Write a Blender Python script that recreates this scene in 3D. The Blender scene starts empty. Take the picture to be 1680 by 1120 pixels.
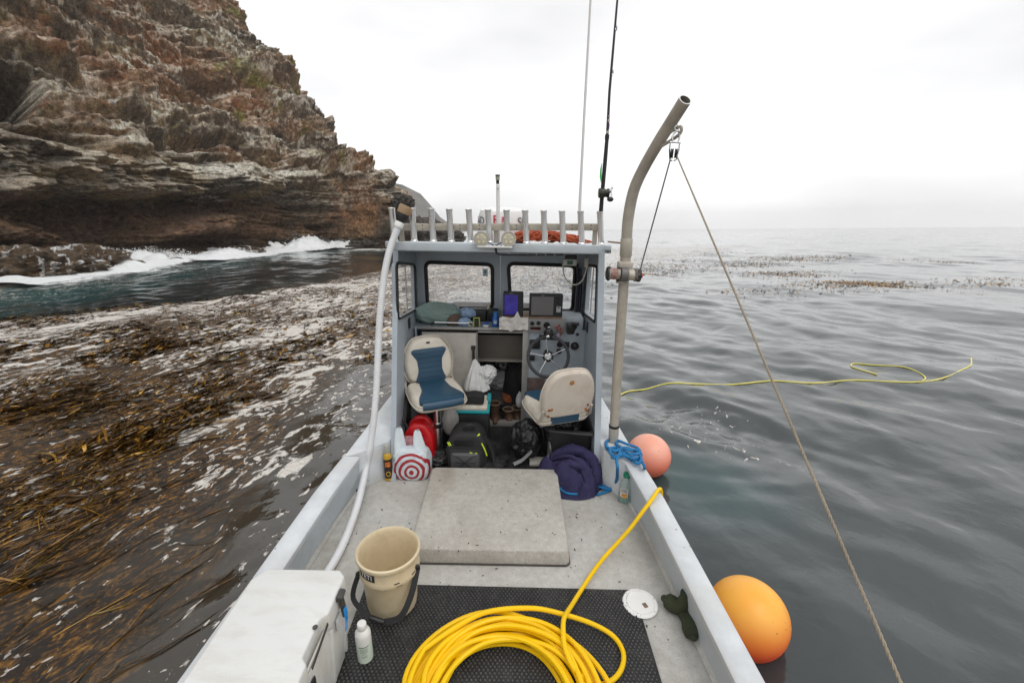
import bpy, bmesh, math, random
import numpy as np
from mathutils import Vector, Matrix, Euler, noise as mnoise

# ------------------------------------------------------------------ camera, world, light
scene = bpy.context.scene
COL = scene.collection
R = math.radians
FP = 747.0            # focal length in photo pixels (1680 wide)

def cam_axes(pitch, roll):
    p, r = R(pitch), R(roll)
    F = Vector((0, math.cos(p), -math.sin(p)))
    U = Vector((0, math.sin(p), math.cos(p)))
    X = Vector((1, 0, 0))
    return X*math.cos(r)+U*math.sin(r), -X*math.sin(r)+U*math.cos(r), F
HB, HW = 2.1, 2.35    # camera above the deck / above the water
AB = cam_axes(19.0, 1.0)     # camera axes as seen from the boat
AW = cam_axes(13.8, -0.42)   # camera axes as seen from the sea
def frame(A, h):
    m = Matrix.Identity(4)
    for i in range(3):
        m[i][0], m[i][1], m[i][2] = A[0][i], A[1][i], -A[2][i]
    m[2][3] = h
    return m
CB, CW = frame(AB, HB), frame(AW, HW)
M_BOAT = CW @ CB.inverted()        # boat frame -> world (the boat rides bow up)

cam = bpy.data.cameras.new('camera')
cam.lens = FP/1680*36; cam.sensor_width = 36
cam.clip_start = 0.05; cam.clip_end = 20000
cam_ob = bpy.data.objects.new('camera', cam)
COL.objects.link(cam_ob); cam_ob.matrix_world = CW
scene.camera = cam_ob

world = bpy.data.worlds.new("World"); scene.world = world; world.use_nodes = True
wn, wl = world.node_tree.nodes, world.node_tree.links
wn.clear()
wo = wn.new('ShaderNodeOutputWorld'); bg = wn.new('ShaderNodeBackground')
sky = wn.new('ShaderNodeTexSky'); sky.sky_type = 'NISHITA'; sky.sun_disc = False
SUN_EL, SUN_AZ = 58, 150           # azimuth clockwise from +Y
sky.sun_elevation = R(SUN_EL); sky.sun_rotation = R(SUN_AZ)
hsv = wn.new('ShaderNodeHueSaturation'); hsv.inputs['Saturation'].default_value = 0.12
wl.new(sky.outputs[0], hsv.inputs['Color'])
tc = wn.new('ShaderNodeTexCoord'); mp = wn.new('ShaderNodeMapping')
mp.inputs['Scale'].default_value = (1, 1, 3.2)
nz = wn.new('ShaderNodeTexNoise'); nz.inputs['Scale'].default_value = 1.3; nz.inputs['Detail'].default_value = 4
wl.new(tc.outputs['Generated'], mp.inputs[0]); wl.new(mp.outputs[0], nz.inputs['Vector'])
ramp = wn.new('ShaderNodeValToRGB')
ramp.color_ramp.elements[0].position = .40; ramp.color_ramp.elements[0].color = (7.3, 7.33, 7.4, 1)
ramp.color_ramp.elements[1].position = .72; ramp.color_ramp.elements[1].color = (10.6, 10.6, 10.6, 1)
wl.new(nz.outputs[0], ramp.inputs[0])
mx = wn.new('ShaderNodeMix'); mx.data_type = 'RGBA'; mx.inputs['Factor'].default_value = .88
wl.new(hsv.outputs[0], mx.inputs['A']); wl.new(ramp.outputs[0], mx.inputs['B'])
wl.new(mx.outputs['Result'], bg.inputs[0]); bg.inputs[1].default_value = 0.1
wl.new(bg.outputs[0], wo.inputs[0])

sun = bpy.data.lights.new('sun', 'SUN'); sun.energy = 0.7; sun.angle = R(25); sun.color = (1, .97, .93)
sun_ob = bpy.data.objects.new('sun', sun); COL.objects.link(sun_ob)
sd = Vector((math.sin(R(SUN_AZ))*math.cos(R(SUN_EL)), math.cos(R(SUN_AZ))*math.cos(R(SUN_EL)), math.sin(R(SUN_EL))))
sun_ob.rotation_euler = sd.to_track_quat('Z', 'Y').to_euler()

scene.view_settings.view_transform = 'Standard'; scene.view_settings.look = 'None'
scene.view_settings.exposure = 0.41; scene.view_settings.gamma = 1
scene.view_settings.use_curve_mapping = False
scene.render.engine = 'CYCLES'
HAZE_DENSITY = 0.00042

# ------------------------------------------------------------------ helpers
def ray(A, x, y):
    return A[0]*((x-840)/FP) + A[1]*((560-y)/FP) + A[2]
def _hit(A, h, x, y, X=None, Y=None, z=None):
    d = ray(A, x, y)
    t = X/d.x if X is not None else (Y/d.y if Y is not None else (z-h)/d.z)
    return Vector((0, 0, h)) + d*t
def B(x, y, **k): return _hit(AB, HB, x, y, **k)     # photo pixel -> point in the boat frame on a known plane
def W(x, y, **k): return _hit(AW, HW, x, y, **k)     # photo pixel -> point in the world on a known plane

class MB:
    def __init__(s): s.v = []; s.f = []; s.mi = []; s.cur = 0
    def add(s, vs, fs):
        b = len(s.v); s.v.extend([Vector(v) for v in vs])
        for f in fs: s.f.append([i+b for i in f]); s.mi.append(s.cur)
        return s
    def box(s, c, size, rot=None):
        c = Vector(c); hx, hy, hz = [q/2 for q in size]
        vs = [Vector((x, y, z)) for x in (-hx, hx) for y in (-hy, hy) for z in (-hz, hz)]
        if rot is not None: vs = [rot @ v for v in vs]
        return s.add([v+c for v in vs], [(0,1,3,2),(4,6,7,5),(0,4,5,1),(2,3,7,6),(0,2,6,4),(1,5,7,3)])
    def tube(s, pts, r, n=10, caps=True, closed=False):
        pts = [Vector(p) for p in pts]; m = len(pts)
        rs = r if isinstance(r, (list, tuple)) else [r]*m
        up = None; rings = []
        for i in range(m):
            if closed: t = pts[(i+1) % m]-pts[i-1]
            else: t = pts[min(i+1, m-1)]-pts[max(i-1, 0)]
            if t.length < 1e-9: t = Vector((0, 0, 1))
            t.normalize()
            if up is None:
                a = Vector((0, 0, 1)) if abs(t.z) < .9 else Vector((1, 0, 0))
                up = (a-t*a.dot(t)).normalized()
            else:
                up = up-t*up.dot(t)
                if up.length < 1e-6: up = t.orthogonal()
                up.normalize()
            w = t.cross(up)
            rings.append([pts[i]+(up*math.cos(2*math.pi*k/n)+w*math.sin(2*math.pi*k/n))*rs[i] for k in range(n)])
        vs = [v for ring in rings for v in ring]; fs = []
        for i in range(m if closed else m-1):
            j = (i+1) % m
            for k in range(n):
                k2 = (k+1) % n
                fs.append((i*n+k, i*n+k2, j*n+k2, j*n+k))
        if caps and not closed:
            fs.append(tuple(range(n))[::-1]); fs.append(tuple((m-1)*n+k for k in range(n)))
        return s.add(vs, fs)
    def lathe(s, prof, c=(0, 0, 0), rot=None, n=24, caps=True):
        c = Vector(c); vs = []
        for (r, z) in prof:
            for k in range(n):
                a = 2*math.pi*k/n; v = Vector((r*math.cos(a), r*math.sin(a), z))
                if rot is not None: v = rot @ v
                vs.append(v+c)
        fs = []
        for i in range(len(prof)-1):
            for k in range(n):
                k2 = (k+1) % n; fs.append((i*n+k, i*n+k2, (i+1)*n+k2, (i+1)*n+k))
        if caps: fs.append(tuple(range(n))[::-1]); fs.append(tuple((len(prof)-1)*n+k for k in range(n)))
        return s.add(vs, fs)
    def prism(s, poly, f0, f1):
        n = len(poly); vs = [f0(*p) for p in poly]+[f1(*p) for p in poly]
        fs = [tuple(range(n))[::-1], tuple(range(n, 2*n))]
        for i in range(n):
            j = (i+1) % n; fs.append((i, j, n+j, n+i))
        return s.add(vs, fs)
    def surf(s, fn, nu, nv, cu=False):
        vs = [fn(i/(nu if cu else nu-1), j/(nv-1)) for i in range(nu) for j in range(nv)]
        fs = []
        for i in range(nu if cu else nu-1):
            i2 = (i+1) % nu
            for j in range(nv-1): fs.append((i*nv+j, i2*nv+j, i2*nv+j+1, i*nv+j+1))
        return s.add(vs, fs)
    def ball(s, c, r, n=16, m=10, rot=None):
        c = Vector(c); r = Vector(r) if hasattr(r, '__len__') else Vector((r, r, r))
        def fn(u, v):
            a, b = u*2*math.pi, (v-.5)*math.pi*.998
            p = Vector((math.cos(a)*math.cos(b)*r.x, math.sin(a)*math.cos(b)*r.y, math.sin(b)*r.z))
            return (rot @ p if rot is not None else p)+c
        return s.surf(fn, n, m, cu=True)
    def xf(s, m): s.v = [m @ v for v in s.v]; return s

def make_obj(name, mb, mat, parent=None, bevel=0, seg=2, angle=35, smooth=True, uv=None):
    org = parent['_o'] if parent is not None and '_o' in parent else (0, 0, 0)
    if parent is not None and parent.parent is not None and '_o' not in parent: org = parent.parent['_o']
    org = Vector(org)
    me = bpy.data.meshes.new(name)
    me.from_pydata([(v-org)[:] for v in mb.v], [], mb.f)
    for m in (mat if isinstance(mat, (list, tuple)) else [mat]): me.materials.append(m)
    if max(mb.mi, default=0): me.polygons.foreach_set('material_index', mb.mi)
    bm = bmesh.new(); bm.from_mesh(me)
    bmesh.ops.recalc_face_normals(bm, faces=bm.faces)
    if bevel:
        bm.normal_update()
        es = [e for e in bm.edges if len(e.link_faces) == 2 and e.calc_face_angle(0) > R(30)]
        bmesh.ops.bevel(bm, geom=es, offset=bevel, segments=seg, profile=.5, affect='EDGES', clamp_overlap=True)
    bm.to_mesh(me); bm.free()
    if smooth:
        me.polygons.foreach_set('use_smooth', [True]*len(me.polygons))
        me.set_sharp_from_angle(angle=R(angle))
    o = bpy.data.objects.new(name, me); COL.objects.link(o)
    if parent is not None: o.parent = parent
    return o
P = make_obj
BOATFRAME = []
def thing(name, label, cat, loc=(0, 0, 0), group=None, boat=True):
    o = bpy.data.objects.new(name, None); COL.objects.link(o); o.location = loc
    o.empty_display_size = .1
    o['label'] = label; o['category'] = cat; o['_o'] = list(Vector(loc))
    if group: o['group'] = group
    if boat: BOATFRAME.append(o)
    return o
def tag(o, label, cat, group=None, kind=None, boat=True, loc=None):
    if loc is not None:
        loc = Vector(loc); o.data.transform(Matrix.Translation(-loc)); o.location = loc
    if label: o['label'] = label
    if cat: o['category'] = cat
    if group: o['group'] = group
    if kind: o['kind'] = kind
    if boat: BOATFRAME.append(o)
    return o
def lerp(a, b, t): return a+(b-a)*t
def interp(tab, x): return float(np.interp(x, [a for a, _ in tab], [b for _, b in tab]))
def spline(pts, k=8):
    pts = [Vector(p) for p in pts]; out = []
    for i in range(len(pts)-1):
        p0, p1, p2, p3 = pts[max(i-1, 0)], pts[i], pts[i+1], pts[min(i+2, len(pts)-1)]
        for j in range(k):
            t = j/k
            out.append(.5*((2*p1)+(p2-p0)*t+(2*p0-5*p1+4*p2-p3)*t*t+(3*p1-p0-3*p2+p3)*t*t*t))
    out.append(pts[-1]); return out
def rrect(w, h, r, n=5):
    o = []
    for cx, cy, a0 in ((w/2-r, h/2-r, 0), (-w/2+r, h/2-r, 90), (-w/2+r, -h/2+r, 180), (w/2-r, -h/2+r, 270)):
        for k in range(n+1):
            a = R(a0+90*k/n); o.append((cx+r*math.cos(a), cy+r*math.sin(a)))
    return o
def round_poly(pts, r, n=4):
    out = []; m = len(pts)
    for i in range(m):
        p = Vector(pts[i]).to_2d(); a = Vector(pts[i-1]).to_2d(); b = Vector(pts[(i+1) % m]).to_2d()
        ra = min(r, (a-p).length*.45); rb = min(r, (b-p).length*.45)
        pa, pb = p+(a-p).normalized()*ra, p+(b-p).normalized()*rb
        for k in range(n+1):
            t = k/n; q = pa*(1-t)**2+p*2*t*(1-t)+pb*t*t; out.append((q.x, q.y))
    return out

def rotx(a): return Matrix.Rotation(R(a), 3, 'X')
def roty(a): return Matrix.Rotation(R(a), 3, 'Y')
def rotz(a): return Matrix.Rotation(R(a), 3, 'Z')

def fold_lump(c, size, seed=0, amp=.2, freq=2.2, n=72, m=44, floor=None, pleat=0, top=None, ridge=.5, boxy=1.0, drape=0):
    """a heap of cloth or a soft bag: closed surface with creased folds"""
    mb = MB(); c = Vector(c); sx, sy, sz = size; sv = Vector((seed*13.1, seed*7.7, seed*3.3))
    def fn(u, v):
        a, b = u*2*math.pi, (v-.5)*math.pi*.999
        d = Vector((math.cos(a)*math.cos(b), math.sin(a)*math.cos(b), math.sin(b)))
        w = mnoise.noise_vector(d*1.1+sv)*.55
        q = d*freq+sv+w
        r1 = 1-abs(mnoise.noise(q))*2.2
        r2 = 1-abs(mnoise.noise(q*2.3+Vector((5, 1, 2))))*2
        r = 1+amp*(r1*ridge+r2*.28+mnoise.noise(d*1.3+sv*2)*.9)
        k = 1
        if top is not None: k = lerp(1, top, max(0, v-.45)/.55)
        if pleat: r *= 1+pleat*math.sin(a*11+2.5*math.sin(3*a+seed))*max(.15, v)
        if drape:
            q3 = d*freq*.55+sv; r *= 1+drape*math.sin(7*(q3.x*.8+q3.y*.5+.9*mnoise.noise(q3*1.3)+.35*q3.z))*(.4+.6*abs(mnoise.noise(q3*.9+Vector((3, 3, 3))))*2)
        e = [math.copysign(abs(t_)**boxy, t_) for t_ in d]
        p = Vector((e[0]*sx*r*k, e[1]*sy*r*k, e[2]*sz*(r if d.z > 0 else 1)))+c
        if floor is not None and p.z < floor: p.z = floor+.0015*mnoise.noise(p*20)
        return p
    mb.surf(fn, n, m, cu=True); return mb

def text_geo(s, size=1.0):
    cu = bpy.data.curves.new('t', 'FONT'); cu.body = s; cu.size = size; cu.align_x = 'CENTER'; cu.align_y = 'CENTER'
    cu.resolution_u = 3; cu.offset = size*.012
    o = bpy.data.objects.new('t', cu); COL.objects.link(o)
    dg = bpy.context.evaluated_depsgraph_get(); me = o.evaluated_get(dg).to_mesh()
    vs = [v.co.copy() for v in me.vertices]; fs = [tuple(p.vertices) for p in me.polygons]
    o.evaluated_get(dg).to_mesh_clear(); bpy.data.objects.remove(o); bpy.data.curves.remove(cu)
    return vs, fs
def text_mb(s, size, fn):
    vs, fs = text_geo(s, size); mb = MB(); mb.add([fn(v.x, v.y) for v in vs], fs); return mb

# numpy value noise
_rng = np.random.default_rng(7); _T = _rng.random((64, 64, 64)).astype(np.float32)*2-1
def vnoise(x, y, z):
    xi, yi, zi = np.floor(x).astype(int), np.floor(y).astype(int), np.floor(z).astype(int)
    fx, fy, fz = x-xi, y-yi, z-zi
    fx, fy, fz = [f*f*f*(f*(f*6-15)+10) for f in (fx, fy, fz)]
    g = lambda a, b, c: _T[(xi+a) & 63, (yi+b) & 63, (zi+c) & 63]
    x00 = g(0,0,0)*(1-fx)+g(1,0,0)*fx; x10 = g(0,1,0)*(1-fx)+g(1,1,0)*fx
    x01 = g(0,0,1)*(1-fx)+g(1,0,1)*fx; x11 = g(0,1,1)*(1-fx)+g(1,1,1)*fx
    return (x00*(1-fy)+x10*fy)*(1-fz)+(x01*(1-fy)+x11*fy)*fz
def fbm(x, y, z, o=4, ridged=False, gain=.5):
    t = np.zeros(np.shape(x)); a = 1.0; s = 0
    for i in range(o):
        n = vnoise(x+i*17.3, y+i*9.1, z+i*5.7)
        if ridged: n = 1-2*np.abs(n)*1.4
        t = t+a*n; s += a; a *= gain
        x, y, z = (x*.8+y*.6)*2.03, (-x*.6+y*.8)*2.03, z*2.03
    return t/s
def sstep(a, b, x):
    t = np.clip((x-a)/(b-a), 0, 1); return t*t*(3-2*t)

# ------------------------------------------------------------------ materials
def NM(name):
    m = bpy.data.materials.new(name); m.use_nodes = True
    nt = m.node_tree; return m, nt.nodes, nt.links, nt.nodes['Principled BSDF']
def texnoise(n, l, vec, scale, detail=4, rough=.5, dist=0):
    t = n.new('ShaderNodeTexNoise'); t.inputs['Scale'].default_value = scale; t.inputs['Detail'].default_value = detail
    t.inputs['Roughness'].default_value = rough; t.inputs['Distortion'].default_value = dist
    if vec is not None: l.new(vec, t.inputs['Vector'])
    return t.outputs['Fac']
def rampn(n, l, fac, stops, interp_='LINEAR'):
    r = n.new('ShaderNodeValToRGB'); cr = r.color_ramp; cr.interpolation = interp_
    while len(cr.elements) < len(stops): cr.elements.new(.5)
    for e, (p, c) in zip(cr.elements, stops):
        e.position = p; e.color = (c, c, c, 1) if not hasattr(c, '__len__') else (*c[:3], 1)
    l.new(fac, r.inputs[0]); return r.outputs[0]
def mixc(n, l, fac, a, b, mode='MIX'):
    m = n.new('ShaderNodeMix'); m.data_type = 'RGBA'; m.blend_type = mode
    for sock, v in ((m.inputs['Factor'], fac), (m.inputs['A'], a), (m.inputs['B'], b)):
        if hasattr(v, 'is_output') or isinstance(v, bpy.types.NodeSocket): l.new(v, sock)
        elif hasattr(v, '__len__'): sock.default_value = (*v[:3], 1)
        else: sock.default_value = v
    return m.outputs['Result']
def mth(n, l, op, a, b=None, c=None, clamp=False):
    m = n.new('ShaderNodeMath'); m.operation = op; m.use_clamp = clamp
    for i, v in enumerate((a, b, c)):
        if v is None: continue
        if isinstance(v, bpy.types.NodeSocket): l.new(v, m.inputs[i])
        else: m.inputs[i].default_value = v
    return m.outputs[0]
def bump(n, l, bs, h, strength=.3, dist=.01, prev=None):
    b = n.new('ShaderNodeBump'); b.inputs['Strength'].default_value = strength; b.inputs['Distance'].default_value = dist
    l.new(h, b.inputs['Height'])
    if prev is not None: l.new(prev, b.inputs['Normal'])
    if bs is not None: l.new(b.outputs[0], bs.inputs['Normal'])
    return b.outputs[0]
def simple(name, c, rough=.5, metal=0, var=.12, scale=6, bmp=.1, bscale=60, dirt=None, dirt_amt=.4, spec=.5, trans=0, alpha=1, coat=0, dirt_scale=3, streak=None, scratch=None):
    m, n, l, b = NM(name); tc = n.new('ShaderNodeTexCoord'); v = tc.outputs['Object']
    nf = texnoise(n, l, v, scale, 5, .6)
    lo = tuple(max(0, x*(1-var)) for x in c); hi = tuple(min(1, x*(1+var)) for x in c)
    col = rampn(n, l, nf, [(.3, lo), (.7, hi)])
    if dirt is not None:
        vv = v
        if streak:
            mp = n.new('ShaderNodeMapping'); mp.inputs['Scale'].default_value = streak; l.new(v, mp.inputs[0]); vv = mp.outputs[0]
        d = texnoise(n, l, vv, dirt_scale, 8, .7, .3)
        df = rampn(n, l, d, [(.48, 0.0), (.72, dirt_amt)])
        col = mixc(n, l, df, col, dirt)
    if scratch is not None:
        for sc_, rz_, st_ in (((1.5, 55, 8), 20, 2.2), ((40, 2.2, 8), -12, 1.7)):
            m1 = n.new('ShaderNodeMapping'); m1.inputs['Rotation'].default_value = (0, 0, R(rz_)); l.new(v, m1.inputs[0]); m2 = n.new('ShaderNodeMapping'); m2.inputs['Scale'].default_value = sc_; l.new(m1.outputs[0], m2.inputs[0])
            sc = texnoise(n, l, m2.outputs[0], st_, 5, .7, .6); gt2 = texnoise(n, l, v, 3.5, 2)
            f_ = mth(n, l, 'MULTIPLY', mth(n, l, 'MULTIPLY', mth(n, l, 'SUBTRACT', sc, .665), 14, clamp=True), mth(n, l, 'MULTIPLY', mth(n, l, 'SUBTRACT', gt2, .47), 8, clamp=True))
            col = mixc(n, l, mth(n, l, 'MULTIPLY', f_, .6), col, scratch)
    l.new(col, b.inputs['Base Color'])
    rr = rampn(n, l, nf, [(.3, max(0, rough-.08)), (.7, min(1, rough+.08))]); l.new(rr, b.inputs['Roughness'])
    b.inputs['Metallic'].default_value = metal; b.inputs['Specular IOR Level'].default_value = spec
    if trans: b.inputs['Transmission Weight'].default_value = trans
    if coat: b.inputs['Coat Weight'].default_value = coat
    if alpha < 1: b.inputs['Alpha'].default_value = alpha
    if bmp: bump(n, l, b, texnoise(n, l, v, bscale, 4, .6), bmp, .004)
    return m
def speckled(name, c, dark, rough=.7, amt=.35, fine=260, mid=9, bmp=.5, stain=None):
    """gritty non-skid gelcoat with dark specks, grime in broad patches"""
    m, n, l, b = NM(name); tc = n.new('ShaderNodeTexCoord'); v = tc.outputs['Object']
    f1 = texnoise(n, l, v, fine, 3, .7); f2 = texnoise(n, l, v, mid, 7, .65); f3 = texnoise(n, l, v, 2.2, 6, .6, .5)
    col = rampn(n, l, f2, [(.3, tuple(x*.82 for x in c)), (.7, tuple(min(1, x*1.1) for x in c))])
    sp = rampn(n, l, f1, [(.5, 0.0), (.68, amt)]); col = mixc(n, l, sp, col, dark)
    st = rampn(n, l, f3, [(.46, 0.0), (.70, .6)]); col = mixc(n, l, st, col, stain or tuple(x*.55 for x in c))
    vo = n.new('ShaderNodeTexVoronoi'); vo.inputs['Scale'].default_value = 17; l.new(v, vo.inputs['Vector'])
    gate = texnoise(n, l, v, 7, 3)
    dot = mth(n, l, 'MULTIPLY', mth(n, l, 'LESS_THAN', vo.outputs['Distance'], .075), mth(n, l, 'GREATER_THAN', gate, .56))
    col = mixc(n, l, dot, col, (.06, .045, .035))
    l.new(col, b.inputs['Base Color']); b.inputs['Roughness'].default_value = rough
    bump(n, l, b, f1, bmp, .002)
    return m

PAINT = simple('pale_blue_grey_paint', (.50, .55, .59), .42, var=.05, scale=5, bmp=.25, bscale=70, dirt=(.30, .30, .28), dirt_amt=.35, dirt_scale=4)
CAPM = speckled('white_gelcoat', (.62, .65, .675), (.5, .52, .53), .45, .25, 300, 6, .35, stain=(.52, .52, .50))
DECK = speckled('grey_nonskid_deck', (.49, .48, .45), (.20, .185, .165), .75, .42, 120, 22, .8, stain=(.27, .24, .195))
HATCH = speckled('weathered_grey_hatch_gelcoat', (.475, .45, .405), (.13, .115, .10), .8, .42, 105, 26, 1, stain=(.25, .215, .17))
INNER = simple('interior_blue_grey_paint', (.40, .45, .50), .5, var=.07, scale=4, bmp=.2, bscale=55, dirt=(.25, .24, .22), dirt_amt=.4)
CREAM = simple('worn_cream_panel', (.60, .565, .51), .55, var=.08, scale=3, bmp=.15, dirt=(.24, .20, .16), dirt_amt=.6, dirt_scale=2.2)
ALU = simple('brushed_aluminium', (.84, .84, .83), .33, 1, var=.02, bmp=0)
ALUT = simple('dull_weathered_aluminium', (.50, .455, .385), .5, .3, var=.12, scale=14, bmp=.3, bscale=120, dirt=(.33, .29, .23), dirt_amt=.6, dirt_scale=8)
ALUP = simple('satin_grey_trim', (.40, .39, .37), .45, .3, var=.1, bmp=.15, dirt=(.18, .15, .12), dirt_amt=.6)
STEEL = simple('stainless_steel', (.72, .72, .72), .22, 1, var=.05, bmp=.03)
BLACK = simple('black_plastic', (.018, .018, .019), .45, var=.2, bmp=.15)
RUBBER = simple('black_rubber', (.014, .014, .015), .6, var=.25, bmp=.3, dirt=(.09, .085, .08), dirt_amt=.5, dirt_scale=9)
GASKET = simple('black_window_gasket', (.012, .012, .013), .5, var=.2, bmp=.1)
WHITE = simple('white_plastic', (.78, .78, .76), .4, var=.04, bmp=.08, dirt=(.55, .52, .46), dirt_amt=.4)
YEL = simple('yellow_hose_vinyl', (.88, .55, .002), .4, var=.04, scale=9, bmp=.05, dirt=(.66, .38, .01), dirt_amt=.3, dirt_scale=6, spec=.3)
FYEL = simple('wet_yellow_hose', (.80, .72, .16), .4, var=.15, scale=4, bmp=0)
TAN = simple('tan_bucket_plastic', (.66, .555, .375), .42, var=.03, bmp=.12, bscale=90, dirt=(.38, .29, .17), dirt_amt=.4, dirt_scale=7, scratch=(.72, .64, .48))
COOL = simple('white_rotomoulded_plastic', (.665, .67, .655), .45, var=.025, scale=3, bmp=.18, bscale=120, dirt=(.48, .44, .36), dirt_amt=.45, dirt_scale=4.3, streak=(1, 3, 1), scratch=(.30, .27, .23))
CREAMV = simple('cream_vinyl', (.62, .57, .49), .5, var=.06, bmp=.2, bscale=110, dirt=(.33, .26, .18), dirt_amt=.55, dirt_scale=5)
SHELL = simple('dirty_beige_seat_shell', (.56, .50, .43), .55, var=.07, bmp=.25, bscale=130, dirt=(.32, .18, .08), dirt_amt=.55, dirt_scale=3.5)
BLUEV = simple('navy_vinyl', (.018, .060, .105), .42, var=.15, bmp=.2, bscale=130)
GLASS_M, n, l, b = NM('window_glass')
b.inputs['Base Color'].default_value = (.93, .95, .95, 1); b.inputs['Roughness'].default_value = .02
b.inputs['Alpha'].default_value = .14; b.inputs['Specular IOR Level'].default_value = .6
# ------------------------------------------------------------------ the sea
def pdist(px, py, poly, closed=True):
    """signed distance to a polygon (negative inside) or plain distance to a polyline"""
    d = np.full(px.shape, 1e18); ins = np.zeros(px.shape, bool); n = len(poly)
    for i in range(n if closed else n-1):
        ax, ay = poly[i][0], poly[i][1]; bx, by = poly[(i+1) % n][0], poly[(i+1) % n][1]
        ex, ey = bx-ax, by-ay; wx, wy = px-ax, py-ay
        t = np.clip((wx*ex+wy*ey)/(ex*ex+ey*ey), 0, 1)
        d = np.minimum(d, (wx-ex*t)**2+(wy-ey*t)**2)
        if closed:
            c = ((ay > py) != (by > py)) & (px < (bx-ax)*(py-ay)/((by-ay) if by != ay else 1e-9)+ax)
            ins ^= c
    d = np.sqrt(d)
    return np.where(ins, -d, d) if closed else d
def Wxy(x, y): p = W(x, y, z=0); return (p.x, p.y)

SHORE = [(-40, -22), (-33, -8), (-29, 4), (-26, 13)]+[Wxy(0, 456), Wxy(90, 446), Wxy(180, 432), Wxy(300, 425), Wxy(400, 415), Wxy(480, 409.5), Wxy(560, 406.5), Wxy(645, 408)]
_e = SHORE[-1]
SHORE += [(_e[0]-.5, _e[1]+10), (_e[0]-6, _e[1]+24), (_e[0]-18, _e[1]+40), (_e[0]-34, _e[1]+52)]
KELP_POLY = [Wxy(-600, 640), Wxy(-200, 548), Wxy(0, 522), Wxy(150, 508), Wxy(340, 492), Wxy(470, 474), Wxy(560, 455), Wxy(640, 440), Wxy(760, 432), Wxy(900, 430), Wxy(800, 470), Wxy(700, 505),
             Wxy(640, 560), Wxy(560, 612), Wxy(470, 680), Wxy(430, 760), Wxy(370, 860), Wxy(290, 980), Wxy(180, 1120), (-2.2, .3), (-3, -4), (-14, -8)]
az = np.concatenate([np.linspace(-54, 54, 760), np.linspace(58, 302, 50)])
az = np.radians(az); nr = 900
rr = np.concatenate([[0.02], np.exp(np.linspace(math.log(.5), math.log(1500), nr-1))])
AZ, RR = np.meshgrid(az, rr, indexing='ij')
wx, wy = (np.sin(AZ)*RR), (np.cos(AZ)*RR)
kelp = sstep(.35, -.6, pdist(wx, wy, KELP_POLY)+.9*fbm(wx*.5, wy*.5, 0*wx, 3)*np.clip(RR/8, .3, 1))
dsh = pdist(wx, wy, SHORE, closed=False)
rng = np.random.default_rng(3)
h = np.zeros(wx.shape); cell = RR*.0100
comps = []
for lam, amp, base, spread, nn in ((9, .05, 60, 22, 5), (3.6, .022, 63, 20, 7), (1.7, .017, 62, 32, 12), (.85, .0078, 58, 46, 16), (.45, .0036, 55, 55, 16), (.25, .0013, 50, 70, 14)):
    for i in range(nn):
        comps.append((lam*rng.uniform(.75, 1.3), amp*rng.uniform(.5, 1)/math.sqrt(nn)*1.8, base+rng.normal()*spread, rng.uniform(0, 6.28)))
wob = fbm(wx*.23, wy*.23, 0*wx+3, 3)*1.5
for lam, amp, a, ph in comps:
    k = 2*math.pi/lam; dx, dy = math.sin(math.radians(a)), math.cos(math.radians(a))
    att = sstep(.5, .25, cell/lam)
    damp = 1-kelp*(.35 if lam < 2.5 else .1)
    arg = k*(wx*dx+wy*dy)+ph+wob*min(2.2, 3/lam)
    h += att*damp*amp*(np.sin(arg)+.22*np.cos(2*arg))
env = .75+.5*fbm(wx*.12, wy*.12, 0*wx+9, 2)
h = h*env
lump = fbm(wx*2.1, wy*1.1, 0*wx+5, 3)*.012*kelp*np.clip(1.2-RR/30, 0, 1)
h = h+lump
h = h+sstep(9, 2, dsh)*.16*(fbm(wx*.5, wy*.5, 0*wx+1, 3))
foam = kelp*(.60+.35*fbm(wx*.35, wy*.35, 0*wx+2, 3))
band = pdist(wx, wy, [Wxy(660, 540), Wxy(600, 640), Wxy(520, 690), Wxy(430, 760)], closed=False)
foam = np.maximum(foam, .80*sstep(1.9, .2, band*8/np.maximum(RR, 5))*(.72+.45*fbm(wx*.6, wy*.6, 0*wx+12, 2)))
near = sstep(4.2, 2.4, RR); foam = foam*(1-.25*near)
foam = np.maximum(foam, .44*sstep(.35, -.1, -wx-.9)*0+.40*sstep(-4.5, -1, wx)*sstep(.2, -.6, wx)*(RR < 14))
winz = pdist(wx, wy, [Wxy(640, 425), Wxy(1000, 405), Wxy(1250, 404), Wxy(1100, 430), Wxy(960, 470), Wxy(820, 500), Wxy(640, 510)])
foam = np.maximum(foam, .60*sstep(1.5, -2, winz))
foam = np.maximum(foam, .50*sstep(18, 4, dsh)*(1-kelp)*(wx < 0))
wake = pdist(wx, wy, [Wxy(1100, 690), Wxy(1160, 690), Wxy(1210, 720)], closed=False)
wk = sstep(1.3, .1, wake); foam = np.maximum(foam, .34*wk)
teal = np.clip(sstep(14, 4, dsh)*(.75+.8*fbm(wx*.3, wy*.3, 0*wx+21, 3))+.30*sstep(1.0, 0, pdist(wx, wy, [Wxy(1120, 780), Wxy(1170, 800)], closed=False)), 0, 1)
surf = sstep(8.5, 2.0, dsh+1.5*fbm(wx*.35, wy*.35, 0*wx+7, 3))
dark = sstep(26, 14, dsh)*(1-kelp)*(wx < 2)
open_ = sstep(-1.5, .8, wx-.0)
_wc = Wxy(1165, 700); _wr = np.hypot(wx-_wc[0], (wy-_wc[1]))+.25*fbm(wx*1.2, wy*1.2, 0*wx+3, 3)
h = h+wk*.018*fbm(wx*3, wy*3, 0*wx, 3)+.011*np.sin(_wr*2*math.pi/.42)*np.exp(-(_wr/1.5)**2)
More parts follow.
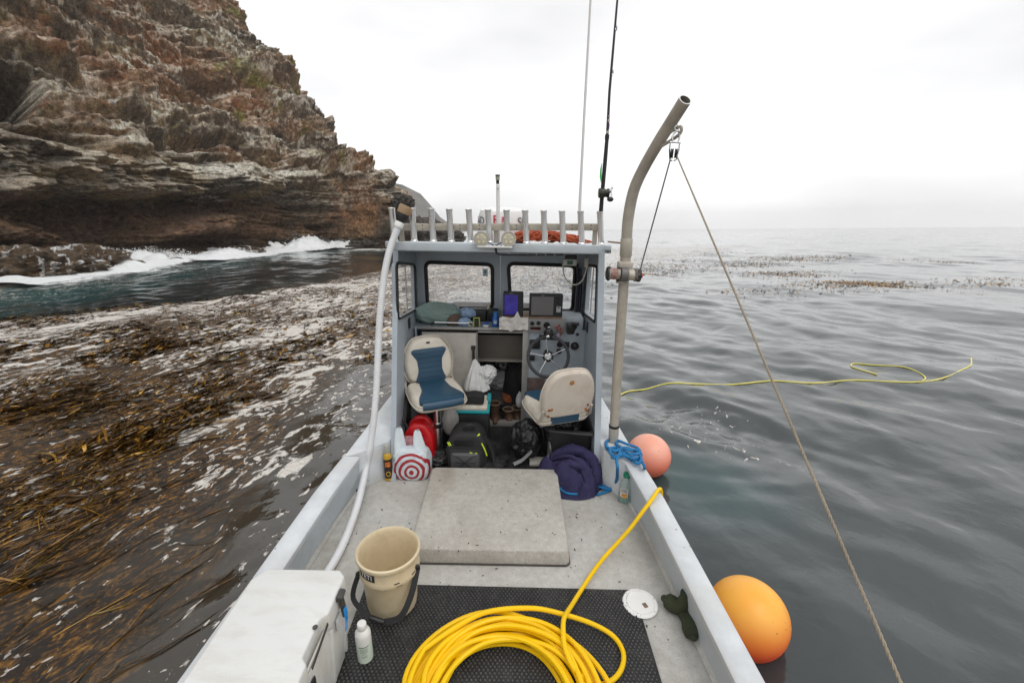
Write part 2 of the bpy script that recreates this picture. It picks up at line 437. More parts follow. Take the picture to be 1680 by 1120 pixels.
na = len(az); V = np.stack([wx, wy, h], -1).reshape(-1, 3)
I = np.arange(na)[:, None]; J = np.arange(nr-1)[None, :]; I2 = (I+1) % na
F = np.stack([I*nr+J, I2*nr+J, I2*nr+J+1, I*nr+J+1], -1).reshape(-1, 4)[:, ::-1]
def np_mesh(name, V, F, mat, smooth=True):
    me = bpy.data.meshes.new(name)
    me.vertices.add(len(V)); me.vertices.foreach_set('co', V.astype(np.float32).ravel())
    k = F.shape[1]; me.loops.add(F.size); me.loops.foreach_set('vertex_index', F.astype(np.int32).ravel())
    me.polygons.add(len(F)); me.polygons.foreach_set('loop_start', (np.arange(len(F))*k).astype(np.int32))
    me.polygons.foreach_set('loop_total', np.full(len(F), k, np.int32))
    if smooth: me.polygons.foreach_set('use_smooth', np.ones(len(F), bool))
    me.update(calc_edges=True); me.materials.append(mat)
    o = bpy.data.objects.new(name, me); COL.objects.link(o); return o
def fattr(o, name, arr):
    a = o.data.attributes.new(name, 'FLOAT', 'POINT'); a.data.foreach_set('value', arr.astype(np.float32).ravel())
def cattr(o, name, arr):
    a = o.data.attributes.new(name, 'FLOAT_COLOR', 'POINT')
    c = np.concatenate([arr, np.ones((len(arr), 1))], 1).astype(np.float32); a.data.foreach_set('color', c.ravel())

WATER, n, l, b = NM('sea_water')
geo = n.new('ShaderNodeNewGeometry'); pos = geo.outputs['Position']
def attr(nm): a = n.new('ShaderNodeAttribute'); a.attribute_name = nm; return a.outputs['Fac']
aK, aF, aS, aT, aD, aO = [attr(x) for x in ('kelp', 'foam', 'surf', 'teal', 'dark', 'open')]
def mapped(scale, rz=14):
    r_ = n.new('ShaderNodeMapping'); r_.inputs['Rotation'].default_value = (0, 0, R(rz)); l.new(pos, r_.inputs[0])
    m_ = n.new('ShaderNodeMapping'); m_.inputs['Scale'].default_value = scale; l.new(r_.outputs[0], m_.inputs[0]); return m_.outputs[0]
warp = n.new('ShaderNodeTexNoise'); warp.inputs['Scale'].default_value = .9; warp.inputs['Detail'].default_value = 3; l.new(pos, warp.inputs['Vector'])
sub = n.new('ShaderNodeVectorMath'); sub.operation = 'MULTIPLY_ADD'; l.new(warp.outputs['Color'], sub.inputs[0]); sub.inputs[1].default_value = (.5, .5, 0); 
vs_ = mapped((1, .52, 1)); l.new(vs_, sub.inputs[2]); wv = sub.outputs[0]
fn1 = texnoise(n, l, wv, 4.2, 7, .62, .5); fn2 = texnoise(n, l, wv, .9, 3, .5)
val = mth(n, l, 'ADD', mth(n, l, 'MULTIPLY', fn1, .72), mth(n, l, 'MULTIPLY', fn2, .28))
thr = mth(n, l, 'MULTIPLY_ADD', aF, -.34, .73)
fm = mth(n, l, 'MULTIPLY', mth(n, l, 'SUBTRACT', val, thr), 34, clamp=True)
# small flecks of foam
fn3 = texnoise(n, l, wv, 13, 4, .6, .4); gate = texnoise(n, l, wv, 1.1, 2)
thr3 = mth(n, l, 'MULTIPLY_ADD', mth(n, l, 'MULTIPLY', aF, gate), -.60, .735)
fm3 = mth(n, l, 'MULTIPLY', mth(n, l, 'SUBTRACT', fn3, thr3), 30, clamp=True)
foamm = mth(n, l, 'MAXIMUM', fm, mth(n, l, 'MULTIPLY', fm3, mth(n, l, 'MULTIPLY', aF, 6, clamp=True)))
foamm = mth(n, l, 'MULTIPLY', foamm, mth(n, l, 'MULTIPLY', aF, 8, clamp=True))
sn = texnoise(n, l, wv, 1.3, 8, .7, .5)
sm = mth(n, l, 'MULTIPLY', mth(n, l, 'SUBTRACT', mth(n, l, 'ADD', aS, mth(n, l, 'MULTIPLY', sn, .9)), .93), 5, clamp=True)
lace = texnoise(n, l, pos, 34, 4, .7, .3)
foamm = mth(n, l, 'MULTIPLY', foamm, rampn(n, l, lace, [(.36, .35), (.46, 1.0)]))
foamm = mth(n, l, 'MAXIMUM', foamm, sm)
# kelp: streaky browns
ks = texnoise(n, l, mapped((2.0, .95, 1), 24), 4.0, 9, .7, 2.0)
kf = texnoise(n, l, mapped((3, 1.5, 1), 14), 9, 6, .7, 1.5)
kv = mth(n, l, 'ADD', mth(n, l, 'MULTIPLY', ks, .6), mth(n, l, 'MULTIPLY', kf, .4))
kcol = rampn(n, l, kv, [(.42, (.005, .003, .001)), (.49, (.016, .008, .002)), (.54, (.10, .044, .005)), (.60, (.30, .14, .014)), (.68, (.48, .27, .045))])
wn1 = texnoise(n, l, pos, .7, 4)
wcol = rampn(n, l, wn1, [(.35, (.030, .039, .041)), (.65, (.042, .051, .052))])
wl_ = mixc(n, l, aO, (.034, .028, .020), wcol)
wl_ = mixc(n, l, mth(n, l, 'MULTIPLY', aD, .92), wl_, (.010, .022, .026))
wl_ = mixc(n, l, mth(n, l, 'MULTIPLY', aT, .75), wl_, (.045, .17, .17))
kg = texnoise(n, l, mapped((1, .4, 1)), .8, 4)
kmask = mth(n, l, 'MULTIPLY', aK, mth(n, l, 'MULTIPLY_ADD', kg, 4, -.9, clamp=True), clamp=True)
c_ = mixc(n, l, kmask, wl_, kcol)
fcol = rampn(n, l, texnoise(n, l, pos, 18, 5, .7), [(.3, (.50, .46, .41)), (.7, (.74, .71, .66))])
c_ = mixc(n, l, foamm, c_, fcol)
l.new(c_, b.inputs['Base Color'])
rg = mth(n, l, 'MULTIPLY_ADD', kmask, .07, .05); rg = mth(n, l, 'MULTIPLY_ADD', foamm, .6, rg, clamp=True)
l.new(rg, b.inputs['Roughness']); b.inputs['IOR'].default_value = 1.52
b1 = bump(n, l, None, texnoise(n, l, mapped((1, .8, 1), -28), 6.5, 4, .55, .4), .12, .03)
b2 = bump(n, l, None, texnoise(n, l, mapped((1, .8, 1), -24), 2.4, 4, .55, .3), .11, .12, b1)
kb = n.new('ShaderNodeBump'); kb.inputs['Distance'].default_value = .03; l.new(kv, kb.inputs['Height']); l.new(b2, kb.inputs['Normal'])
l.new(mth(n, l, 'MULTIPLY', kmask, 1.0), kb.inputs['Strength'])
b4 = bump(n, l, b, foamm, .5, .012, kb.outputs[0])
sea = np_mesh('sea', V, F, WATER); sea['kind'] = 'structure'
for nm, a in (('kelp', kelp), ('foam', foam), ('surf', surf), ('teal', teal), ('dark', dark), ('open', open_)): fattr(sea, nm, a)
def sea_h(x, y):
    r_ = math.hypot(x, y); i = int(np.argmin(np.abs(az[:760]-math.atan2(x, y)))); j = int(np.argmin(np.abs(rr-r_))); return float(h[i, j])

# ------------------------------------------------------------------ headland cliff
def polyspline(pts, N):
    p = np.array([tuple(q)[:2] for q in spline([(a, b_, 0) for a, b_ in pts], 24)])
    s = np.concatenate([[0], np.cumsum(np.hypot(*np.diff(p, axis=0).T))])
    t = np.linspace(0, s[-1], N); return np.stack([np.interp(t, s, p[:, 0]), np.interp(t, s, p[:, 1])], -1), s[-1]
def grid_faces(ns, nq):
    I = np.arange(ns-1)[:, None]; J = np.arange(nq-1)[None, :]
    return np.stack([I*nq+J, (I+1)*nq+J, (I+1)*nq+J+1, I*nq+J+1], -1).reshape(-1, 4)
NS, NQ = 900, 430
Bc, Ltot = polyspline(SHORE, NS)
SP = [(-80, -30), (-72, -12), (-68, 0), (-64, 8)]+[(-62, 18), (-60, 28), (-58, 38), (-55, 48), (-52, 58), (-49, 66), (-47, 74), (-45, 78)]+[(-45, 80), (-46, 83), (-48, 86), (-52, 92)]
# align spine nodes with shore nodes
ps = np.array([tuple(q)[:2] for q in spline([(a, b_, 0) for a, b_ in SHORE], 24)])
pc = np.array([tuple(q)[:2] for q in spline([(a, b_, 0) for a, b_ in SP], 24)])
s_ = np.concatenate([[0], np.cumsum(np.hypot(*np.diff(ps, axis=0).T))])
# spend samples where the camera looks
warp_s = np.interp(np.linspace(0, 1, NS), [0, .06, .93, 1], [0, 36/s_[-1], (s_[-1]-40)/s_[-1], 1])*s_[-1]
Bx, By = np.interp(warp_s, s_, ps[:, 0]), np.interp(warp_s, s_, ps[:, 1])
Sx, Sy = np.interp(warp_s, s_, pc[:, 0]), np.interp(warp_s, s_, pc[:, 1])
q = np.linspace(0, 1, NQ)
zq = np.interp(q, [0, .42, 1], [-1.2, 8.0, 40]); aq = np.where(zq < 8, (zq+1.2)/9.2*.05, .05+.95*(zq-8)/32)
X0 = Bx[:, None]+(Sx-Bx)[:, None]*aq; Y0 = By[:, None]+(Sy-By)[:, None]*aq; Z0 = np.repeat(zq[None], NS, 0)
ox, oy = (Bx-Sx), (By-Sy); L_ = np.hypot(ox, oy); ox, oy = (ox/L_)[:, None], (oy/L_)[:, None]
up = sstep(7, 13, Z0)
def ridg(f, fz, o, sd): return fbm(X0*f+sd, Y0*f+sd*.7, Z0*fz+sd*1.3, o, ridged=True)
tilt = Z0-.03*(Y0-40)+2.4*fbm(X0*.06, Y0*.06, Z0*.05, 2)
strata = vnoise(X0*.05, Y0*.05, tilt*.55)+.6*vnoise(X0*.12+4, Y0*.12, tilt*1.3)+.35*vnoise(X0*.3+9, Y0*.3, tilt*3.1)
D = 1.5*strata+1.3*ridg(.11, .22, 5, 3)+.75*(1-.35*up)*ridg(.45, .6, 4, 11)+.30*(1-.4*up)*ridg(1.3, 2.0, 4, 23)+.11*ridg(3.4, 3.8, 3, 31)+.22*vnoise(X0*.4, Y0*.4, tilt*5.5)+.13*vnoise(X0*.9, Y0*.9, tilt*11)+1.1*fbm(X0*.07, Y0*.07, Z0*.07, 3)
D = D-.15-1.5*sstep(10, 22, Z0)
_r = [np.array(AW[i][:]) for i in range(3)]
def _uv(X_, Y_, Z_):
    rx_ = np.stack([X_, Y_, Z_-HW], -1); f_ = rx_ @ _r[2]; f_ = np.where(f_ < 1, 1, f_); return 840+FP*(rx_ @ _r[0])/f_, 560-FP*(rx_ @ _r[1])/f_
U0, V0 = _uv(X0, Y0, Z0)
U0 = U0+14*fbm(X0*.25, Y0*.25, Z0*.25, 4); V0 = V0+12*fbm(X0*.25+9, Y0*.25, Z0*.25, 4)
def spot(px, py, rx, ry, rot=0, U_=None, V_=None, hard=.45):
    U_ = U0 if U_ is None else U_; V_ = V0 if V_ is None else V_
    c_r, s_r = math.cos(R(rot)), math.sin(R(rot)); a_ = (U_-px)*c_r+(V_-py)*s_r; b_r = -(U_-px)*s_r+(V_-py)*c_r
    return sstep(1.0, hard, np.sqrt((a_/rx)**2+(b_r/ry)**2))
# the wave-cut cave band and its whitened rim
spos = np.repeat(((warp_s))[:, None], NQ, 1)
def s_at(px, py):
    p = W(px, py, z=0); d = (ps[:, 0]-p.x)**2+(ps[:, 1]-p.y)**2
    # choose shoreline point seen in the same direction
    a0 = math.atan2(p.x, p.y); m = (ps[:, 1] > 0); dd = np.where(m, np.abs(np.arctan2(ps[:, 0], ps[:, 1])-a0), 9)
    dd = np.where(s_ < s_[-1]*.86, dd, 9); return float(s_[int(np.argmin(dd))])
s0, s50, s250, s450, s520, s640 = [s_at(x, 420) for x in (2, 55, 250, 440, 520, 636)]
inb = sstep(s0-2, s50+1, spos)*sstep(s520, s450, spos)
zt = Z0+.6*fbm(X0*.3, Y0*.3, Z0*.3, 3)+1.9*fbm(X0*.07+8, Y0*.07, Z0*0, 2)
D = D-1.2*inb*(.75+.5*fbm(X0*.25, Y0*.25, Z0*.4, 3))*sstep(1.0, 2.2, zt)*sstep(6.0, 4.9, zt)
D = D+.5*sstep(5.3, 6.4, zt)*sstep(9.0, 7.2, zt)*sstep(s50-4, s250, spos)*sstep(s640, s520, spos)
D = D-.5*inb*sstep(8.3, 8.9, zt)*sstep(10.2, 9.5, zt)
D = D+.9*sstep(1.7, .6, Z0)*(1+fbm(X0*.3, Y0*.3, Z0*.3, 3))     # wave-cut bench
# small caves
def cave(px, py, t, r, depth, sq=.6):
    global D
    d = ray(AW, px, py); p = Vector((0, 0, HW))+d*t
    e = np.sqrt((X0-p.x)**2+(Y0-p.y)**2+((Z0-p.z)/sq)**2); D = D-depth*sstep(r, r*.45, e)
for (px, py, rx_, ry_, rot_, dep) in ((55, 90, 105, 20, 16, 2.0), (70, 222, 60, 14, 5, -2.2), (140, 236, 60, 12, 12, -1.6), (320, 238, 95, 12, 2, -2.0),
        (112, 268, 48, 20, -8, 1.8), (175, 278, 30, 16, 5, 1.2), (210, 300, 70, 14, 3, .8), (300, 282, 70, 20, 8, 1.5), (400, 290, 95, 24, 6, 2.1), (490, 280, 55, 34, -20, 2.0), (530, 262, 25, 22, 0, 1.0),
        (180, 352, 165, 46, 0, -3.2), (370, 336, 110, 26, 4, -2.6), (35, 320, 40, 26, 0, 1.2), (40, 385, 55, 18, 0, .9), (338, 366, 44, 22, -5, 2.4), (300, 385, 90, 18, 0, 1.0), (420, 390, 90, 22, 0, 1.2),
        (570, 330, 75, 60, 25, .9), (490, 226, 30, 15, 10, -2.6), (437, 160, 30, 16, 20, -2.4), (355, 130, 45, 18, 15, -1.3), (350, 105, 70, 14, 18, 1.0), (300, 60, 80, 14, 20, -.8), (120, 50, 30, 18, 20, -1.2), (165, 70, 24, 16, 10, -1.4),
        (575, 232, 30, 16, 25, -1.6), (430, 205, 60, 15, 12, 1.0), (250, 150, 60, 26, 20, .9), (205, 200, 40, 45, 10, .6), (245, 232, 60, 12, 8, 1.2), (480, 150, 50, 14, 30, .8)):
    D = D+dep*spot(px, py, rx_, ry_, rot_)
D = D-7.5*spot(8, 152, 72, 50, 10, hard=.72)
ku = up*.75
nl = 1/np.sqrt(1+ku**2)
X1 = X0+ox*D*nl; Y1 = Y0+oy*D*nl; Z1 = Z0+ku*D*nl+.18*fbm(X0*.9, Y0*.9, Z0*.9, 3)
Pq = np.stack([X1, Y1, Z1], -1)
du = np.gradient(Pq, axis=0); dv = np.gradient(Pq, axis=1); Nn = np.cross(du, dv); Nn /= np.linalg.norm(Nn, axis=-1, keepdims=True)+1e-9
if (Nn[..., 0]*ox+Nn[..., 1]*oy).mean() < 0: Nn = -Nn
upf = Nn[..., 2]
def C3(*c): return np.array(c)
def mixn(a, b_, t): return a*(1-t[..., None])+b_*t[..., None]
n1 = fbm(X1*.25, Y1*.25, Z1*.25, 5); n2 = fbm(X1*1.1, Y1*1.1, Z1*1.1, 5); n3 = fbm(X1*.08+5, Y1*.08, Z1*.10, 4); n4 = fbm(X1*4, Y1*4, Z1*4, 3)
crag = ridg(.45, .6, 4, 11)
col = mixn(C3(.19, .155, .12), C3(.085, .072, .064), sstep(-.12, .22, n2+.3*n1))
col = mixn(col, C3(.31, .235, .14), sstep(-.02, .28, n1+.25*n2)*.8)
col = mixn(col, C3(.28, .145, .08), sstep(.05, .3, n3+.3*n2)*.35)
# rust coloured scree and dry plants on the upper slope
sb = vnoise(X1*.05, Y1*.05, tilt*.42)+.5*n1
slope = sstep(8.5, 12, Z1+3*n3)*sstep(-.25, .12, sb+.5*(upf-.45))
col = mixn(col, C3(.27, .165, .10), np.clip(slope*1.1, 0, 1)*.8)
col = mixn(col, C3(.30, .135, .075), slope*sstep(.06, .28, n1+.4*n2)*.5)
col = mixn(col, C3(.20, .20, .05), slope*sstep(.24, .40, fbm(X1*.3+40, Y1*.3, Z1*.3, 4))*.85)
# orange ochre flank of the nose
noz = sstep(s520-2, s640-3, spos)*sstep(8.5, 6.5, Z1)*sstep(1.5, 2.6, Z1)
col = mixn(col, C3(.34, .185, .10), noz*sstep(-.1, .25, n1)*.8)
# dark red band inside the cave
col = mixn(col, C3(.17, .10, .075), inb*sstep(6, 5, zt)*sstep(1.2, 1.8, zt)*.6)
# guano on ledges, rims and the pale scar
rim = sstep(5.2, 6.0, zt)*sstep(10.5, 8.5, zt)
gn = .5*n4+.6*n2+.4*crag
U1, V1 = _uv(X1, Y1, Z1); U1 = U1+16*n2+10*n1; V1 = V1+14*n4+10*n2
def sp1(*a, **k): return spot(*a, U_=U1, V_=V1, **k)
rustz = np.clip(sum(sp1(*a) for a in ((60, 45, 120, 26, 12), (230, 55, 150, 30, 22), (110, 80, 80, 16, 18), (330, 120, 110, 26, 20), (280, 160, 60, 20, 15), (240, 105, 60, 18, 20), (400, 170, 60, 16, 10), (200, 20, 120, 24, 25), (330, 190, 70, 18, 8))), 0, 1)
col = mixn(col, C3(.27, .155, .09), rustz*sstep(-.3, .1, n2+.5*(upf-.2))*.75)
col = mixn(col, C3(.33, .145, .075), rustz*sstep(.02, .2, n1+.35*n2)*.6)
tanz = np.clip(sum(sp1(*a) for a in ((165, 195, 40, 32, 0), (280, 185, 90, 20, 10), (60, 290, 70, 30, 0), (265, 320, 50, 24, 0), (520, 300, 50, 40, 0), (130, 240, 60, 14, 0))), 0, 1)
col = mixn(col, C3(.27, .205, .125), tanz*sstep(-.35, .15, n2)*.7)
orz = np.clip(sp1(575, 320, 60, 60, 20)+sp1(600, 345, 40, 40, 0), 0, 1); col = mixn(col, C3(.36, .20, .115), orz*sstep(-.25, .2, n1+.4*n2)*.75)
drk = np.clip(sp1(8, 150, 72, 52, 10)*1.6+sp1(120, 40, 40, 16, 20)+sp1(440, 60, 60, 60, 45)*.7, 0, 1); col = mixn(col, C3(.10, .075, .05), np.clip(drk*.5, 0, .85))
gz = np.clip(sum(w_*sp1(*a) for w_, a in ((1, (205, 190, 34, 48, 15)), (.7, (70, 72, 90, 18, 16)), (.7, (120, 135, 60, 40, 20)), (.9, (235, 232, 50, 14, 10)), (.9, (300, 278, 90, 18, 5)), (.9, (410, 285, 95, 22, 6)), (.8, (500, 270, 50, 40, -20)), (.6, (420, 225, 60, 20, 5)), (.8, (150, 262, 90, 16, 5)), (.55, (430, 110, 90, 16, 25)), (.55, (490, 160, 60, 16, 35)), (.6, (240, 25, 80, 12, 15)), (.5, (330, 205, 60, 12, 5)), (.45, (300, 60, 70, 14, 20)), (.5, (560, 200, 40, 14, 35)))), 0, 1)
g = np.maximum(gz*sstep(-.40, .22, gn+.55*(upf-.10)), .45*rim*sstep(-.15, .35, gn+.55*(upf-.15)))
g = np.maximum(g, sstep(8.5, 10, Z1)*(1-.55*slope)*sstep(.02, .34, gn*.9+.35*n1+.25*(upf-.4)+.18*sstep(17, 9, Z1))*.85)
for (px, py, t, rad, st) in ():
    pp = Vector((0, 0, HW))+ray(AW, px, py)*t
    e = np.sqrt((X1-pp.x)**2+(Y1-pp.y)**2+((Z1-pp.z)*1.2)**2)
    g = np.maximum(g, st*sstep(rad, rad*.3, e+1.2*n1)*sstep(-.3, .25, gn+.3*n1))
g = g*sstep(-.6, -.1, upf)
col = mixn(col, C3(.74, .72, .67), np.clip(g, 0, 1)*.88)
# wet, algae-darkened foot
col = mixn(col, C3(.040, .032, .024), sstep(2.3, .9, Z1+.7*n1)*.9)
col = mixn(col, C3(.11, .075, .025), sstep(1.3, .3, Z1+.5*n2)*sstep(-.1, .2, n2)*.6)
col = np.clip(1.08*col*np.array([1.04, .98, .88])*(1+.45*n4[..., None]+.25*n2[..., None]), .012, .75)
ROCK, n, l, b = NM('volcanic_cliff_rock')
a = n.new('ShaderNodeAttribute'); a.attribute_name = 'Col'
geo = n.new('ShaderNodeNewGeometry'); pos = geo.outputs['Position']
f1 = texnoise(n, l, pos, 2.2, 9, .72, .4); f2 = texnoise(n, l, pos, 9, 6, .7)
k1 = rampn(n, l, f1, [(.30, .25), (.5, .95), (.72, 1.85)]); k2 = rampn(n, l, f2, [(.35, .6), (.65, 1.35)])
c_ = mixc(n, l, 1.0, mixc(n, l, 1.0, a.outputs['Color'], k1, 'MULTIPLY'), k2, 'MULTIPLY')
l.new(c_, b.inputs['Base Color']); b.inputs['Roughness'].default_value = .9; b.inputs['Specular IOR Level'].default_value = .2
bb = bump(n, l, None, f1, 1.0, .5); vo = n.new('ShaderNodeTexVoronoi'); vo.inputs['Scale'].default_value = 1.6; l.new(pos, vo.inputs['Vector'])
b2 = bump(n, l, None, vo.outputs['Distance'], .5, .3, bb); bump(n, l, b, f2, .8, .12, b2)
cliff = np_mesh('cliff', Pq.reshape(-1, 3), grid_faces(NS, NQ)[:, ::-1] if True else None, ROCK); cattr(cliff, 'Col', col.reshape(-1, 3))
cliff['kind'] = 'structure'

# rocks at the foot of the cliff
WETROCK, n, l, b = NM('wet_shore_rock')
geo = n.new('ShaderNodeNewGeometry'); pos = geo.outputs['Position']
f1 = texnoise(n, l, pos, 2.5, 8, .7, .3)
c_ = rampn(n, l, f1, [(.3, (.022, .015, .010)), (.5, (.085, .055, .03)), (.68, (.22, .13, .055))])
mp_ = n.new('ShaderNodeMapping'); mp_.inputs['Scale'].default_value = (1.1, 1.1, .16); l.new(pos, mp_.inputs[0])
st = texnoise(n, l, mp_.outputs[0], 1.5, 6, .6, .5); sm_ = rampn(n, l, st, [(.545, 0.0), (.61, .9)])
c_ = mixc(n, l, sm_, c_, (.78, .78, .77)); l.new(c_, b.inputs['Base Color'])
b.inputs['Roughness'].default_value = .45; bump(n, l, b, f1, 1, .3)
def rock(px, py, size, seed, label, streams=False, dz=0, t=None, mat=None, name='shore_rock'):
    p = W(px, py, z=0) if t is None else Vector((0, 0, HW))+ray(AW, px, py)*t
    mb = MB(); sv = Vector((seed*3.1, seed*5.3, seed))
    def fn(u, v):
        a, b_ = u*2*math.pi, (v-.5)*math.pi*.999
        d = Vector((math.cos(a)*math.cos(b_), math.sin(a)*math.cos(b_), math.sin(b_)))
        r = 1+.34*(1-2*abs(mnoise.fractal(d*1.4+sv, 1, 2, 4)))-.1+.10*(1-3*abs(mnoise.noise(d*6+sv)))+.05*mnoise.noise(d*16+sv)
        return Vector((d.x*size[0]*r, d.y*size[1]*r, d.z*size[2]*r))
    mb.surf(fn, 110, 70, cu=True)
    mb.v = [v+p+Vector((0, 0, dz)) for v in mb.v]
    o = P(name, mb, mat or (WETROCK if streams else ROCKP), angle=80)
    tag(o, label, 'rock', 'rocks at the foot of the cliff', boat=False, loc=p); return o
ROCKP, n, l, b = NM('dark_shore_rock')
geo = n.new('ShaderNodeNewGeometry'); pos = geo.outputs['Position']
f1 = texnoise(n, l, pos, 1.6, 9, .72, .3)
l.new(rampn(n, l, f1, [(.3, (.03, .025, .02)), (.55, (.085, .07, .058)), (.75, (.24, .2, .16))]), b.inputs['Base Color']); b.inputs['Roughness'].default_value = .8
bump(n, l, b, f1, 1, .4)
rock(45, 452, (3.3, 2.4, 1.35), 3, 'low brown wave-washed rock at the left edge with white water streaming off it', True)
rock(135, 440, (2.9, 2.2, 1.25), 8, 'rounded dark rock beside the streaming rock, surf breaking at its right end', True)
rock(30, 415, (2.0, 1.8, .75), 5, 'flat-topped black boulder standing above the wave-washed rocks', dz=1.5)
rock(262, 431, (1.8, 1.0, .4), 12, 'small half-drowned rock in the white surf left of the big splash', True)
rock(395, 416, (2.2, 1.5, .7), 14, 'low dark ledge rock behind the surf below the cave', True)
rock(610, 407, (3.0, 2.4, 1.1), 19, 'brown rock shelf at the foot of the headland nose behind the boat roof')
# farther rocks beyond the nose, seen past the rod rack
rock(661, 332, (1.25, 1.4, .85), 22, 'craggy dark outcrop jutting from the headland nose in front of the hazy hill', t=60)
rock(690, 392, (5.5, 5, 3.2), 25, 'dark sea rock seen through the rod rack below the hazy hill', t=85)
rock(730, 393, (3.2, 3, 1.9), 31, 'small dark sea rock seen through the rod rack, rightmost of the rocks', t=85)

# ------------------------------------------------------------------ distant hills
def hill_surface():
    nx, nd = 260, 120
    prof = [(560, 250), (600, 275), (632, 298), (660, 303), (690, 318), (706, 336), (722, 356), (745, 372), (775, 379), (800, 384), (830, 388)]
    xs = np.linspace(560, 828, nx); ys = np.interp(xs, [a for a, _ in prof], [b_ for _, b_ in prof])
    Vh = np.zeros((nx, nd, 3))
    for i, (px, py) in enumerate(zip(xs, ys)):
        d = ray(AW, px, py); hd = 900; k = hd/d.y; top = Vector((0, 0, HW))+d*k
        b0 = ray(AW, px, 400); foot = Vector((b0.x/b0.y*740, 740, -2))
        for j in range(nd):
            t = j/(nd-1); p = foot.lerp(top, t); zz = -2+(max(top.z, .4)+2)*min(1, t)**.8
            Vh[i, j] = (p.x, p.y, zz)
    nz_ = fbm(Vh[..., 0]*.015, Vh[..., 1]*.015, Vh[..., 2]*.01, 5, ridged=True)
    t = np.linspace(0, 1, nd)[None]
    Vh[..., 2] += nz_*10*np.sin(t*math.pi)*(Vh[:, -1, 2][:, None]/50)
    Vh[..., 1] += nz_*8*np.sin(t*math.pi)
    back = Vh[:, -1:, :].copy(); back[..., 1] += 120; back[..., 2] = -2
    Vh = np.concatenate([Vh, back], 1)
    return Vh, nz_
Vh, nzh = hill_surface()
HILL, n, l, b = NM('far_hill_scrub')
geo = n.new('ShaderNodeNewGeometry'); pos = geo.outputs['Position']
f1 = texnoise(n, l, pos, .025, 8, .65, .5)
sp_ = n.new('ShaderNodeSeparateXYZ'); l.new(pos, sp_.inputs[0])
l.new(rampn(n, l, f1, [(.35, (.06, .058, .05)), (.52, (.10, .095, .08)), (.68, (.17, .13, .10))]), b.inputs['Base Color']); b.inputs['Roughness'].default_value = 1
bump(n, l, b, f1, 1, 4)
hl = np_mesh('hills', Vh.reshape(-1, 3), grid_faces(Vh.shape[0], Vh.shape[1]), HILL); hl['kind'] = 'structure'

# ------------------------------------------------------------------ surf: foam heaped against the rocks
FOAM, n, l, b = NM('surf_foam')
geo = n.new('ShaderNodeNewGeometry'); pos = geo.outputs['Position']
ca = n.new('ShaderNodeAttribute'); ca.attribute_name = 'cover'
f1 = texnoise(n, l, pos, 1.8, 9, .75, .6)
al = mth(n, l, 'MULTIPLY', mth(n, l, 'SUBTRACT', mth(n, l, 'ADD', ca.outputs['Fac'], f1), .98), 7, clamp=True)
l.new(al, b.inputs['Alpha']); b.inputs['Base Color'].default_value = (.86, .88, .88, 1); b.inputs['Roughness'].default_value = .85
b.inputs['Subsurface Weight'].default_value = 0
bump(n, l, b, texnoise(n, l, pos, 5, 7, .7), .8, .2)
sA, sB = s_at(0, 420)-6, s_[-1]*.80
ns_, nc_ = 900, 60
tt = np.linspace(sA, sB, ns_); bx, by = np.interp(tt, s_, ps[:, 0]), np.interp(tt, s_, ps[:, 1])
sx_, sy_ = np.interp(tt, s_, pc[:, 0]), np.interp(tt, s_, pc[:, 1]); o_x, o_y = bx-sx_, by-sy_; L_ = np.hypot(o_x, o_y); o_x, o_y = o_x/L_, o_y/L_
off = np.linspace(-3.0, 9.0, nc_)
fx = bx[:, None]+o_x[:, None]*off; fy = by[:, None]+o_y[:, None]*off
sp480 = s_at(485, 420); sp200 = s_at(190, 430)
peak = (.42+.35*fbm(tt*.35, 0*tt, 0*tt+2, 3))+1.7*np.exp(-((tt-sp480)/4.2)**2)+1.0*np.exp(-((tt-sp200)/3.5)**2)+.55*np.exp(-((tt-s_at(560, 420))/3.5)**2)+.3*np.exp(-((tt-s_at(350, 420))/3)**2)
prof_ = np.interp(off, [-3.0, -.5, 2.4, 5, 9], [1.15, 1.1, 1, .3, 0.0])
nz1 = .5+.7*fbm(fx*.5, fy*.5, fx*0, 5)+.35*fbm(fx*1.6, fy*1.6, fx*0+4, 5)
fz = peak[:, None]*prof_*np.clip(nz1, .08, 2)+.03
cov = np.interp(off, [-3.0, -1, 4.0, 6.6, 9], [.8, .95, .9, .55, .05])[None]*(.75+.35*np.clip(peak[:, None], 0, 1))+0*fx
so = np_mesh('surf', np.stack([fx, fy, fz], -1).reshape(-1, 3), grid_faces(ns_, nc_), FOAM); fattr(so, 'cover', cov)
so['kind'] = 'stuff'; so['label'] = 'white surf breaking and foaming along the foot of the cliff'; so['category'] = 'surf'
# flying drops above the two biggest splashes
dm = MB(); rnd = random.Random(5)
for k in range(8000):
    c0, sg, hh = rnd.choice(((s_at(560, 420), 2.5, 1.3), (s_at(250, 428), 1.6, .9), (sp480, 3.2, 2.3), (sp200, 2.6, 1.3), (sp480+6, 3, 1.0), (s_at(350, 420), 3, .8)))
    s = rnd.gauss(c0, sg); oo = rnd.uniform(-.5, 3.5)
    i = int(np.clip((s-sA)/(sB-sA)*(ns_-1), 0, ns_-1)); fall = math.exp(-((s-c0)/sg)**2)
    p = Vector((bx[i]+o_x[i]*oo, by[i]+o_y[i]*oo, .25+(hh*(.75+.5*mnoise.noise(Vector((s*.9, 2, 1)))))*fall*rnd.random()**1.15)); r = rnd.uniform(.012, .05)
    dm.add([p+Vector((r, 0, -r*.5)), p+Vector((-r*.5, r*.9, -r*.5)), p+Vector((-r*.5, -r*.9, -r*.5)), p+Vector((0, 0, r))], [(0, 1, 3), (1, 2, 3), (2, 0, 3), (0, 2, 1)])
SPR = simple('spray_white', (.86, .87, .87), .6, var=.02, bmp=0)
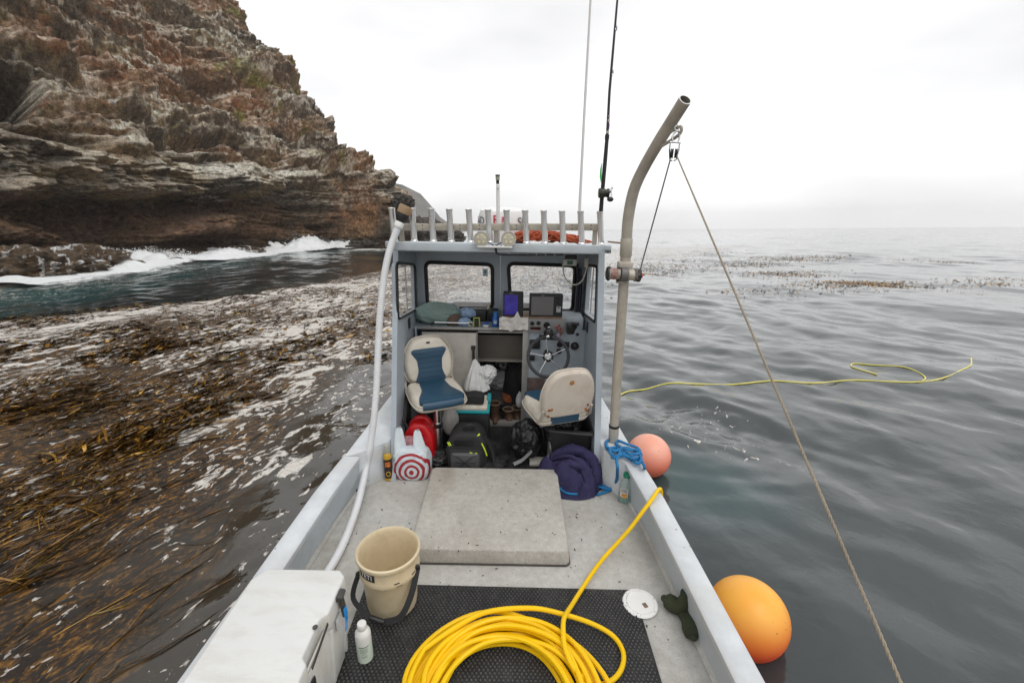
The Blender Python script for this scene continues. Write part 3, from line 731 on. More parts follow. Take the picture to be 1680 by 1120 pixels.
d_ = P('spray', dm, SPR, smooth=False); d_['kind'] = 'stuff'; d_['label'] = 'drops of spray thrown up where waves hit the rocks'; d_['category'] = 'spray'

# ------------------------------------------------------------------ kelp: blades lying on the water
def blades(N, pick, length, width, amp, raise_, azm=14, spread=22, seed=1, seg=9, zoff=.006, curl=.6):
    g_ = np.random.default_rng(seed); P0 = pick(N, g_); N = len(P0)
    a0 = np.radians(azm+g_.normal(0, spread, N)+np.where(g_.random(N) < .12, g_.uniform(-90, 90, N), 0)); Ls = length[0]+(length[1]-length[0])*g_.random(N)**2
    ws = width[0]+(width[1]-width[0])*g_.random(N)**1.7
    x, y = P0[:, 0].copy(), P0[:, 1].copy(); k = g_.normal(0, curl, N); Vb = np.zeros((N, seg, 2, 3)); ph = g_.uniform(0, 6.28, N); tw = g_.normal(0, .5, N)
    rz = raise_*g_.random(N)**2
    for i in range(seg):
        t = i/(seg-1); a_ = a0+k*(t-.5)+.35*np.sin(5*t+ph)*curl; w_ = ws*(.25+math.sin(math.pi*min(1, t*.93+.05))**.6*.9)
        nx_, ny_ = np.cos(a_), -np.sin(a_); zz = zoff+rz*np.sin(math.pi*t)+amp*np.sin(9*t+ph)*.5
        tz = np.sin(tw+3*t)*w_*.28
        for sgn, j in ((-1, 0), (1, 1)):
            Vb[:, i, j, 0] = x+sgn*nx_*w_*.5; Vb[:, i, j, 1] = y+sgn*ny_*w_*.5; Vb[:, i, j, 2] = zz+sgn*tz
        x = x+np.sin(a_)*Ls/seg; y = y+np.cos(a_)*Ls/seg
    hh_ = np.zeros(N)
    ia = np.clip(np.searchsorted(az[:760], np.arctan2(P0[:, 0], P0[:, 1])), 0, 759); ir = np.clip(np.searchsorted(rr, np.hypot(P0[:, 0], P0[:, 1])), 0, nr-1)
    Vb[..., 2] += h[ia, ir][:, None, None]
    base = (np.arange(N)*seg*2)[:, None]; q_ = np.array([[2*i, 2*i+1, 2*i+3, 2*i+2] for i in range(seg-1)])
    Fb = (base[:, :, None]+q_[None]).reshape(-1, 4)
    pal = np.array([[.24, .115, .016], [.07, .034, .007], [.38, .21, .03], [.13, .065, .012], [.030, .016, .005], [.24, .14, .05], [.17, .12, .02]])
    ci = g_.choice(len(pal), N, p=[.2, .25, .1, .2, .15, .05, .05]); cc = pal[ci]*g_.uniform(.6, 1.35, (N, 1))
    return Vb.reshape(-1, 3), Fb, np.repeat(cc, seg*2, 0)
def zone_pick(y0, y1, dens_pow=1.0, poly=KELP_POLY, clump=-.08):
    def f(N, g_):
        out = []; 
        px = g_.uniform(-60, 700, N*3); py = y0+(y1-y0)*g_.random(N*3)**dens_pow
        d = np.array([[*Wxy(a, b_)] for a, b_ in zip(px, py)])
        keep = (pdist(d[:, 0], d[:, 1], poly) < .1+.25*g_.random(len(d)))
        cl = fbm(d[:, 0]*.9, d[:, 1]*.5, 0*d[:, 0]+2, 3); keep &= (cl+.12*g_.normal(size=len(d)) > clump)
        return d[keep][:N]
    return f
parts_ = [blades(1700, zone_pick(700, 1180, clump=.06), (.10, .42), (.005, .024), .008, .015, seed=1, spread=26, azm=22),
          blades(520, zone_pick(640, 1180, clump=-.05), (.5, 1.8), (.005, .014), .008, .02, seed=4, seg=16, spread=14, azm=24),
          blades(1300, zone_pick(560, 760, clump=.10), (.2, .9), (.012, .045), .008, .02, seed=2, spread=24, azm=20),
          blades(1300, zone_pick(470, 600, clump=.05), (.2, .7), (.03, .08), .01, .05, seed=3, spread=30)]
def merge(ps_):
    Vs, Fs, Cs, o_ = [], [], [], 0
    for v_, f_, c_ in ps_: Vs.append(v_); Fs.append(f_+o_); Cs.append(c_); o_ += len(v_)
    return np.concatenate(Vs), np.concatenate(Fs), np.concatenate(Cs)
KELPM, n, l, b = NM('wet_kelp')
a = n.new('ShaderNodeAttribute'); a.attribute_name = 'Col'; tc = n.new('ShaderNodeTexCoord')
f1 = texnoise(n, l, tc.outputs['Object'], 30, 4)
l.new(mixc(n, l, 1, a.outputs['Color'], rampn(n, l, f1, [(.3, .6), (.7, 1.4)]), 'MULTIPLY'), b.inputs['Base Color'])
b.inputs['Roughness'].default_value = .16; bump(n, l, b, f1, .4, .01)
Vk, Fk, Ck = merge(parts_)
ko = np_mesh('kelp', Vk, Fk, KELPM); cattr(ko, 'Col', Ck); ko['kind'] = 'stuff'
ko['label'] = 'brown kelp canopy floating on the water left of the boat'; ko['category'] = 'kelp'
# offshore kelp patches to the right
rows = [(1000, 1100, 432, 452, 90), (1130, 1200, 410, 418, 36), (1180, 1260, 428, 438, 70), (1230, 1390, 420, 429, 170), (1240, 1330, 445, 453, 70), (1020, 1180, 415, 446, 120), (1360, 1465, 460, 472, 110), (1480, 1500, 424, 430, 12),
        (1525, 1570, 428, 432, 26), (1565, 1670, 457, 470, 34), (1190, 1420, 470, 482, 22), (1400, 1450, 462, 468, 50), (640, 960, 432, 470, 260), (700, 940, 470, 500, 26)]
def rowpick(N, g_):
    o_ = []
    for x0, x1, y0, y1, c in rows:
        for k in range(c):
            p = Wxy(g_.uniform(x0, x1), g_.uniform(y0, y1))
            for m_ in range(int(g_.integers(5, 12))): o_.append((p[0]+g_.normal(0, .9), p[1]+g_.normal(0, .35)))
    return np.array(o_)
Vr, Fr, Cr = blades(1, rowpick, (.06, .24), (.018, .045),   .010, .018, azm=60, spread=60, seed=8, seg=5, zoff=.012)
kr = np_mesh('kelp_patches', Vr, Fr, KELPM); cattr(kr, 'Col', Cr*2.1); kr['kind'] = 'stuff'
kr['label'] = 'scattered tufts of floating kelp on the open sea right of and ahead of the boat'; kr['category'] = 'kelp'
# ------------------------------------------------------------------ the boat
CX = -.125
HBm = [(-.8, 1.14), (1.25, 1.158), (2.4, 1.083), (2.97, 1.01), (3.5, .945), (4.0, .86), (4.6, .66), (5.1, .36), (5.4, .04)]
CAPZ = [(-.8, .23), (1.25, .245), (2.75, .29), (3.5, .34), (4.2, .42), (5.5, .56)]
def hb(y): return interp(HBm, y)
def cz(y): return interp(CAPZ, y)
boat = thing('boat', 'small pale grey work boat with open-backed cabin and a rod rack on its roof', 'boat', (CX, 1.5, 0))
ys = list(np.linspace(-.8, 5.4, 44))
# hull skin outside the cap
m = MB()
for s in (-1, 1):
    m.surf(lambda u, v, s=s: Vector((CX+s*(hb(ys[int(u*43+.5)])*(1-.10*v*v)-.004), ys[int(u*43+.5)], lerp(cz(ys[int(u*43+.5)])-.035, -.6, v))), 44, 8)
m.add([(CX-1.14, -.8, .22), (CX+1.14, -.8, .22), (CX+1.1, -.8, -.6), (CX-1.1, -.8, -.6)], [(0, 1, 2, 3)])
P('hull', m, CAPM, boat)
# gunwale caps: inner edge .115 in, with a rolled lip; forward of 2.75 the cap widens to a side deck
def inner(y): return hb(y)-(.115 if y < 2.74 else .30)
m = MB()
for s in (-1, 1):
    sec = []
    for y in list(np.linspace(-.8, 2.735, 20)):
        o, i, z = hb(y), hb(y)-.115, cz(y)
        sec.append([(o-.005, z-.045), (o+.006, z-.03), (o+.004, z-.008), (o-.008, z), (i+.012, z), (i, z-.010), (i+.002, z-.04), (i+.03, z-.045)])
    vs = [Vector((CX+s*a, y, z)) for y, se in zip(np.linspace(-.8, 2.735, 20), sec) for a, z in se]
    fs = [(k*8+j, (k+1)*8+j, (k+1)*8+(j+1) % 8, k*8+(j+1) % 8) for k in range(19) for j in range(8)]
    fs += [tuple(range(8)), tuple(19*8+j for j in range(8))]
    m = MB(); m.add(vs, fs); P('gunwale', m, CAPM, boat, angle=50)
# side blocks (raised side decks beside the cabin) with the diagonal faces at the after end
LW, RW = -.885, .67          # outer faces of the cabin sides
for s in (-1, 1):
    wall = (LW-CX) if s < 0 else (RW-CX); wall = abs(wall)-.002
    m = MB(); poly = []
    yy = [2.735]+list(np.linspace(2.85, 5.3, 16))
    top = [(hb(y), y, cz(y)) for y in yy]
    corner = [(wall+.006, 2.95), (hb(2.735)-.118, 2.74)]
    if s < 0: corner = [(wall+.02, 2.93), (.955, 2.775)]
    else: corner = [(.80, 2.85), (.945, 2.70)]
    ring = [(a-.006, y, z) for a, y, z in top]+[(.0, 5.34, .52)]+[(.0, 4.2, .42), (wall, 4.2, .42), (wall, 3.5, .34), (wall, 2.97, .300)]+[(corner[0][0], corner[0][1], .296), (corner[1][0], corner[1][1], .29)]
    n_ = len(ring)
    vs = [Vector((CX+s*a, y, z)) for a, y, z in ring]+[Vector((CX+s*a, y, -.02)) for a, y, z in ring]
    m.add(vs, [tuple(range(n_))]+[(i, (i+1) % n_, n_+(i+1) % n_, n_+i) for i in range(n_)])
    P('side_deck', m, CAPM, boat, bevel=.008)
# inner sides of the well
m = MB()
for s in (-1, 1):
    m = MB(); m.surf(lambda u, v, s=s: Vector((CX+s*(hb(lerp(-.8, 2.76, u))-.100+.026*v), lerp(-.8, 2.76, u), lerp(cz(lerp(-.8, 2.76, u))-.04, 0, v))), 24, 5)
    P('inner_side', m, PAINT, boat)
    m = MB(); m.surf(lambda u, v, s=s: Vector((CX+s*(hb(lerp(-.8, 2.76, u))-.076-.018*v), lerp(-.8, 2.74, u), lerp(.022, 0.004, v))), 24, 3); P('deck_fillet', m, DECK, boat)
# deck: one grey sheet plus a lighter coaming step at the sides
m = MB(); m.surf(lambda u, v: Vector((CX+lerp(-1, 1, v)*(hb(lerp(-.8, 3.9, u))-.05), lerp(-.8, 3.9, u), 0)), 30, 4)
P('deck', m, DECK, boat)
m = MB().box((CX, -.76, .12), (2.2, .08, .25)); P('transom', m, CAPM, boat, bevel=.01)
# scupper
m = MB().ball((CX-.962, 2.72, .018), (.02, .012, .014)); P('drain_hole', m, BLACK, boat)
# hatch
hl0, hl1, hy0, hy1 = -.585, .362, 2.085, 2.91
m = MB()
pl = rrect(hl1-hl0, hy1-hy0, .035, 5); cxh, cyh = (hl0+hl1)/2, (hy0+hy1)/2
m.prism(pl, lambda a, b_: Vector((cxh+a, cyh+b_, .006)), lambda a, b_: Vector((cxh+a*.975, cyh+b_*.975, .105)))
ht = P('hatch', m, HATCH, boat, bevel=.012, seg=3)
m = MB().prism(rrect(hl1-hl0+.008, hy1-hy0+.008, .036), lambda a, b_: Vector((cxh+a, cyh+b_, .0045)), lambda a, b_: Vector((cxh+a, cyh+b_, .009))); P('hatch_gasket', m, simple('grimy_gasket', (.07, .065, .06), .8), boat)
# round access plate
pc_ = B(1050, 990, z=.006)
m = MB().lathe([(.0905, .002), (.092, .006), (.088, .010), (.074, .0115), (.072, .008), (.070, .0125), (.0, .0135)], pc_, n=48)
pt = P('access_plate', m, WHITE, boat, angle=25)
for k in range(6):
    a = k*math.pi/3+.3; mm = MB().lathe([(.0045, 0), (.004, .0025), (.0, .003)], pc_+Vector((.081*math.cos(a), .081*math.sin(a), .0095)), n=10); P('screw', mm, STEEL, pt)
m = MB().box(pc_+Vector((.02, -.02, .0135)), (.022, .028, .004), rotz(20)); P('latch', m, simple('brass_latch', (.25, .17, .13), .4, .6), pt, bevel=.001)

# ---- cabin
YA0, YA1 = 2.95, 3.38; ZT = 1.655; YF = 3.98
def aft(z): return lerp(YA0, YA1, (z-.29)/(ZT-.29))
def side_wall(x0, x1, win, nm):
    """wall between x0 (outer) and x1 (inner), win = polygon of the window opening in (y, z)"""
    outer = [(aft(.0)-.0, 0.0), (YF+.04, 0.0), (YF+.04, ZT-.08), (aft(ZT), ZT)]
    # loop of wall cells round the window: connect outer frame to window polygon radially
    n_ = len(win); cy = sum(a for a, _ in win)/n_; czz = sum(b_ for _, b_ in win)/n_
    def onrect(a):
        dx, dz = math.cos(a), math.sin(a); best = None
        for i in range(4):
            (ax, az_), (bx_, bz_) = outer[i], outer[(i+1) % 4]; ex, ez = bx_-ax, bz_-az_; den = dx*ez-dz*ex
            if abs(den) < 1e-9: continue
            t = ((ax-cy)*ez-(az_-czz)*ex)/den; u = ((ax-cy)*dz-(az_-czz)*dx)/den
            if t > 0 and -1e-6 <= u <= 1+1e-6 and (best is None or t < best): best = t
        return (cy+dx*best, czz+dz*best)
    angs = sorted([(math.atan2(b_-czz, a-cy), (a, b_)) for a, b_ in win]); cang = [math.atan2(b_-czz, a-cy) for a, b_ in outer]
    ring_i, ring_o = [], []
    items = [(a, p, None) for a, p in angs]
    for ca_, cp in zip(cang, outer):
        # window point on that ray
        k = [i for i, (a, _) in enumerate(angs) if a < ca_]; i0 = k[-1] if k else -1
        a0, p0 = angs[i0]; a1, p1 = angs[(i0+1) % len(angs)]
        if a0 > ca_: a0 -= 2*math.pi
        if a1 < ca_: a1 += 2*math.pi
        t = (ca_-a0)/(a1-a0) if a1 != a0 else 0
        items.append((ca_, (lerp(p0[0], p1[0], t), lerp(p0[1], p1[1], t)), cp))
    items.sort(key=lambda q_: q_[0])
    for a, p, cp in items: ring_i.append(p); ring_o.append(cp or onrect(a))
    N_ = len(items); vs = []
    for x in (x0, x1):
        vs += [Vector((x, a, b_)) for a, b_ in ring_i]+[Vector((x, a, b_)) for a, b_ in ring_o]
    fs = []
    for i in range(N_):
        j = (i+1) % N_
        fs += [(i, j, N_+j, N_+i), (2*N_+i, 2*N_+j, 3*N_+j, 3*N_+i), (i, j, 2*N_+j, 2*N_+i), (N_+i, N_+j, 3*N_+j, 3*N_+i)]
    m = MB(); m.add(vs, fs)
    return P('cabin_side', m, INNER_PAINT, boat, angle=30)
INNER_PAINT = INNER
def yz(px, py, X): p = B(px, py, X=X); return (p.y, p.z)
LI, RI = LW+.038, RW-.045
winL = [yz(650.5, 431, LI), yz(680.5, 434, LI), yz(683, 508, LI), yz(653, 524, LI)]
winR = [yz(980, 437, RI), yz(962.5, 435, RI), yz(957, 514, RI), yz(977, 529, RI)]
def frame_ring(poly, f, w, depth, r=.05, mat_=None, name='window'):
    """gasket running round a rounded polygon; f maps (a,b,offset) to space"""
    rp = round_poly(poly, r, 6); n_ = len(rp)
    c0 = (sum(a for a, _ in rp)/n_, sum(b_ for _, b_ in rp)/n_)
    m = MB(); pts = [f(a, b_, 0) for a, b_ in rp]
    m.tube(pts, w, n=8, closed=True); return m, rp
for (wn_, X_, outr) in ((winL, LI, LW), (winR, RI, RW)):
    rp = round_poly(wn_, .05, 5)
    side_wall(outr, X_, rp, 'w')
    m = MB().tube([(X_, a, b_) for a, b_ in rp], .011, n=8, closed=True)
    w_ = P('side_window', m, GASKET, boat)
    m = MB(); m.prism(rp, lambda a, b_: Vector(((X_+outr)/2-.002, a, b_)), lambda a, b_: Vector(((X_+outr)/2+.002, a, b_))); P('pane', m, GLASS_M, w_, smooth=False)
    # sliding-pane divider
    ymid = sum(a for a, _ in wn_)/4+.05; z0 = min(b_ for _, b_ in wn_)+.06; z1 = max(b_ for _, b_ in wn_)-.01
    m = MB().box(((X_+outr)/2, ymid, (z0+z1)/2), (.008, .012, z1-z0)); P('sliding_bar', m, simple('grey_slider', (.4, .42, .43), .4), w_)
# front wall with two windows: built as a lattice of panels round the rounded openings
def xz(px, py): p = B(px, py, Y=YF); return (p.x, p.z)
w1 = [xz(698, 430), xz(808, 434), xz(808, 506), xz(702, 505)]
w2 = [xz(834, 432), xz(944, 436), xz(939, 510), xz(838, 507)]
def front_panel(x0, x1, z0, z1, win):
    rp = round_poly(win, .055, 6); n_ = len(rp); cxx = sum(a for a, _ in rp)/n_; czz = sum(b_ for _, b_ in rp)/n_
    angs = [math.atan2(b_-czz, a-cxx) for a, b_ in rp]
    order = sorted(range(n_), key=lambda i: angs[i]); ri = [rp[i] for i in order]; ra = [angs[i] for i in order]
    cr = [(x0, z0), (x1, z0), (x1, z1), (x0, z1)]; items = [(a, p, None) for a, p in zip(ra, ri)]
    for cp in cr:
        ca_ = math.atan2(cp[1]-czz, cp[0]-cxx); k = [i for i, a in enumerate(ra) if a < ca_]; i0 = k[-1] if k else -1
        a0, a1 = ra[i0], ra[(i0+1) % n_]; a0 = a0-2*math.pi if a0 > ca_ else a0; a1 = a1+2*math.pi if a1 < ca_ else a1; t = (ca_-a0)/(a1-a0)
        p0, p1 = ri[i0], ri[(i0+1) % n_]; items.append((ca_, (lerp(p0[0], p1[0], t), lerp(p0[1], p1[1], t)), cp))
    items.sort(key=lambda q_: q_[0]); I_, O_ = [], []
    for a, p, cp in items:
        if cp is None:
            dx, dz = math.cos(a), math.sin(a); ts = []
            if dx > 1e-9: ts.append((x1-cxx)/dx)
            if dx < -1e-9: ts.append((x0-cxx)/dx)
            if dz > 1e-9: ts.append((z1-czz)/dz)
            if dz < -1e-9: ts.append((z0-czz)/dz)
            t = min(ts); cp = (cxx+dx*t, czz+dz*t)
        I_.append(p); O_.append(cp)
    N_ = len(I_); vs = [Vector((a, y, b_)) for y in (YF, YF+.04) for a, b_ in I_+O_]; fs = []
    for i in range(N_):
        j = (i+1) % N_; fs += [(i, j, N_+j, N_+i), (2*N_+i, 2*N_+j, 3*N_+j, 3*N_+i), (i, j, 2*N_+j, 2*N_+i), (N_+i, N_+j, 3*N_+j, 3*N_+i)]
    m = MB(); m.add(vs, fs); P('windshield_wall', m, INNER_PAINT, boat, angle=30)
    m = MB().tube([(a, YF-.002, b_) for a, b_ in rp], .0165, n=8, closed=True); w_ = P('windshield', m, GASKET, boat)
    m = MB(); m.prism(rp, lambda a, b_: Vector((a, YF+.018, b_)), lambda a, b_: Vector((a, YF+.022, b_))); P('pane', m, GLASS_M, w_, smooth=False)
    return w_
xm = (w1[1][0]+w2[0][0])/2
wf = front_panel(LI-.0, xm-.001, .86, ZT-.075, w1); front_panel(xm+.001, RI, .86, ZT-.075, w2)
# sticker on the left windshield
p_ = B(796, 447, Y=YF+.014)
m = MB().box(p_, (.045, .001, .065)); P('sticker', m, simple('faded_sticker', (.45, .55, .60), .5, var=.3, scale=50), wf)
m = MB().ball(p_+Vector((0, -.001, .004)), (.013, .0006, .013)); P('sticker_emblem', m, simple('faded_sticker_print', (.16, .28, .36), .5), wf)
_a0, _a1 = B(770, 600, Y=3.7).x-.21, B(875, 600, Y=3.7).x+.03
for _l, _r in ((LI, _a0), (_a1, RI)): m = MB().box(((_l+_r)/2, YF+.02, .43), (_r-_l, .04, .855)); P('forward_bulkhead', m, INNER, boat)
# small dark vents on the side walls
for px, py, X_, sx in ((671.5, 530, LI+.004, 1), (963.5, 536.5, RI-.004, -1)):
    p = B(px, py, X=X_); m = MB().box(p, (.012, .055, .085)); P('side_vent', m, BLACK, boat, bevel=.004)
p = B(987, 545, X=RW+.004); m = MB().box(p, (.01, .03, .06)); P('outside_latch', m, BLACK, boat, bevel=.003)

# roof
ry = 3.19
rl, rr_ = B(645, 400, Y=ry).x, B(986, 404, Y=ry).x
pol = [(rl+.01, ry), (rr_-.01, ry), (rr_+.02, ry+.05), (rr_+.03, 3.38), (rr_+.135, 3.46), (rr_+.14, 3.60), (rr_+.05, 3.75), (rr_+.03, 4.20), (rl-.03, 4.20), (rl-.05, 3.75), (rl-.14, 3.60), (rl-.135, 3.46), (rl-.03, 3.38), (rl-.02, ry+.05)]
ZR = 1.715
def zr(y): return ZR-.115*(y-3.19)
m = MB(); m.prism([(a, b_) for a, b_ in round_poly(pol, .03, 3)], lambda a, b_: Vector((a, b_, zr(b_)-(.062 if rl-.02 < a < rr_+.02 else .040))), lambda a, b_: Vector((a, b_, zr(b_))))
roof = P('roof', m, PAINT, boat, bevel=.010, seg=3)
m = MB().box(((rl+rr_)/2, 3.75, zr(3.75)-.065), (rr_-rl-.04, .9, .004), rotx(-6.56)); P('ceiling', m, INNER, boat)
for k in range(5):
    p = B(992+k*2.2, 418, Y=3.5); m = MB().box((p.x, 3.5, zr(3.5)-.048), (.007, .01, .028)); P('hook', m, BLACK, roof)

# rod rack: twelve tubes on a rail
tubes = [643.5, 677, 708.5, 738, 770, 801.5, 831, 861.5, 892, 922, 952.5, 984.5]
yt = 3.245
zt_ = B(800, 343, Y=yt).z
for i, px in enumerate(tubes):
    x0 = B(px+(2.5 if i else 4), 394, Y=yt).x; x1 = B(px-1 if i < 6 else px, 345, Y=yt).x
    m = MB(); top_z = zt_-.0175*0-(.0 if i else 0)-x1*.017*0
    m.lathe([(.0185, 0), (.0265, .0), (.0262, .006), (.0212, .012), (.0212, top_z-ZR-.022), (.0238, top_z-ZR-.006), (.0242, top_z-ZR-.001), (.0232, top_z-ZR), (.020, top_z-ZR-.006), (.019, .01)], (0, 0, 0), n=20)
    sh = Matrix(((1, 0, (x1-x0)/(top_z-ZR)), (0, 1, 0), (0, 0, 1)))
    m.v = [sh @ v+Vector((x0, yt, ZR-.002)) for v in m.v]
    P('rod_holder', m, ALU, boat)
yr = yt+.045
for i in range(11):
    x0, x1 = B(tubes[i]+2, 372, Y=yr).x+.018, B(tubes[i+1], 372, Y=yr).x-.018
    zz = B(640, 367.5, Y=yr).z+(x0-B(640, 367, Y=yr).x)*-.0
    m = MB().box(((x0+x1)/2, yr, B(tubes[i]+15, 372.5, Y=yr).z), (x1-x0+.03, .02, .048)); rl_ = P('rack_rail', m, ALUT, boat, bevel=.004)
    if i in (1, 3, 4, 6, 9, 10):
        for dz in (-.013, .013):
            mm = MB().ball(((x0+x1)/2, yr-.0105, B(tubes[i]+15, 372.5, Y=yr).z+dz), (.0045, .003, .0045), 8, 6); P('rail_bolt', mm, BLACK, rl_)
for px in (659, 741, 814, 976):
    p = B(px, 385, Y=yr+.02); z1 = p.z
    m = MB().box((p.x, yr+.02, (ZR-.02+B(px, 376, Y=yr).z)/2), (.034, .012, B(px, 376, Y=yr).z-ZR+.02)); P('rack_post', m, ALUT, boat, bevel=.002)

# bulkhead, locker door and helm panel at the fore end of the cockpit
YB = 3.70
zs = .94
def bx(name, px0, py0, px1, py1, Y, d, mat_, parent=boat, bevel=.003):
    a, b_ = B(px0, py0, Y=Y), B(px1, py1, Y=Y)
    x0, x1 = sorted((a.x, b_.x)); z0, z1 = sorted((a.z, b_.z))
    m = MB().box(((x0+x1)/2, Y+d/2, (z0+z1)/2), (x1-x0, d, z1-z0)); return P(name, m, mat_, parent, bevel=bevel)
bx('locker_panel', 692, 545, 782.5, 702, YB, .02, CREAM)
bx('wall_strip', 680, 535, 692, 702, YB+.002, .02, INNER)
bx('opening_frame', 858, 541, 863, 702, YB-.012, .03, ALUP); bx('opening_frame', 781.5, 545, 784.5, 698, YB-.006, .02, ALUP)
bx('sill', 783, 691, 864, 700, YB-.022, .05, ALUP)
bx('shelf_trim', 690, 536, 866, 543, YB-.02, .03, ALUP)
bx('opening_frame', 784, 543, 858, 547, YB-.005, .02, ALUP)
bx('helm_panel', 864, 540, 957, 702, YB+.001, .02, INNER)
m = MB().box(((LI+B(864, 540, Y=YB).x)/2, (YB+YF)/2+.015, zs-.012), (B(864, 540, Y=YB).x-LI, YF-YB-.01, .02)); P('shelf', m, INNER, boat)
dp = bx('locker_handle', 774.5, 568, 779, 591, YB-.035, .018, BLACK, bevel=.004)
bx('locker_latch', 773, 568, 780, 574, YB-.022, .024, BLACK); 
# cuddy behind the opening
a0, a1 = B(770, 600, Y=YB).x, B(875, 600, Y=YB).x
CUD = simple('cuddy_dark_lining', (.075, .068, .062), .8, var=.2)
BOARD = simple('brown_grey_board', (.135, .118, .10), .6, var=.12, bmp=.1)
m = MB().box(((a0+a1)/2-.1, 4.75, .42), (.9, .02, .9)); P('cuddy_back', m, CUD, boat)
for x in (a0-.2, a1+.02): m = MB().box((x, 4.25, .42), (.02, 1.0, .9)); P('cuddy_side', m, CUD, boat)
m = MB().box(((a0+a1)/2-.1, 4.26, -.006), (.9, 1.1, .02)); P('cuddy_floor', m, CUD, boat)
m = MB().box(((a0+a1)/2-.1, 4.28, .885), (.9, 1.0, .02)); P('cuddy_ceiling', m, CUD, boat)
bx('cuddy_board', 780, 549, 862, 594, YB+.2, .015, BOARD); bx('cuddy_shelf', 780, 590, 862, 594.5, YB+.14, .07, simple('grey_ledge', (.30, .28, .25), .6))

# dash: upright switch board, wooden top ledge
YD = 3.66
bx('switch_panel', 866, 523, 926, 546.5, YD, .05, simple('grey_switch_panel', (.26, .26, .26), .45, var=.06))
for px, py, r in ((873, 530.5, .018), (883.5, 530, .018), (897, 533, .027)):
    p = B(px, py, Y=YD-.002); m = MB().lathe([(r, -.004), (r, .004), (r*.86, .006), (r*.84, .002), (0, .002)], p, rotx(90), 20); P('gauge', m, BLACK, boat)
bx('breaker_display', 870, 536, 887, 541, YD-.003, .006, simple('dark_red_display', (.05, .008, .008), .25), bevel=.001)
RED = simple('faded_red_plastic', (.45, .03, .02), .5)
for px, py in ((917, 534), (915, 541), (920, 539), (913, 537)):
    p = B(px, py, Y=YD-.006); m = MB().ball(p, (.008, .008, .010), 8, 6); P('red_switch', m, RED, boat)
bx('dash_ledge', 826, 519, 922, 525.5, YD+.02, .2, simple('scuffed_wood_edge', (.24, .14, .08), .6, var=.3, scale=12))
bx('dash_box', 922, 522, 956, 546, YD+.05, .25, INNER)
# gauges and switches below the dash
for px, py, r in ((918.5, 565, .026), (917, 576, .024), (943, 567.5, .036)):
    p = B(px, py, Y=YB-.004); g_ = MB().lathe([(r, -.004), (r, .004), (r*.9, .008), (r*.82, .007), (r*.8, .003), (0, .003)], p, rotx(90), 26); o = P('round_gauge', g_, BLACK, boat)
    mm = MB().box(p+Vector((0, -.0045, r*.25)), (.002, .001, r*.8), roty(-35)); P('gauge_needle', mm, simple('needle_white', (.6, .6, .6), .5) if r > .03 else RED, o)
bx('rocker_switch', 926, 561, 934, 571, YB-.012, .014, BLACK); bx('cable_box', 869, 558, 886, 573, YB-.03, .03, BLACK, bevel=.008)
bx('key_switch', 866, 584, 877, 592, YB-.03, .03, BLACK, bevel=.006)
p = B(947, 548, Y=YD+.05); m = MB().ball(p+Vector((0, -.005, 0)), (.016, .012, .014)); P('rubber_knob', m, BLACK, boat)
bx('helm_cubby', 864, 619, 893, 648, YB-.003, .006, simple('cubby_dark', (.14, .10, .09), .6, var=.5, scale=22))
bx('helm_cubby_frame', 863, 618, 896, 620.5, YB-.006, .01, ALUP)
# steering wheel
wc = B(899.5, 585, Y=3.50); rw = 33.0/FP*(wc-Vector((0, 0, HB))).dot(AB[2])
Rw = rotx(78) @ Matrix.Identity(3)
Rw = rotx(90-16)
m = MB().tube([wc+Rw @ Vector((rw*math.cos(a), rw*math.sin(a), 0)) for a in np.linspace(0, 2*math.pi, 49)[:-1]], .0135, n=10, closed=True)
wheel = P('steering_wheel', m, simple('grey_black_grip', (.045, .047, .052), .55, bmp=.2), boat)
for k in range(5):
    a = R(72*k+90+8); m = MB().tube([wc+Rw @ Vector((.03*math.cos(a), .03*math.sin(a), -.012)), wc+Rw @ Vector((rw*math.cos(a), rw*math.sin(a), 0))], [.0042, .0032], n=8); P('spoke', m, STEEL, wheel)
m = MB().lathe([(.044, -.05), (.046, -.02), (.036, -.008), (.0, -.006)], wc, Rw, 24); P('wheel_boss', m, BLACK, wheel)
m = MB().lathe([(.030, -.008), (.031, .006), (.022, .012), (.02, .008), (0, .008)], wc, Rw, 24); P('hub', m, STEEL, wheel)
m = MB().tube([wc+Rw @ Vector((0, 0, -.03)), Vector((wc.x, YB, wc.z-.03))], .02, n=12); P('column', m, BLACK, wheel)
p = wc+Rw @ Vector((rw*math.cos(R(93)), rw*math.sin(R(93)), 0)); m = MB().ball(p+Vector((0, -.02, .006)), (.019, .014, .017)); P('spinner_knob', m, STEEL, wheel)
# ceiling cable
pts = spline([B(813, 402, Y=3.17), B(814, 412, Y=3.19), B(820, 417.5, Y=3.3), B(860, 418.5, Y=3.42), B(905, 418, Y=3.5), B(925, 418, Y=3.5)], 6)
m = MB().tube(pts, [.008 if i < 9 else .0045 for i in range(len(pts))], n=8); P('wiring_loom', m, BLACK, boat)
for k in range(6):
    p = B(835+k*15, 418.2, Y=3.44); m = MB().box(p+Vector((0, .0, .006)), (.006, .012, .018)); P('cable_clip', m, WHITE, boat)
for px, py0, py1 in ((947, 432, 522), (951.5, 440, 520)):
    m = MB().tube(spline([B(px, py0, Y=YF-.03), B(px+1, (py0+py1)/2, Y=YF-.04), B(px-3, py1, Y=YF-.06)], 6), .012, n=8); P('corner_cable', m, simple('navy_cable', (.014, .016, .028), .5), boat)
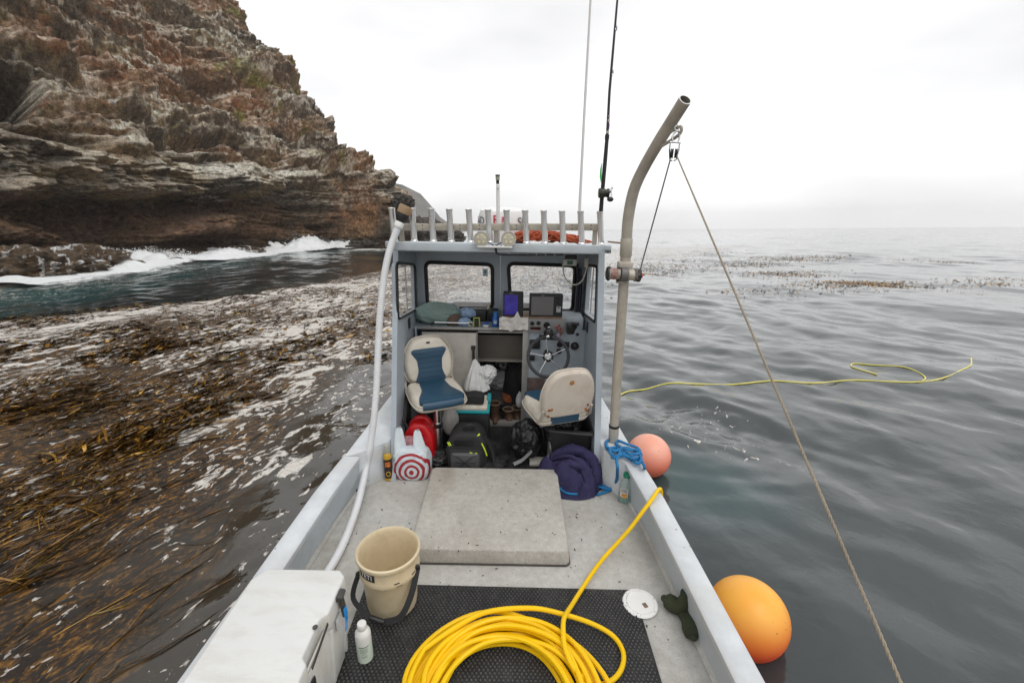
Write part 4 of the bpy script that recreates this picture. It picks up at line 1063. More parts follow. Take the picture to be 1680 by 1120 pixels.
# non-slip rubber mat under the cabin and its ribs are their own thing below
# ------------------------------------------------------------------ things on and around the boat
# ---- mats
mt = thing('rubber_mat', 'large black studded rubber mat on the after deck under the yellow hose', 'mat', (0, 1.3, 0))
c0, c1 = B(1040, 968, z=.006), B(1085, 1120, z=.006); xr = c0.x
m = MB(); ym = c0.y; xl = -.78
m.prism([(xl, .1), (xr+.012, .1), (xr, ym), (xl, ym+.012)], lambda a, b_: Vector((a, b_, .004)), lambda a, b_: Vector((a, b_, .011)))
P('mat_sheet', m, RUBBER, mt, bevel=.002)
m = MB(); st = .0205; iy = 0; y = ym-.012
while y > .85:
    x = xl+.01+(st/2 if iy % 2 else 0)
    while x < xr-.008:
        if not (x < -.74 and y < 1.5):
            r = .0062; m.add([(x+r*math.cos(k*math.pi/3), y+r*math.sin(k*math.pi/3), .0108) for k in range(6)]+[(x+r*.6*math.cos(k*math.pi/3), y+r*.6*math.sin(k*math.pi/3), .0165) for k in range(6)],
                  [(k, (k+1) % 6, 6+(k+1) % 6, 6+k) for k in range(6)]+[(6, 7, 8, 9, 10, 11)])
        x += st
    y -= st*.74; iy += 1
STUD = simple('stud_rubber_sheen', (.075, .075, .073), .3, var=.3, scale=30, bmp=0)  # studs lighter than the sheet: their sheen is put into the colour
o = P('stud', m, STUD, mt, smooth=False); o['kind'] = 'stuff'
mt2 = thing('cabin_mat', 'black ribbed rubber mat on the cabin floor between the two seats', 'mat', (0, 3.3, 0))
m = MB().box((-.1, 3.3, .007), (.98, .76, .006)); P('mat_sheet', m, RUBBER, mt2)
m = MB()
for k in range(44): m.box((-.585+k*.0224, 3.3, .0125), (.009, .74, .005))
for k in range(33): m.box((-.1, 2.95+k*.0224, .0122), (.97, .006, .004))
o = P('rib', m, RUBBER, mt2, smooth=False); o['kind'] = 'stuff'
# small folded pale panel beside the mat
pp = B(885, 757, z=.02); m = MB().box((pp.x, pp.y, .02), (.16, .10, .03)); tag(P('step_block', m, HATCH, bevel=.005), 'small grey non-skid block at the after right corner of the cabin mat', 'block', loc=(pp.x, pp.y, 0))

# ---- yellow hose coil
rnd = random.Random(11)
hose = thing('hose_coil', 'yellow air hose coiled on the black mat, its end led over the right gunwale', 'hose', (0, 1.3, 0))
def coil_turn(c, r, z, ph, e=0, k=40, wob=.012, sd=0, arc=(180, -180)):
    out = []
    for i in range(k):
        a = R(lerp(arc[0], arc[1], i/k)); q_ = mnoise.noise(Vector((math.cos(a)*1.3+sd*3, math.sin(a)*1.3, sd)))
        q2 = mnoise.noise(Vector((math.cos(a)*1.1, sd*5+9, math.sin(a)*1.1)))
        rr2 = r*(1+e*math.cos(a-ph))+wob*2.2*q_
        out.append(Vector((c[0]+rr2*math.cos(a), c[1]+rr2*math.sin(a)*.98, max(.0255, z+.03*q2))))
    return out
pts = []; turns = 22
for t in range(turns):
    r = .30+.135*((t*7) % turns)/turns; z = .026+.085*(t/turns)**.9*(1-.35*abs(r-.37)/.07*.5)
    c = (-.005+rnd.gauss(0, .016), 1.285+rnd.gauss(0, .016))
    tp = coil_turn(c, r if t < turns-1 else .42, z, rnd.uniform(0, 6.28), .045, 34, .013, t)
    if t == turns-1: tp = tp[:4]
    pts += tp
sm = spline(pts, 2)
for it in range(6):
    for i in range(1, len(sm)-1): sm[i] = (sm[i-1]+sm[i]*2+sm[i+1])/4
P('coil', MB().tube(sm, .0118, n=8), YEL, hose)
# loose outer loop then the tail
def hz(px, py, z): return B(px, py, z=z)
loop = [sm[-1], hz(745, 1030, .115), hz(800, 1003, .12), hz(870, 997, .11), hz(920, 1006, .09), hz(970, 1022, .05), hz(1005, 1042, .03), hz(1022, 1068, .028), hz(1020, 1095, .028), hz(1003, 1116, .03), hz(975, 1122, .05), hz(945, 1100, .10), hz(928, 1065, .125), hz(924, 1035, .13),
        hz(926, 1012, .12), hz(938, 992, .07), hz(955, 965, .035), hz(975, 935, .035), hz(992, 913, .05), hz(1015, 888, .10), hz(1035, 865, .17), hz(1055, 838, .25), hz(1070, 818, .30), B(1080, 803, z=.315)]
lp = spline(loop, 7)
e_ = lp[-1]; lp += spline([e_, e_+Vector((.03, .03, -.03)), e_+Vector((.05, .05, -.2)), e_+Vector((.06, .07, -.65))], 4)
P('hose_tail', MB().tube(lp, .0118, n=9), YEL, hose)
# floating hose
pf = [(1004, 664), (1012, 650), (1030, 638), (1060, 632.5), (1100, 631), (1150, 631), (1200, 629), (1262, 627), (1300, 629), (1340, 629), (1400, 628), (1460, 631), (1512, 631), (1550, 626), (1575, 615), (1590, 605), (1593, 598), (1592, 591)]
def onsea(px, py, dz=.0): p = W(px, py, z=0); p.z = sea_h(p.x, p.y)+dz; return p
fh = thing('floating_hose', 'thin yellow air hose floating on the sea to the right, looping near its far end', 'hose', W(1300, 628, z=0), boat=False)
q_ = spline([onsea(a, b_, .007) for a, b_ in pf], 6); P('floating_run', MB().tube(q_, .0095, n=6), FYEL, fh)
q_ = spline([onsea(a, b_, .008) for a, b_ in [(1512, 630), (1517, 625), (1505, 617), (1480, 610), (1450, 605), (1425, 602), (1402, 600), (1395, 604), (1400, 609), (1418, 614), (1438, 619)]], 6); P('floating_loop', MB().tube(q_, .0095, n=6), FYEL, fh)

# ---- bucket
bc = Vector((-.605, 1.825, .011)); H_ = .355
bk = thing('bucket', 'tan plastic bucket with a black strap handle standing on the black mat', 'bucket', bc)
prof = [(.0, .004), (.112, .0), (.124, .006), (.128, .03), (.137, .225), (.141, .232), (.150, .238), (.1515, .25), (.150, .262), (.1465, .272), (.1475, .325), (.156, .328), (.160, .338), (.158, .350), (.150, .355), (.1455, .350), (.1425, .33), (.139, .27), (.120, .03), (.0, .022)]
P('bucket_body', MB().lathe(prof, bc, n=64), TAN, bk, angle=40)
STRAP = simple('black_webbing', (.014, .014, .015), .7, bmp=.5, bscale=300)
def strap(pts, w, t, side):
    m = MB(); ps_ = spline(pts, 6); n_ = len(ps_); vs = []
    for i, p in enumerate(ps_):
        tg = (ps_[min(i+1, n_-1)]-ps_[max(i-1, 0)]).normalized(); sd = Vector(side) if side is not None else tg.cross(Vector((0, 0, 2.1))-p).normalized(); sd = (sd-tg*sd.dot(tg)).normalized(); nn = tg.cross(sd)
        vs += [p+sd*w/2+nn*t/2, p-sd*w/2+nn*t/2, p-sd*w/2-nn*t/2, p+sd*w/2-nn*t/2]
    fs = [(i*4+j, i*4+(j+1) % 4, (i+1)*4+(j+1) % 4, (i+1)*4+j) for i in range(n_-1) for j in range(4)]+[(0, 1, 2, 3), ((n_-1)*4, (n_-1)*4+1, (n_-1)*4+2, (n_-1)*4+3)]
    m.add(vs, fs); return m
ear0, ear1 = bc+Vector((-.135, -.075, .255)), bc+Vector((.150, -.035, .265))
mid = B(628, 1016, Y=1.655)
g0, g1 = B(606, 1012, Y=1.66), B(630, 1020, Y=1.655)
P('strap', strap([ear0, bc+Vector((-.155, -.12, .15)), g0], .024, .003, None), STRAP, bk); P('strap', strap([ear1, bc+Vector((.130, -.11, .17)), bc+Vector((.085, -.165, .09)), g1], .030, .003, None), STRAP, bk)
P('grip', MB().tube([g0, g1], .0135, n=14), BLACK, bk, bevel=.003)
for e in (ear0, ear1): P('strap_anchor', MB().ball(e, (.014, .010, .02), rot=rotz(30)), BLACK, bk)
# label plate: curved badge with the four letters
av = math.atan2(-.148, -.028)     # facing direction on the bucket
def onb(a, z, r): return bc+Vector((r*math.cos(a), r*math.sin(a), z))
ab = math.radians(-121)
m = MB().surf(lambda u, v: onb(ab+(u-.5)*.66, lerp(.277, .323, v), .1492), 14, 3); P('badge', m, BLACK, bk)
m = text_mb('YETI', .040, lambda x, y: onb(ab+x/.150*.95, .300+y*.98, .1502)); P('badge_lettering', m, simple('badge_white', (.75, .75, .75), .4, bmp=0), bk, smooth=False)
for a in (-150, -62, -25): P('drain_slot', MB().box(onb(R(a), .262, .149), (.026, .006, .004), rotz(a+90)), BLACK, bk)
P('ridge_cut', MB().box(onb(R(-58), .246, .1512), (.03, .005, .003), rotz(-58+90)), simple('tan_shadow_slot', (.2, .16, .1), .6), bk)

# ---- cooler
cx0, cx1, cy0, cy1, ch = -1.115, -.715, .80, 1.585, .47
cl = thing('cooler', 'big white moulded cooler beside the left gunwale, its lid held by black rubber latches', 'cooler', ((cx0+cx1)/2, 1.2, 0))
m = MB(); w_, d_ = cx1-cx0, cy1-cy0
m.prism(rrect(w_-.03, d_-.03, .04), lambda a, b_: Vector(((cx0+cx1)/2+a*.90, 1.192+b_*.95, .012)), lambda a, b_: Vector(((cx0+cx1)/2+a, 1.192+b_, .375)))
P('cooler_body', m, COOL, cl, bevel=.012, seg=3)
# lid with chamfered corner and front notch
lid = [(cx0+.045, cy1), (cx1-.03, cy1-.0), (cx1+.004, cy1-.035), (cx1+.004, cy1-.22), (cx1-.022, cy1-.245), (cx1-.022, cy1-.40), (cx1+.004, cy1-.425), (cx1+.004, cy0), (cx0, cy0), (cx0, cy1-.06)]
m = MB(); m.prism(lid, lambda a, b_: Vector((a, b_, .382)), lambda a, b_: Vector((lerp(a, (cx0+cx1)/2, .02), lerp(b_, 1.19, .01), ch)))
P('lid', m, COOL, cl, bevel=.009, seg=3)
m = MB().box(((cx0+cx1)/2, 1.192, .379), (w_-.036, d_-.036, .007)); P('gasket', m, simple('grey_lid_gasket', (.3, .3, .29), .6), cl)
# recess behind latches on the front side
GRY = simple('dark_grey_rubber', (.05, .048, .046), .5, bmp=.3)
for yy_ in (cy1-.125, 1.035):
    P('latch', MB().box((cx1+.012, yy_, .455), (.028, .050, .030), roty(18)), GRY, cl, bevel=.006)
    P('latch', MB().box((cx1+.016, yy_, .40), (.014, .030, .105), roty(-6)), GRY, cl, bevel=.004)
    P('latch_keeper', MB().box((cx1-.008, yy_, .31), (.016, .05, .07)), COOL, cl, bevel=.006)
TAGB = simple('bright_blue_ribbon', (.01, .28, .75), .35, bmp=0)
P('ribbon', strap([(cx1+.028, cy1-.135, .40), (cx1+.034, cy1-.145, .35), (cx1+.032, cy1-.155, .30)], .026, .003, (0, 1, 0)), TAGB, cl)
P('handle_slot', MB().box((cx1+.0045, 1.26, .43), (.004, .16, .018), rotx(10)), GRY, cl, bevel=.001); P('handle_slot_lip', MB().box((cx1-.012, 1.26, .405), (.008, .17, .012)), COOL, cl, bevel=.003)
P('lock_bore', MB().lathe([(.010, 0), (.010, .004), (.006, .005), (0, .004)], (cx1-.026, 1.30, .4705), n=14), GRY, cl)
P('badge', MB().box((cx1-.010, 1.13, .305), (.006, .17, .055)), BLACK, cl, bevel=.001)
m = text_mb('YETI', .052, lambda x, y: Vector((cx1-.0065, 1.13+x, .305+y))); P('badge_lettering', m, COOL, cl, smooth=False)
for y_ in (cy1-.06, cy1-.2, .95): P('side_rib', MB().box((cx1-.022, y_, .2), (.02, .022, .30), roty(3.0)), COOL, cl, bevel=.007)
# scuffs
# ---- white bottle
bb_ = B(600, 1078, z=.012)
bo = thing('white_bottle', 'white plastic bottle with greenish liquid and a white cap between cooler and bucket', 'bottle', bb_)
MILK = simple('milky_green_plastic', (.62, .70, .60), .35, var=.04, bmp=.03)
MILKT = simple('milky_white_plastic', (.76, .76, .73), .35, var=.03, bmp=.03)
P('bottle_body', MB().lathe([(0, .002), (.030, 0), (.035, .006), (.035, .11), (.0348, .112)], bb_, n=32), MILK, bo)
P('bottle_shoulder', MB().lathe([(.0348, .112), (.035, .15), (.033, .166), (.022, .180), (.019, .184)], bb_, n=32), MILKT, bo)
P('cap', MB().lathe([(.019, .184), (.0205, .186), (.0205, .212), (.018, .216), (0, .217)], bb_, n=32), WHITE, bo, angle=50)
PRT = simple('bottle_print', (.22, .27, .21), .5, bmp=0)
DKP = simple('dark_print', (.05, .06, .05), .5, bmp=0)
def onc(a, z, r): return bb_+Vector((r*math.cos(a), r*math.sin(a), z))
for k, (z_, w_, h_) in enumerate(((.105, 1.3, .004), (.094, 1.0, .0035), (.086, 1.1, .0025), (.080, .9, .0025), (.074, 1.05, .0025), (.064, .6, .003), (.052, .8, .0025), (.045, .7, .003))):
    P('print_line', MB().surf(lambda u, v: onc(R(-75)+(u-.5)*w_, z_+(v-.5)*h_, .0354), 10, 2), DKP if k == 0 else PRT, bo)

# ---- white ribbed hose from the deck up to the rod rack
hp = [B(540, 934, z=.03), B(556, 906, z=.03), B(572, 870, z=.035), B(588, 822, z=.08), B(600, 770, Y=2.80), B(607, 735, Y=2.83), B(613, 690, Y=2.86), B(618, 630, Y=2.92), B(621, 560, Y=2.98), B(624, 510, Y=3.02), B(630, 455, Y=3.08), B(638, 415, Y=3.12), B(647, 388, Y=3.15), B(655, 368, Y=3.165)]
hp.insert(0, B(530, 950, z=.03))
wh = thing('white_hose', 'white ribbed hose rising from the deck to the left end of the rod rack', 'hose', hp[0])
q_ = spline(hp, 40); L0 = [0]
for i in range(1, len(q_)): L0.append(L0[-1]+(q_[i]-q_[i-1]).length)
nst = int(L0[-1]/.004); res = []; j = 0
for k in range(nst):
    d = k*.004
    while j < len(L0)-2 and L0[j+1] < d: j += 1
    t = (d-L0[j])/max(1e-9, L0[j+1]-L0[j]); res.append(q_[j].lerp(q_[j+1], t))
WHOSE = simple('white_ribbed_hose', (.74, .75, .77), .45, var=.04, bmp=0, dirt=(.5, .47, .4), dirt_amt=.4)
P('ribbed_hose', MB().tube(res, [.0232+(.0011 if (k // 2) % 2 else -.0011) for k in range(len(res))], n=14), WHOSE, wh)
d_ = (hp[-1]-hp[-2]).normalized(); rq = d_.to_track_quat('Z', 'Y').to_matrix()
P('white_collar', MB().lathe([(.024, -.02), (.031, -.018), (.031, .012), (.027, .018)], hp[-1], rq, 24), WHITE, wh)
P('black_cone', MB().lathe([(.026, .014), (.028, .02), (.040, .045), (.043, .055), (.043, .075)], hp[-1], rq, 24), BLACK, wh)
P('brown_ring', MB().lathe([(.043, .075), (.046, .076), (.046, .128), (.043, .131), (.036, .131), (.036, .09), (0, .09)], hp[-1], rq, 28), simple('tan_threaded_ring', (.30, .19, .10), .5, bmp=.4), wh, angle=50)

# ---- bits of debris on deck and mat
rnd = random.Random(77); m = MB()
for k in range(170):
    x, y = rnd.uniform(-1.0, .8), rnd.uniform(.95, 2.85); z = .0125 if (y < ym and x < xr) else .003
    if hl0-.02 < x < hl1+.02 and hy0-.02 < y < hy1+.02: z = .1055
    s = rnd.uniform(.0015, .0045); a = rnd.uniform(0, 3.1); L = s*rnd.uniform(1, 4)
    q5 = [Vector((x+L*math.cos(a)+s*.0, y+L*math.sin(a), z)), Vector((x-s*math.sin(a), y+s*math.cos(a), z)), Vector((x-L*math.cos(a), y-L*math.sin(a), z)), Vector((x+s*math.sin(a), y-s*math.cos(a), z))]
    m.add(q5+[Vector((x, y, z+s*.8))], [(0, 1, 4), (1, 2, 4), (2, 3, 4), (3, 0, 4)])
o = P('debris', m, simple('dark_kelp_crumb', (.05, .035, .02), .8, var=.5, scale=20, bmp=0), smooth=False); tag(o, 'small dark crumbs of kelp and grit scattered over the deck and mat', 'debris', kind='stuff')
# ---- seats
def seat(name, label, base, rz, zoff, shell, tiltb=12):
    t = thing(name, label, 'seat', base); mats = None
    def X(v): return rotz(rz) @ Vector(v)+Vector(base)
    def PX(nm, m, mt_, par=t, **k): m.v = [X(v) for v in m.v]; return P(nm, m, mt_, par, **k)
    PX('base_plate', MB().lathe([(.10, 0), (.10, .012), (.06, .022), (.05, .04)], n=28), ALU)
    PX('pedestal', MB().lathe([(.036, .02), (.036, .26+zoff), (.032, .275+zoff)], n=24), ALU); PX('pedestal_collar', MB().lathe([(.040, .235+zoff), (.043, .24+zoff), (.043, .262+zoff), (.038, .268+zoff)], n=24), BLACK)
    PX('post', MB().lathe([(.0285, .25+zoff), (.0285, .455+zoff)], n=22), STEEL)
    PX('mount', MB().box((0, 0, .462+zoff), (.20, .20, .018)), BLACK, bevel=.004); PX('mount_lever', MB().tube([(.05, 0, .45+zoff), (.16, -.02, .445+zoff)], .007, n=8), BLACK)
    zc = .475+zoff
    cush = round_poly([(-.205, .20), (.205, .20), (.215, -.08), (.185, -.215), (-.185, -.215), (-.215, -.08)], .07, 5)
    def pad(poly, z0, z1, k0=.93, k1=.90): return MB().prism(poly, lambda a, b_: Vector((a*k0, b_*k0, z0)), lambda a, b_: Vector((a*k1, b_*k1, z1)))
    PX('seat_shell', pad(cush, zc, zc+.03, .95, 1.0), shell, bevel=.008); PX('cushion', pad(cush, zc+.03, zc+.095, 1.0, .90), CREAMV, bevel=.022, seg=4)
    bp = round_poly([(-.10, .165), (.10, .165), (.115, -.02), (.165, -.14), (.175, -.204), (-.175, -.204), (-.165, -.14), (-.115, -.02)], .035, 4)
    PX('blue_panel', pad([(a, b_) for a, b_ in bp], zc+.06, zc+.1015, 1, .99), BLUEV, bevel=.005)
    # front roll in blue
    PX('front_roll', MB().tube([(-.15, -.197, zc+.055), (-.08, -.206, zc+.055), (.08, -.206, zc+.055), (.15, -.197, zc+.055)], .034, n=14), BLUEV)
    PX('piping', MB().tube([(a*1.0, b_*1.0, zc+.033) for a, b_ in cush], .005, n=6, closed=True), CREAMV)
    # backrest, hinged at the rear
    ct, st_ = math.cos(R(tiltb)), math.sin(R(tiltb)); yb, zb = .185, zc+.075
    def bk3(a, h_, dth): h_ = h_*.86; return Vector((a, yb+h_*st_+dth*ct, zb+h_*ct-dth*st_))
    out = round_poly([(-.165, 0), (.165, 0), (.20, .10), (.205, .24), (.165, .36), (.10, .435), (-.10, .435), (-.165, .36), (-.205, .24), (-.20, .10)], .09, 4)
    def bprism(poly, d0, d1, k0=1, k1=1): return MB().prism(poly, lambda a, b_: bk3(a*k0, .21+(b_-.21)*k0, d0), lambda a, b_: bk3(a*k1, .21+(b_-.21)*k1, d1))
    PX('back_shell', bprism(out, .0, .045, 1.0, .93), shell, bevel=.012, seg=3); PX('backrest', bprism(out, -.055, .0, .88, .99), CREAMV, bevel=.02, seg=4)
    PX('piping', MB().tube([bk3(a, b_, 0) for a, b_ in out], .0055, n=6, closed=True), CREAMV)
    bp2 = round_poly([(-.125, .015), (.125, .015), (.095, .12), (.10, .22), (.145, .30), (.125, .325), (-.125, .325), (-.145, .30), (-.10, .22), (-.095, .12)], .02, 3)
    pn = PX('blue_panel', bprism(bp2, -.0605, -.02, 1, 1), BLUEV, bevel=.003)
    for k in range(6):
        hh = .055+k*.046; wd = .095 if .09 < hh < .25 else .12
        PX('stitched_seam', MB().tube([bk3(-wd, hh, -.0605), bk3(wd, hh, -.0605)], .0022, n=5), simple_cache('seam_blue', (.012, .03, .07)), pn)
    PX('emblem', MB().prism(rrect(.03, .018, .003), lambda a, b_: bk3(a, .375+b_, -.0560), lambda a, b_: bk3(a, .375+b_, -.0515)), BLACK)
    PX('lower_band', MB().box((0, .19, zc+.055), (.22, .03, .085)), BLUEV, bevel=.008)
    for s in (-1, 1):
        br = PX('hinge', MB().tube([(s*.195, .16, zc+.03), (s*.195, .20, zc+.06), bk3(s*.185, .09, .035)], .011, n=8), ALUT)
        for h_ in (.04, .10):
            PX('rusty_bolt', MB().lathe([(.010, 0), (.009, .006), (0, .008)], bk3(s*.150, h_, .044), rotx(-90-tiltb), 10), simple_cache('rust', (.22, .07, .02)), br)
    for a, h_, r_ in ((.0, .335, .019), (.13, .10, .013), (-.14, .06, .014)):
        if shell is SHELL: PX('rust_stain', MB().lathe([(r_, 0), (r_*.8, .0012), (0, .0015)], bk3(a, h_, .0452), rotx(-90-tiltb), 14), simple_cache('rust_wash', (.36, .16, .05)))
    return t
_sc = {}
def simple_cache(nm, c, **k):
    if nm not in _sc: _sc[nm] = simple(nm, c, .6, **k)
    return _sc[nm]
sl = B(719, 748, z=0)
seat('swivel_seat', 'left seat, navy and cream vinyl, turned to face the after deck', (sl.x, 3.22, 0), 24, .03, CREAMV)
sr = B(905, 735, Y=3.12)
seat('swivel_seat', 'right seat at the steering wheel, seen from behind, its beige shell stained with rust', (sr.x, 3.10, 0), 199, .0, SHELL, 8)

# ---- davit
ST = ALUT
dv = thing('davit', 'tall grey metal davit pipe on the right side deck, bent outward at the top', 'davit', B(1006, 724, z=.31))
dbase = B(1006, 724, z=.30); yd = dbase.y
dpts = [dbase, B(1010, 660, Y=yd), B(1018, 540, Y=yd), B(1024, 460, Y=yd), B(1028, 395, Y=yd-.01)]
P('sleeve', MB().tube([dbase, B(1007.5, 698, Y=yd)], .0365, n=24), ST, dv, bevel=.002); P('lower_pipe', MB().tube([B(1007.5, 699, Y=yd), B(1012, 625, Y=yd), B(1018, 540, Y=yd), B(1024, 455, Y=yd)], .0335, n=24), ST, dv)
P('black_ring', MB().tube([B(1007.3, 700, Y=yd), B(1007.5, 696.5, Y=yd)], .038, n=24), BLACK, dv)
up_ = [B(1026, 428, Y=yd), B(1028, 392, Y=yd), B(1031, 355, Y=yd-.01), B(1040, 312, Y=yd-.04), B(1056, 276, Y=yd-.09), B(1080, 234, Y=yd-.19), B(1102, 199, Y=yd-.28), B(1124, 164, Y=yd-.37)]
uq = spline(up_, 8); P('upper_pipe', MB().tube(uq, .034, n=28, caps=False), ST, dv); P('pipe_bore', MB().tube(uq[-20:], .0285, n=28, caps=False), simple('pipe_inside', (.22, .2, .17), .7), dv)
tq = (uq[-1]-uq[-2]).normalized(); P('pipe_rim', MB().lathe([(.0285, 0), (.034, 0), (.034, .002), (.0285, .002)], uq[-1], tq.to_track_quat('Z', 'Y').to_matrix(), 28, caps=False), ALU, dv)
P('socket', MB().tube([B(1026.5, 420, Y=yd), B(1028.2, 391, Y=yd)], .0385, n=24), ST, dv, bevel=.002)
P('flange', MB().box(B(1025, 436, Y=yd-.03), (.09, .07, .055)), ST, dv, bevel=.01)
pa = uq[-14]+Vector((.0, -.01, -.035)); P('padeye', MB().tube(spline([uq[-12]-Vector((0, 0, .03)), B(1116, 208, Y=yd-.31), B(1113, 222, Y=yd-.3), uq[-17]-Vector((0, 0, .03))], 6), .009, n=8), ST, dv)
# winch
wy = yd-.07
win = thing('winch', 'small electric winch clamped across the davit pipe below the bend', 'winch', B(1022, 449, Y=wy))
def ax(p0, p1, r, nm, mt_, n=24, **k): return P(nm, MB().tube([p0, p1], r, n=n), mt_, win, **k)
WL, WR = B(995, 448, Y=wy), B(1052, 452, Y=wy)
def al(t): return WL.lerp(WR, t)
ax(al(.02), al(.38), .036, 'winch_motor', simple('grimy_white_motor', (.36, .33, .29), .5, dirt=(.08, .06, .05), dirt_amt=.8, dirt_scale=20), bevel=.004); ax(al(.0), al(.06), .041, 'motor_cap', BLACK, bevel=.004)
ax(al(.10), al(.30), .0372, 'red_label', RED if False else simple('faded_red_label', (.30, .17, .14), .5, var=.5, scale=60)); ax(al(.40), al(.60), .046, 'clamp', simple('grey_clamp', (.16, .15, .145), .5, .4), bevel=.004)
ax(al(.60), al(.88), .035, 'gearbox', ALUT, bevel=.004); ax(al(.86), al(.97), .042, 'drum_flange', BLACK, bevel=.003); ax(al(.97), al(1.03), .015, 'red_knob', RED)
for t_ in (.02, .30):
    for dz in (-.042, .042): P('tie_rod', MB().tube([al(t_)+Vector((0, -.01, dz)), al(t_+.08)+Vector((0, -.01, dz*.9))], .005, n=6), BLACK, win)
P('mounting_plate', MB().box(al(.5)+Vector((0, .035, 0)), (.075, .03, .13)), ALUT, win, bevel=.005)
# pulley block
pv_ = B(1106, 248, Y=yd-.31)
pl = thing('pulley', 'small black pulley block shackled under the davit arm', 'pulley', pv_)
P('shackle', MB().tube(spline([pv_+Vector((-.014, 0, .045)), pv_+Vector((-.018, 0, .075)), pv_+Vector((.004, 0, .10)), pv_+Vector((.02, 0, .075)), pv_+Vector((.014, 0, .045))], 6), .005, n=8), STEEL, pl)
P('shackle_pin', MB().tube([pv_+Vector((-.03, 0, .045)), pv_+Vector((.03, 0, .042))], .005, n=8), STEEL, pl); P('ring', MB().tube([pv_+Vector((.012*math.cos(a), 0, .115+.012*math.sin(a))) for a in np.linspace(0, 6.28, 13)[:-1]], .004, n=6, closed=True), STEEL, pl)
Rp = rotz(70) @ rotx(90)
for dx in (-.011, .011): P('sheave', MB().lathe([(.0, -.007), (.026, -.007), (.022, 0), (.026, .007), (0, .007)], pv_+Vector((dx, -.002, -.012)), Rp, 20), BLACK, pl)
for s in (-1, 1): P('cheek_plate', MB().tube([pv_+Vector((.024*s, 0, .045)), pv_+Vector((.026*s, 0, .01)), pv_+Vector((.018*s, 0, -.042)), pv_+Vector((.004*s, 0, -.05))], .0045, n=6), STEEL, pl)
WIRE = simple('grey_wire_rope', (.17, .15, .13), .6, .3, bmp=.5, bscale=400)
ROPE = simple('brown_weathered_rope', (.33, .275, .205), .8, bmp=.9, bscale=300)
cb = thing('winch_cable', 'thin dark wire running from the winch drum up to the pulley', 'cable', al(.9))
P('cable_run', MB().tube([al(.9)+Vector((.0, -.03, .02)), pv_+Vector((-.014, 0, -.035))], .0042, n=6), WIRE, cb); P('cable_wrap', MB().tube([al(.80+.003*k)+Vector((0, .04*math.cos(k*.8), .04*math.sin(k*.8))) for k in range(40)], .004, n=6), WIRE, cb)
rp0 = pv_+Vector((.012, -.01, -.02)); u_ = ray(AB, 1478, 1120); rp1 = Vector((0, 0, HB))+u_*.95
dr = (rp1-rp0); rp2 = rp1+dr.normalized()*.8
rpt = thing('hoist_rope', 'long taut brown rope slanting from the pulley down to the lower right', 'rope', rp2)
def twist(p0, p1, r, nst_, nm, par, mt_):
    d = p1-p0; qd = d.normalized(); a_ = qd.orthogonal().normalized(); b_ = qd.cross(a_); L = d.length
    for s in range(3):
        pts = [p0+d*(k/nst_)+(a_*math.cos(k*.9+s*2.094)+b_*math.sin(k*.9+s*2.094))*r*.5 for k in range(nst_+1)]
        P(nm, MB().tube(pts, r*.56, n=5), mt_, par)
twist(rp0, rp2, .0042, 520, 'strand', rpt, ROPE)
# thin rod from the roof wing to the davit
brc = thing('davit_brace', 'thin rusty rod reaching from the cabin roof to the davit pipe', 'rod', B(1000, 397, Y=3.3))
P('rod', MB().tube([B(998, 396.5, Y=3.4), B(1022, 399, Y=yd+.02)], .006, n=8), simple('rusty_rod', (.25, .16, .10), .6), brc)

# ---- blue rope
BROPE = simple('blue_rope', (.008, .17, .40), .6, var=.15, scale=30, bmp=.9, bscale=350)
br = thing('blue_rope', 'bright blue rope knotted round the davit foot, its end trailing on the deck', 'rope', B(1020, 740, z=.3))
zc_ = .312
seqs = [[(997, 722), (994, 730), (1003, 737), (1022, 741), (1040, 745), (1050, 742), (1045, 734), (1028, 728), (1014, 723), (1012, 730), (1028, 737), (1046, 738), (1052, 747), (1040, 752), (1025, 748), (1008, 748), (1001, 742), (1002, 735), (1012, 735), (1017, 742), (1010, 750), (1003, 750)],
        [(994, 724), (996, 735), (1008, 740), (1026, 734), (1044, 741), (1052, 752), (1046, 760), (1033, 752), (1022, 744), (1012, 752), (1013, 765)],
        [(1030, 742), (1042, 752), (1052, 756), (1057, 765)]]
for si, sq in enumerate(seqs):
    pts = [B(a, b_, z=zc_+.012*((k*5+si) % 3)) for k, (a, b_) in enumerate(sq)]
    if si == 1: pts += [B(1013, 772, z=.25), B(1012, 785, z=.14), B(1008, 796, z=.05), B(1000, 801, z=.02), B(990, 797, z=.02), B(984, 790, z=.03), B(996, 791, z=.03), B(1008, 800, z=.014), B(997, 805, z=.014), B(980, 811, z=.014)]
    if si == 2: pts += [B(1058, 772, z=.20), B(1058, 778, z=.05)]
    P('rope_lay', MB().tube(spline(pts, 7), .0108, n=8), BROPE, br)
P('rope_lay', MB().tube(spline([B(1002, 803, z=.03), B(990, 800, z=.03), B(975, 798, z=.02), B(960, 808, z=.014), B(940, 810, z=.014), B(926, 807, z=.014), B(920, 800, z=.02), B(930, 790, z=.05)], 7), .0095, n=8), BROPE, br)

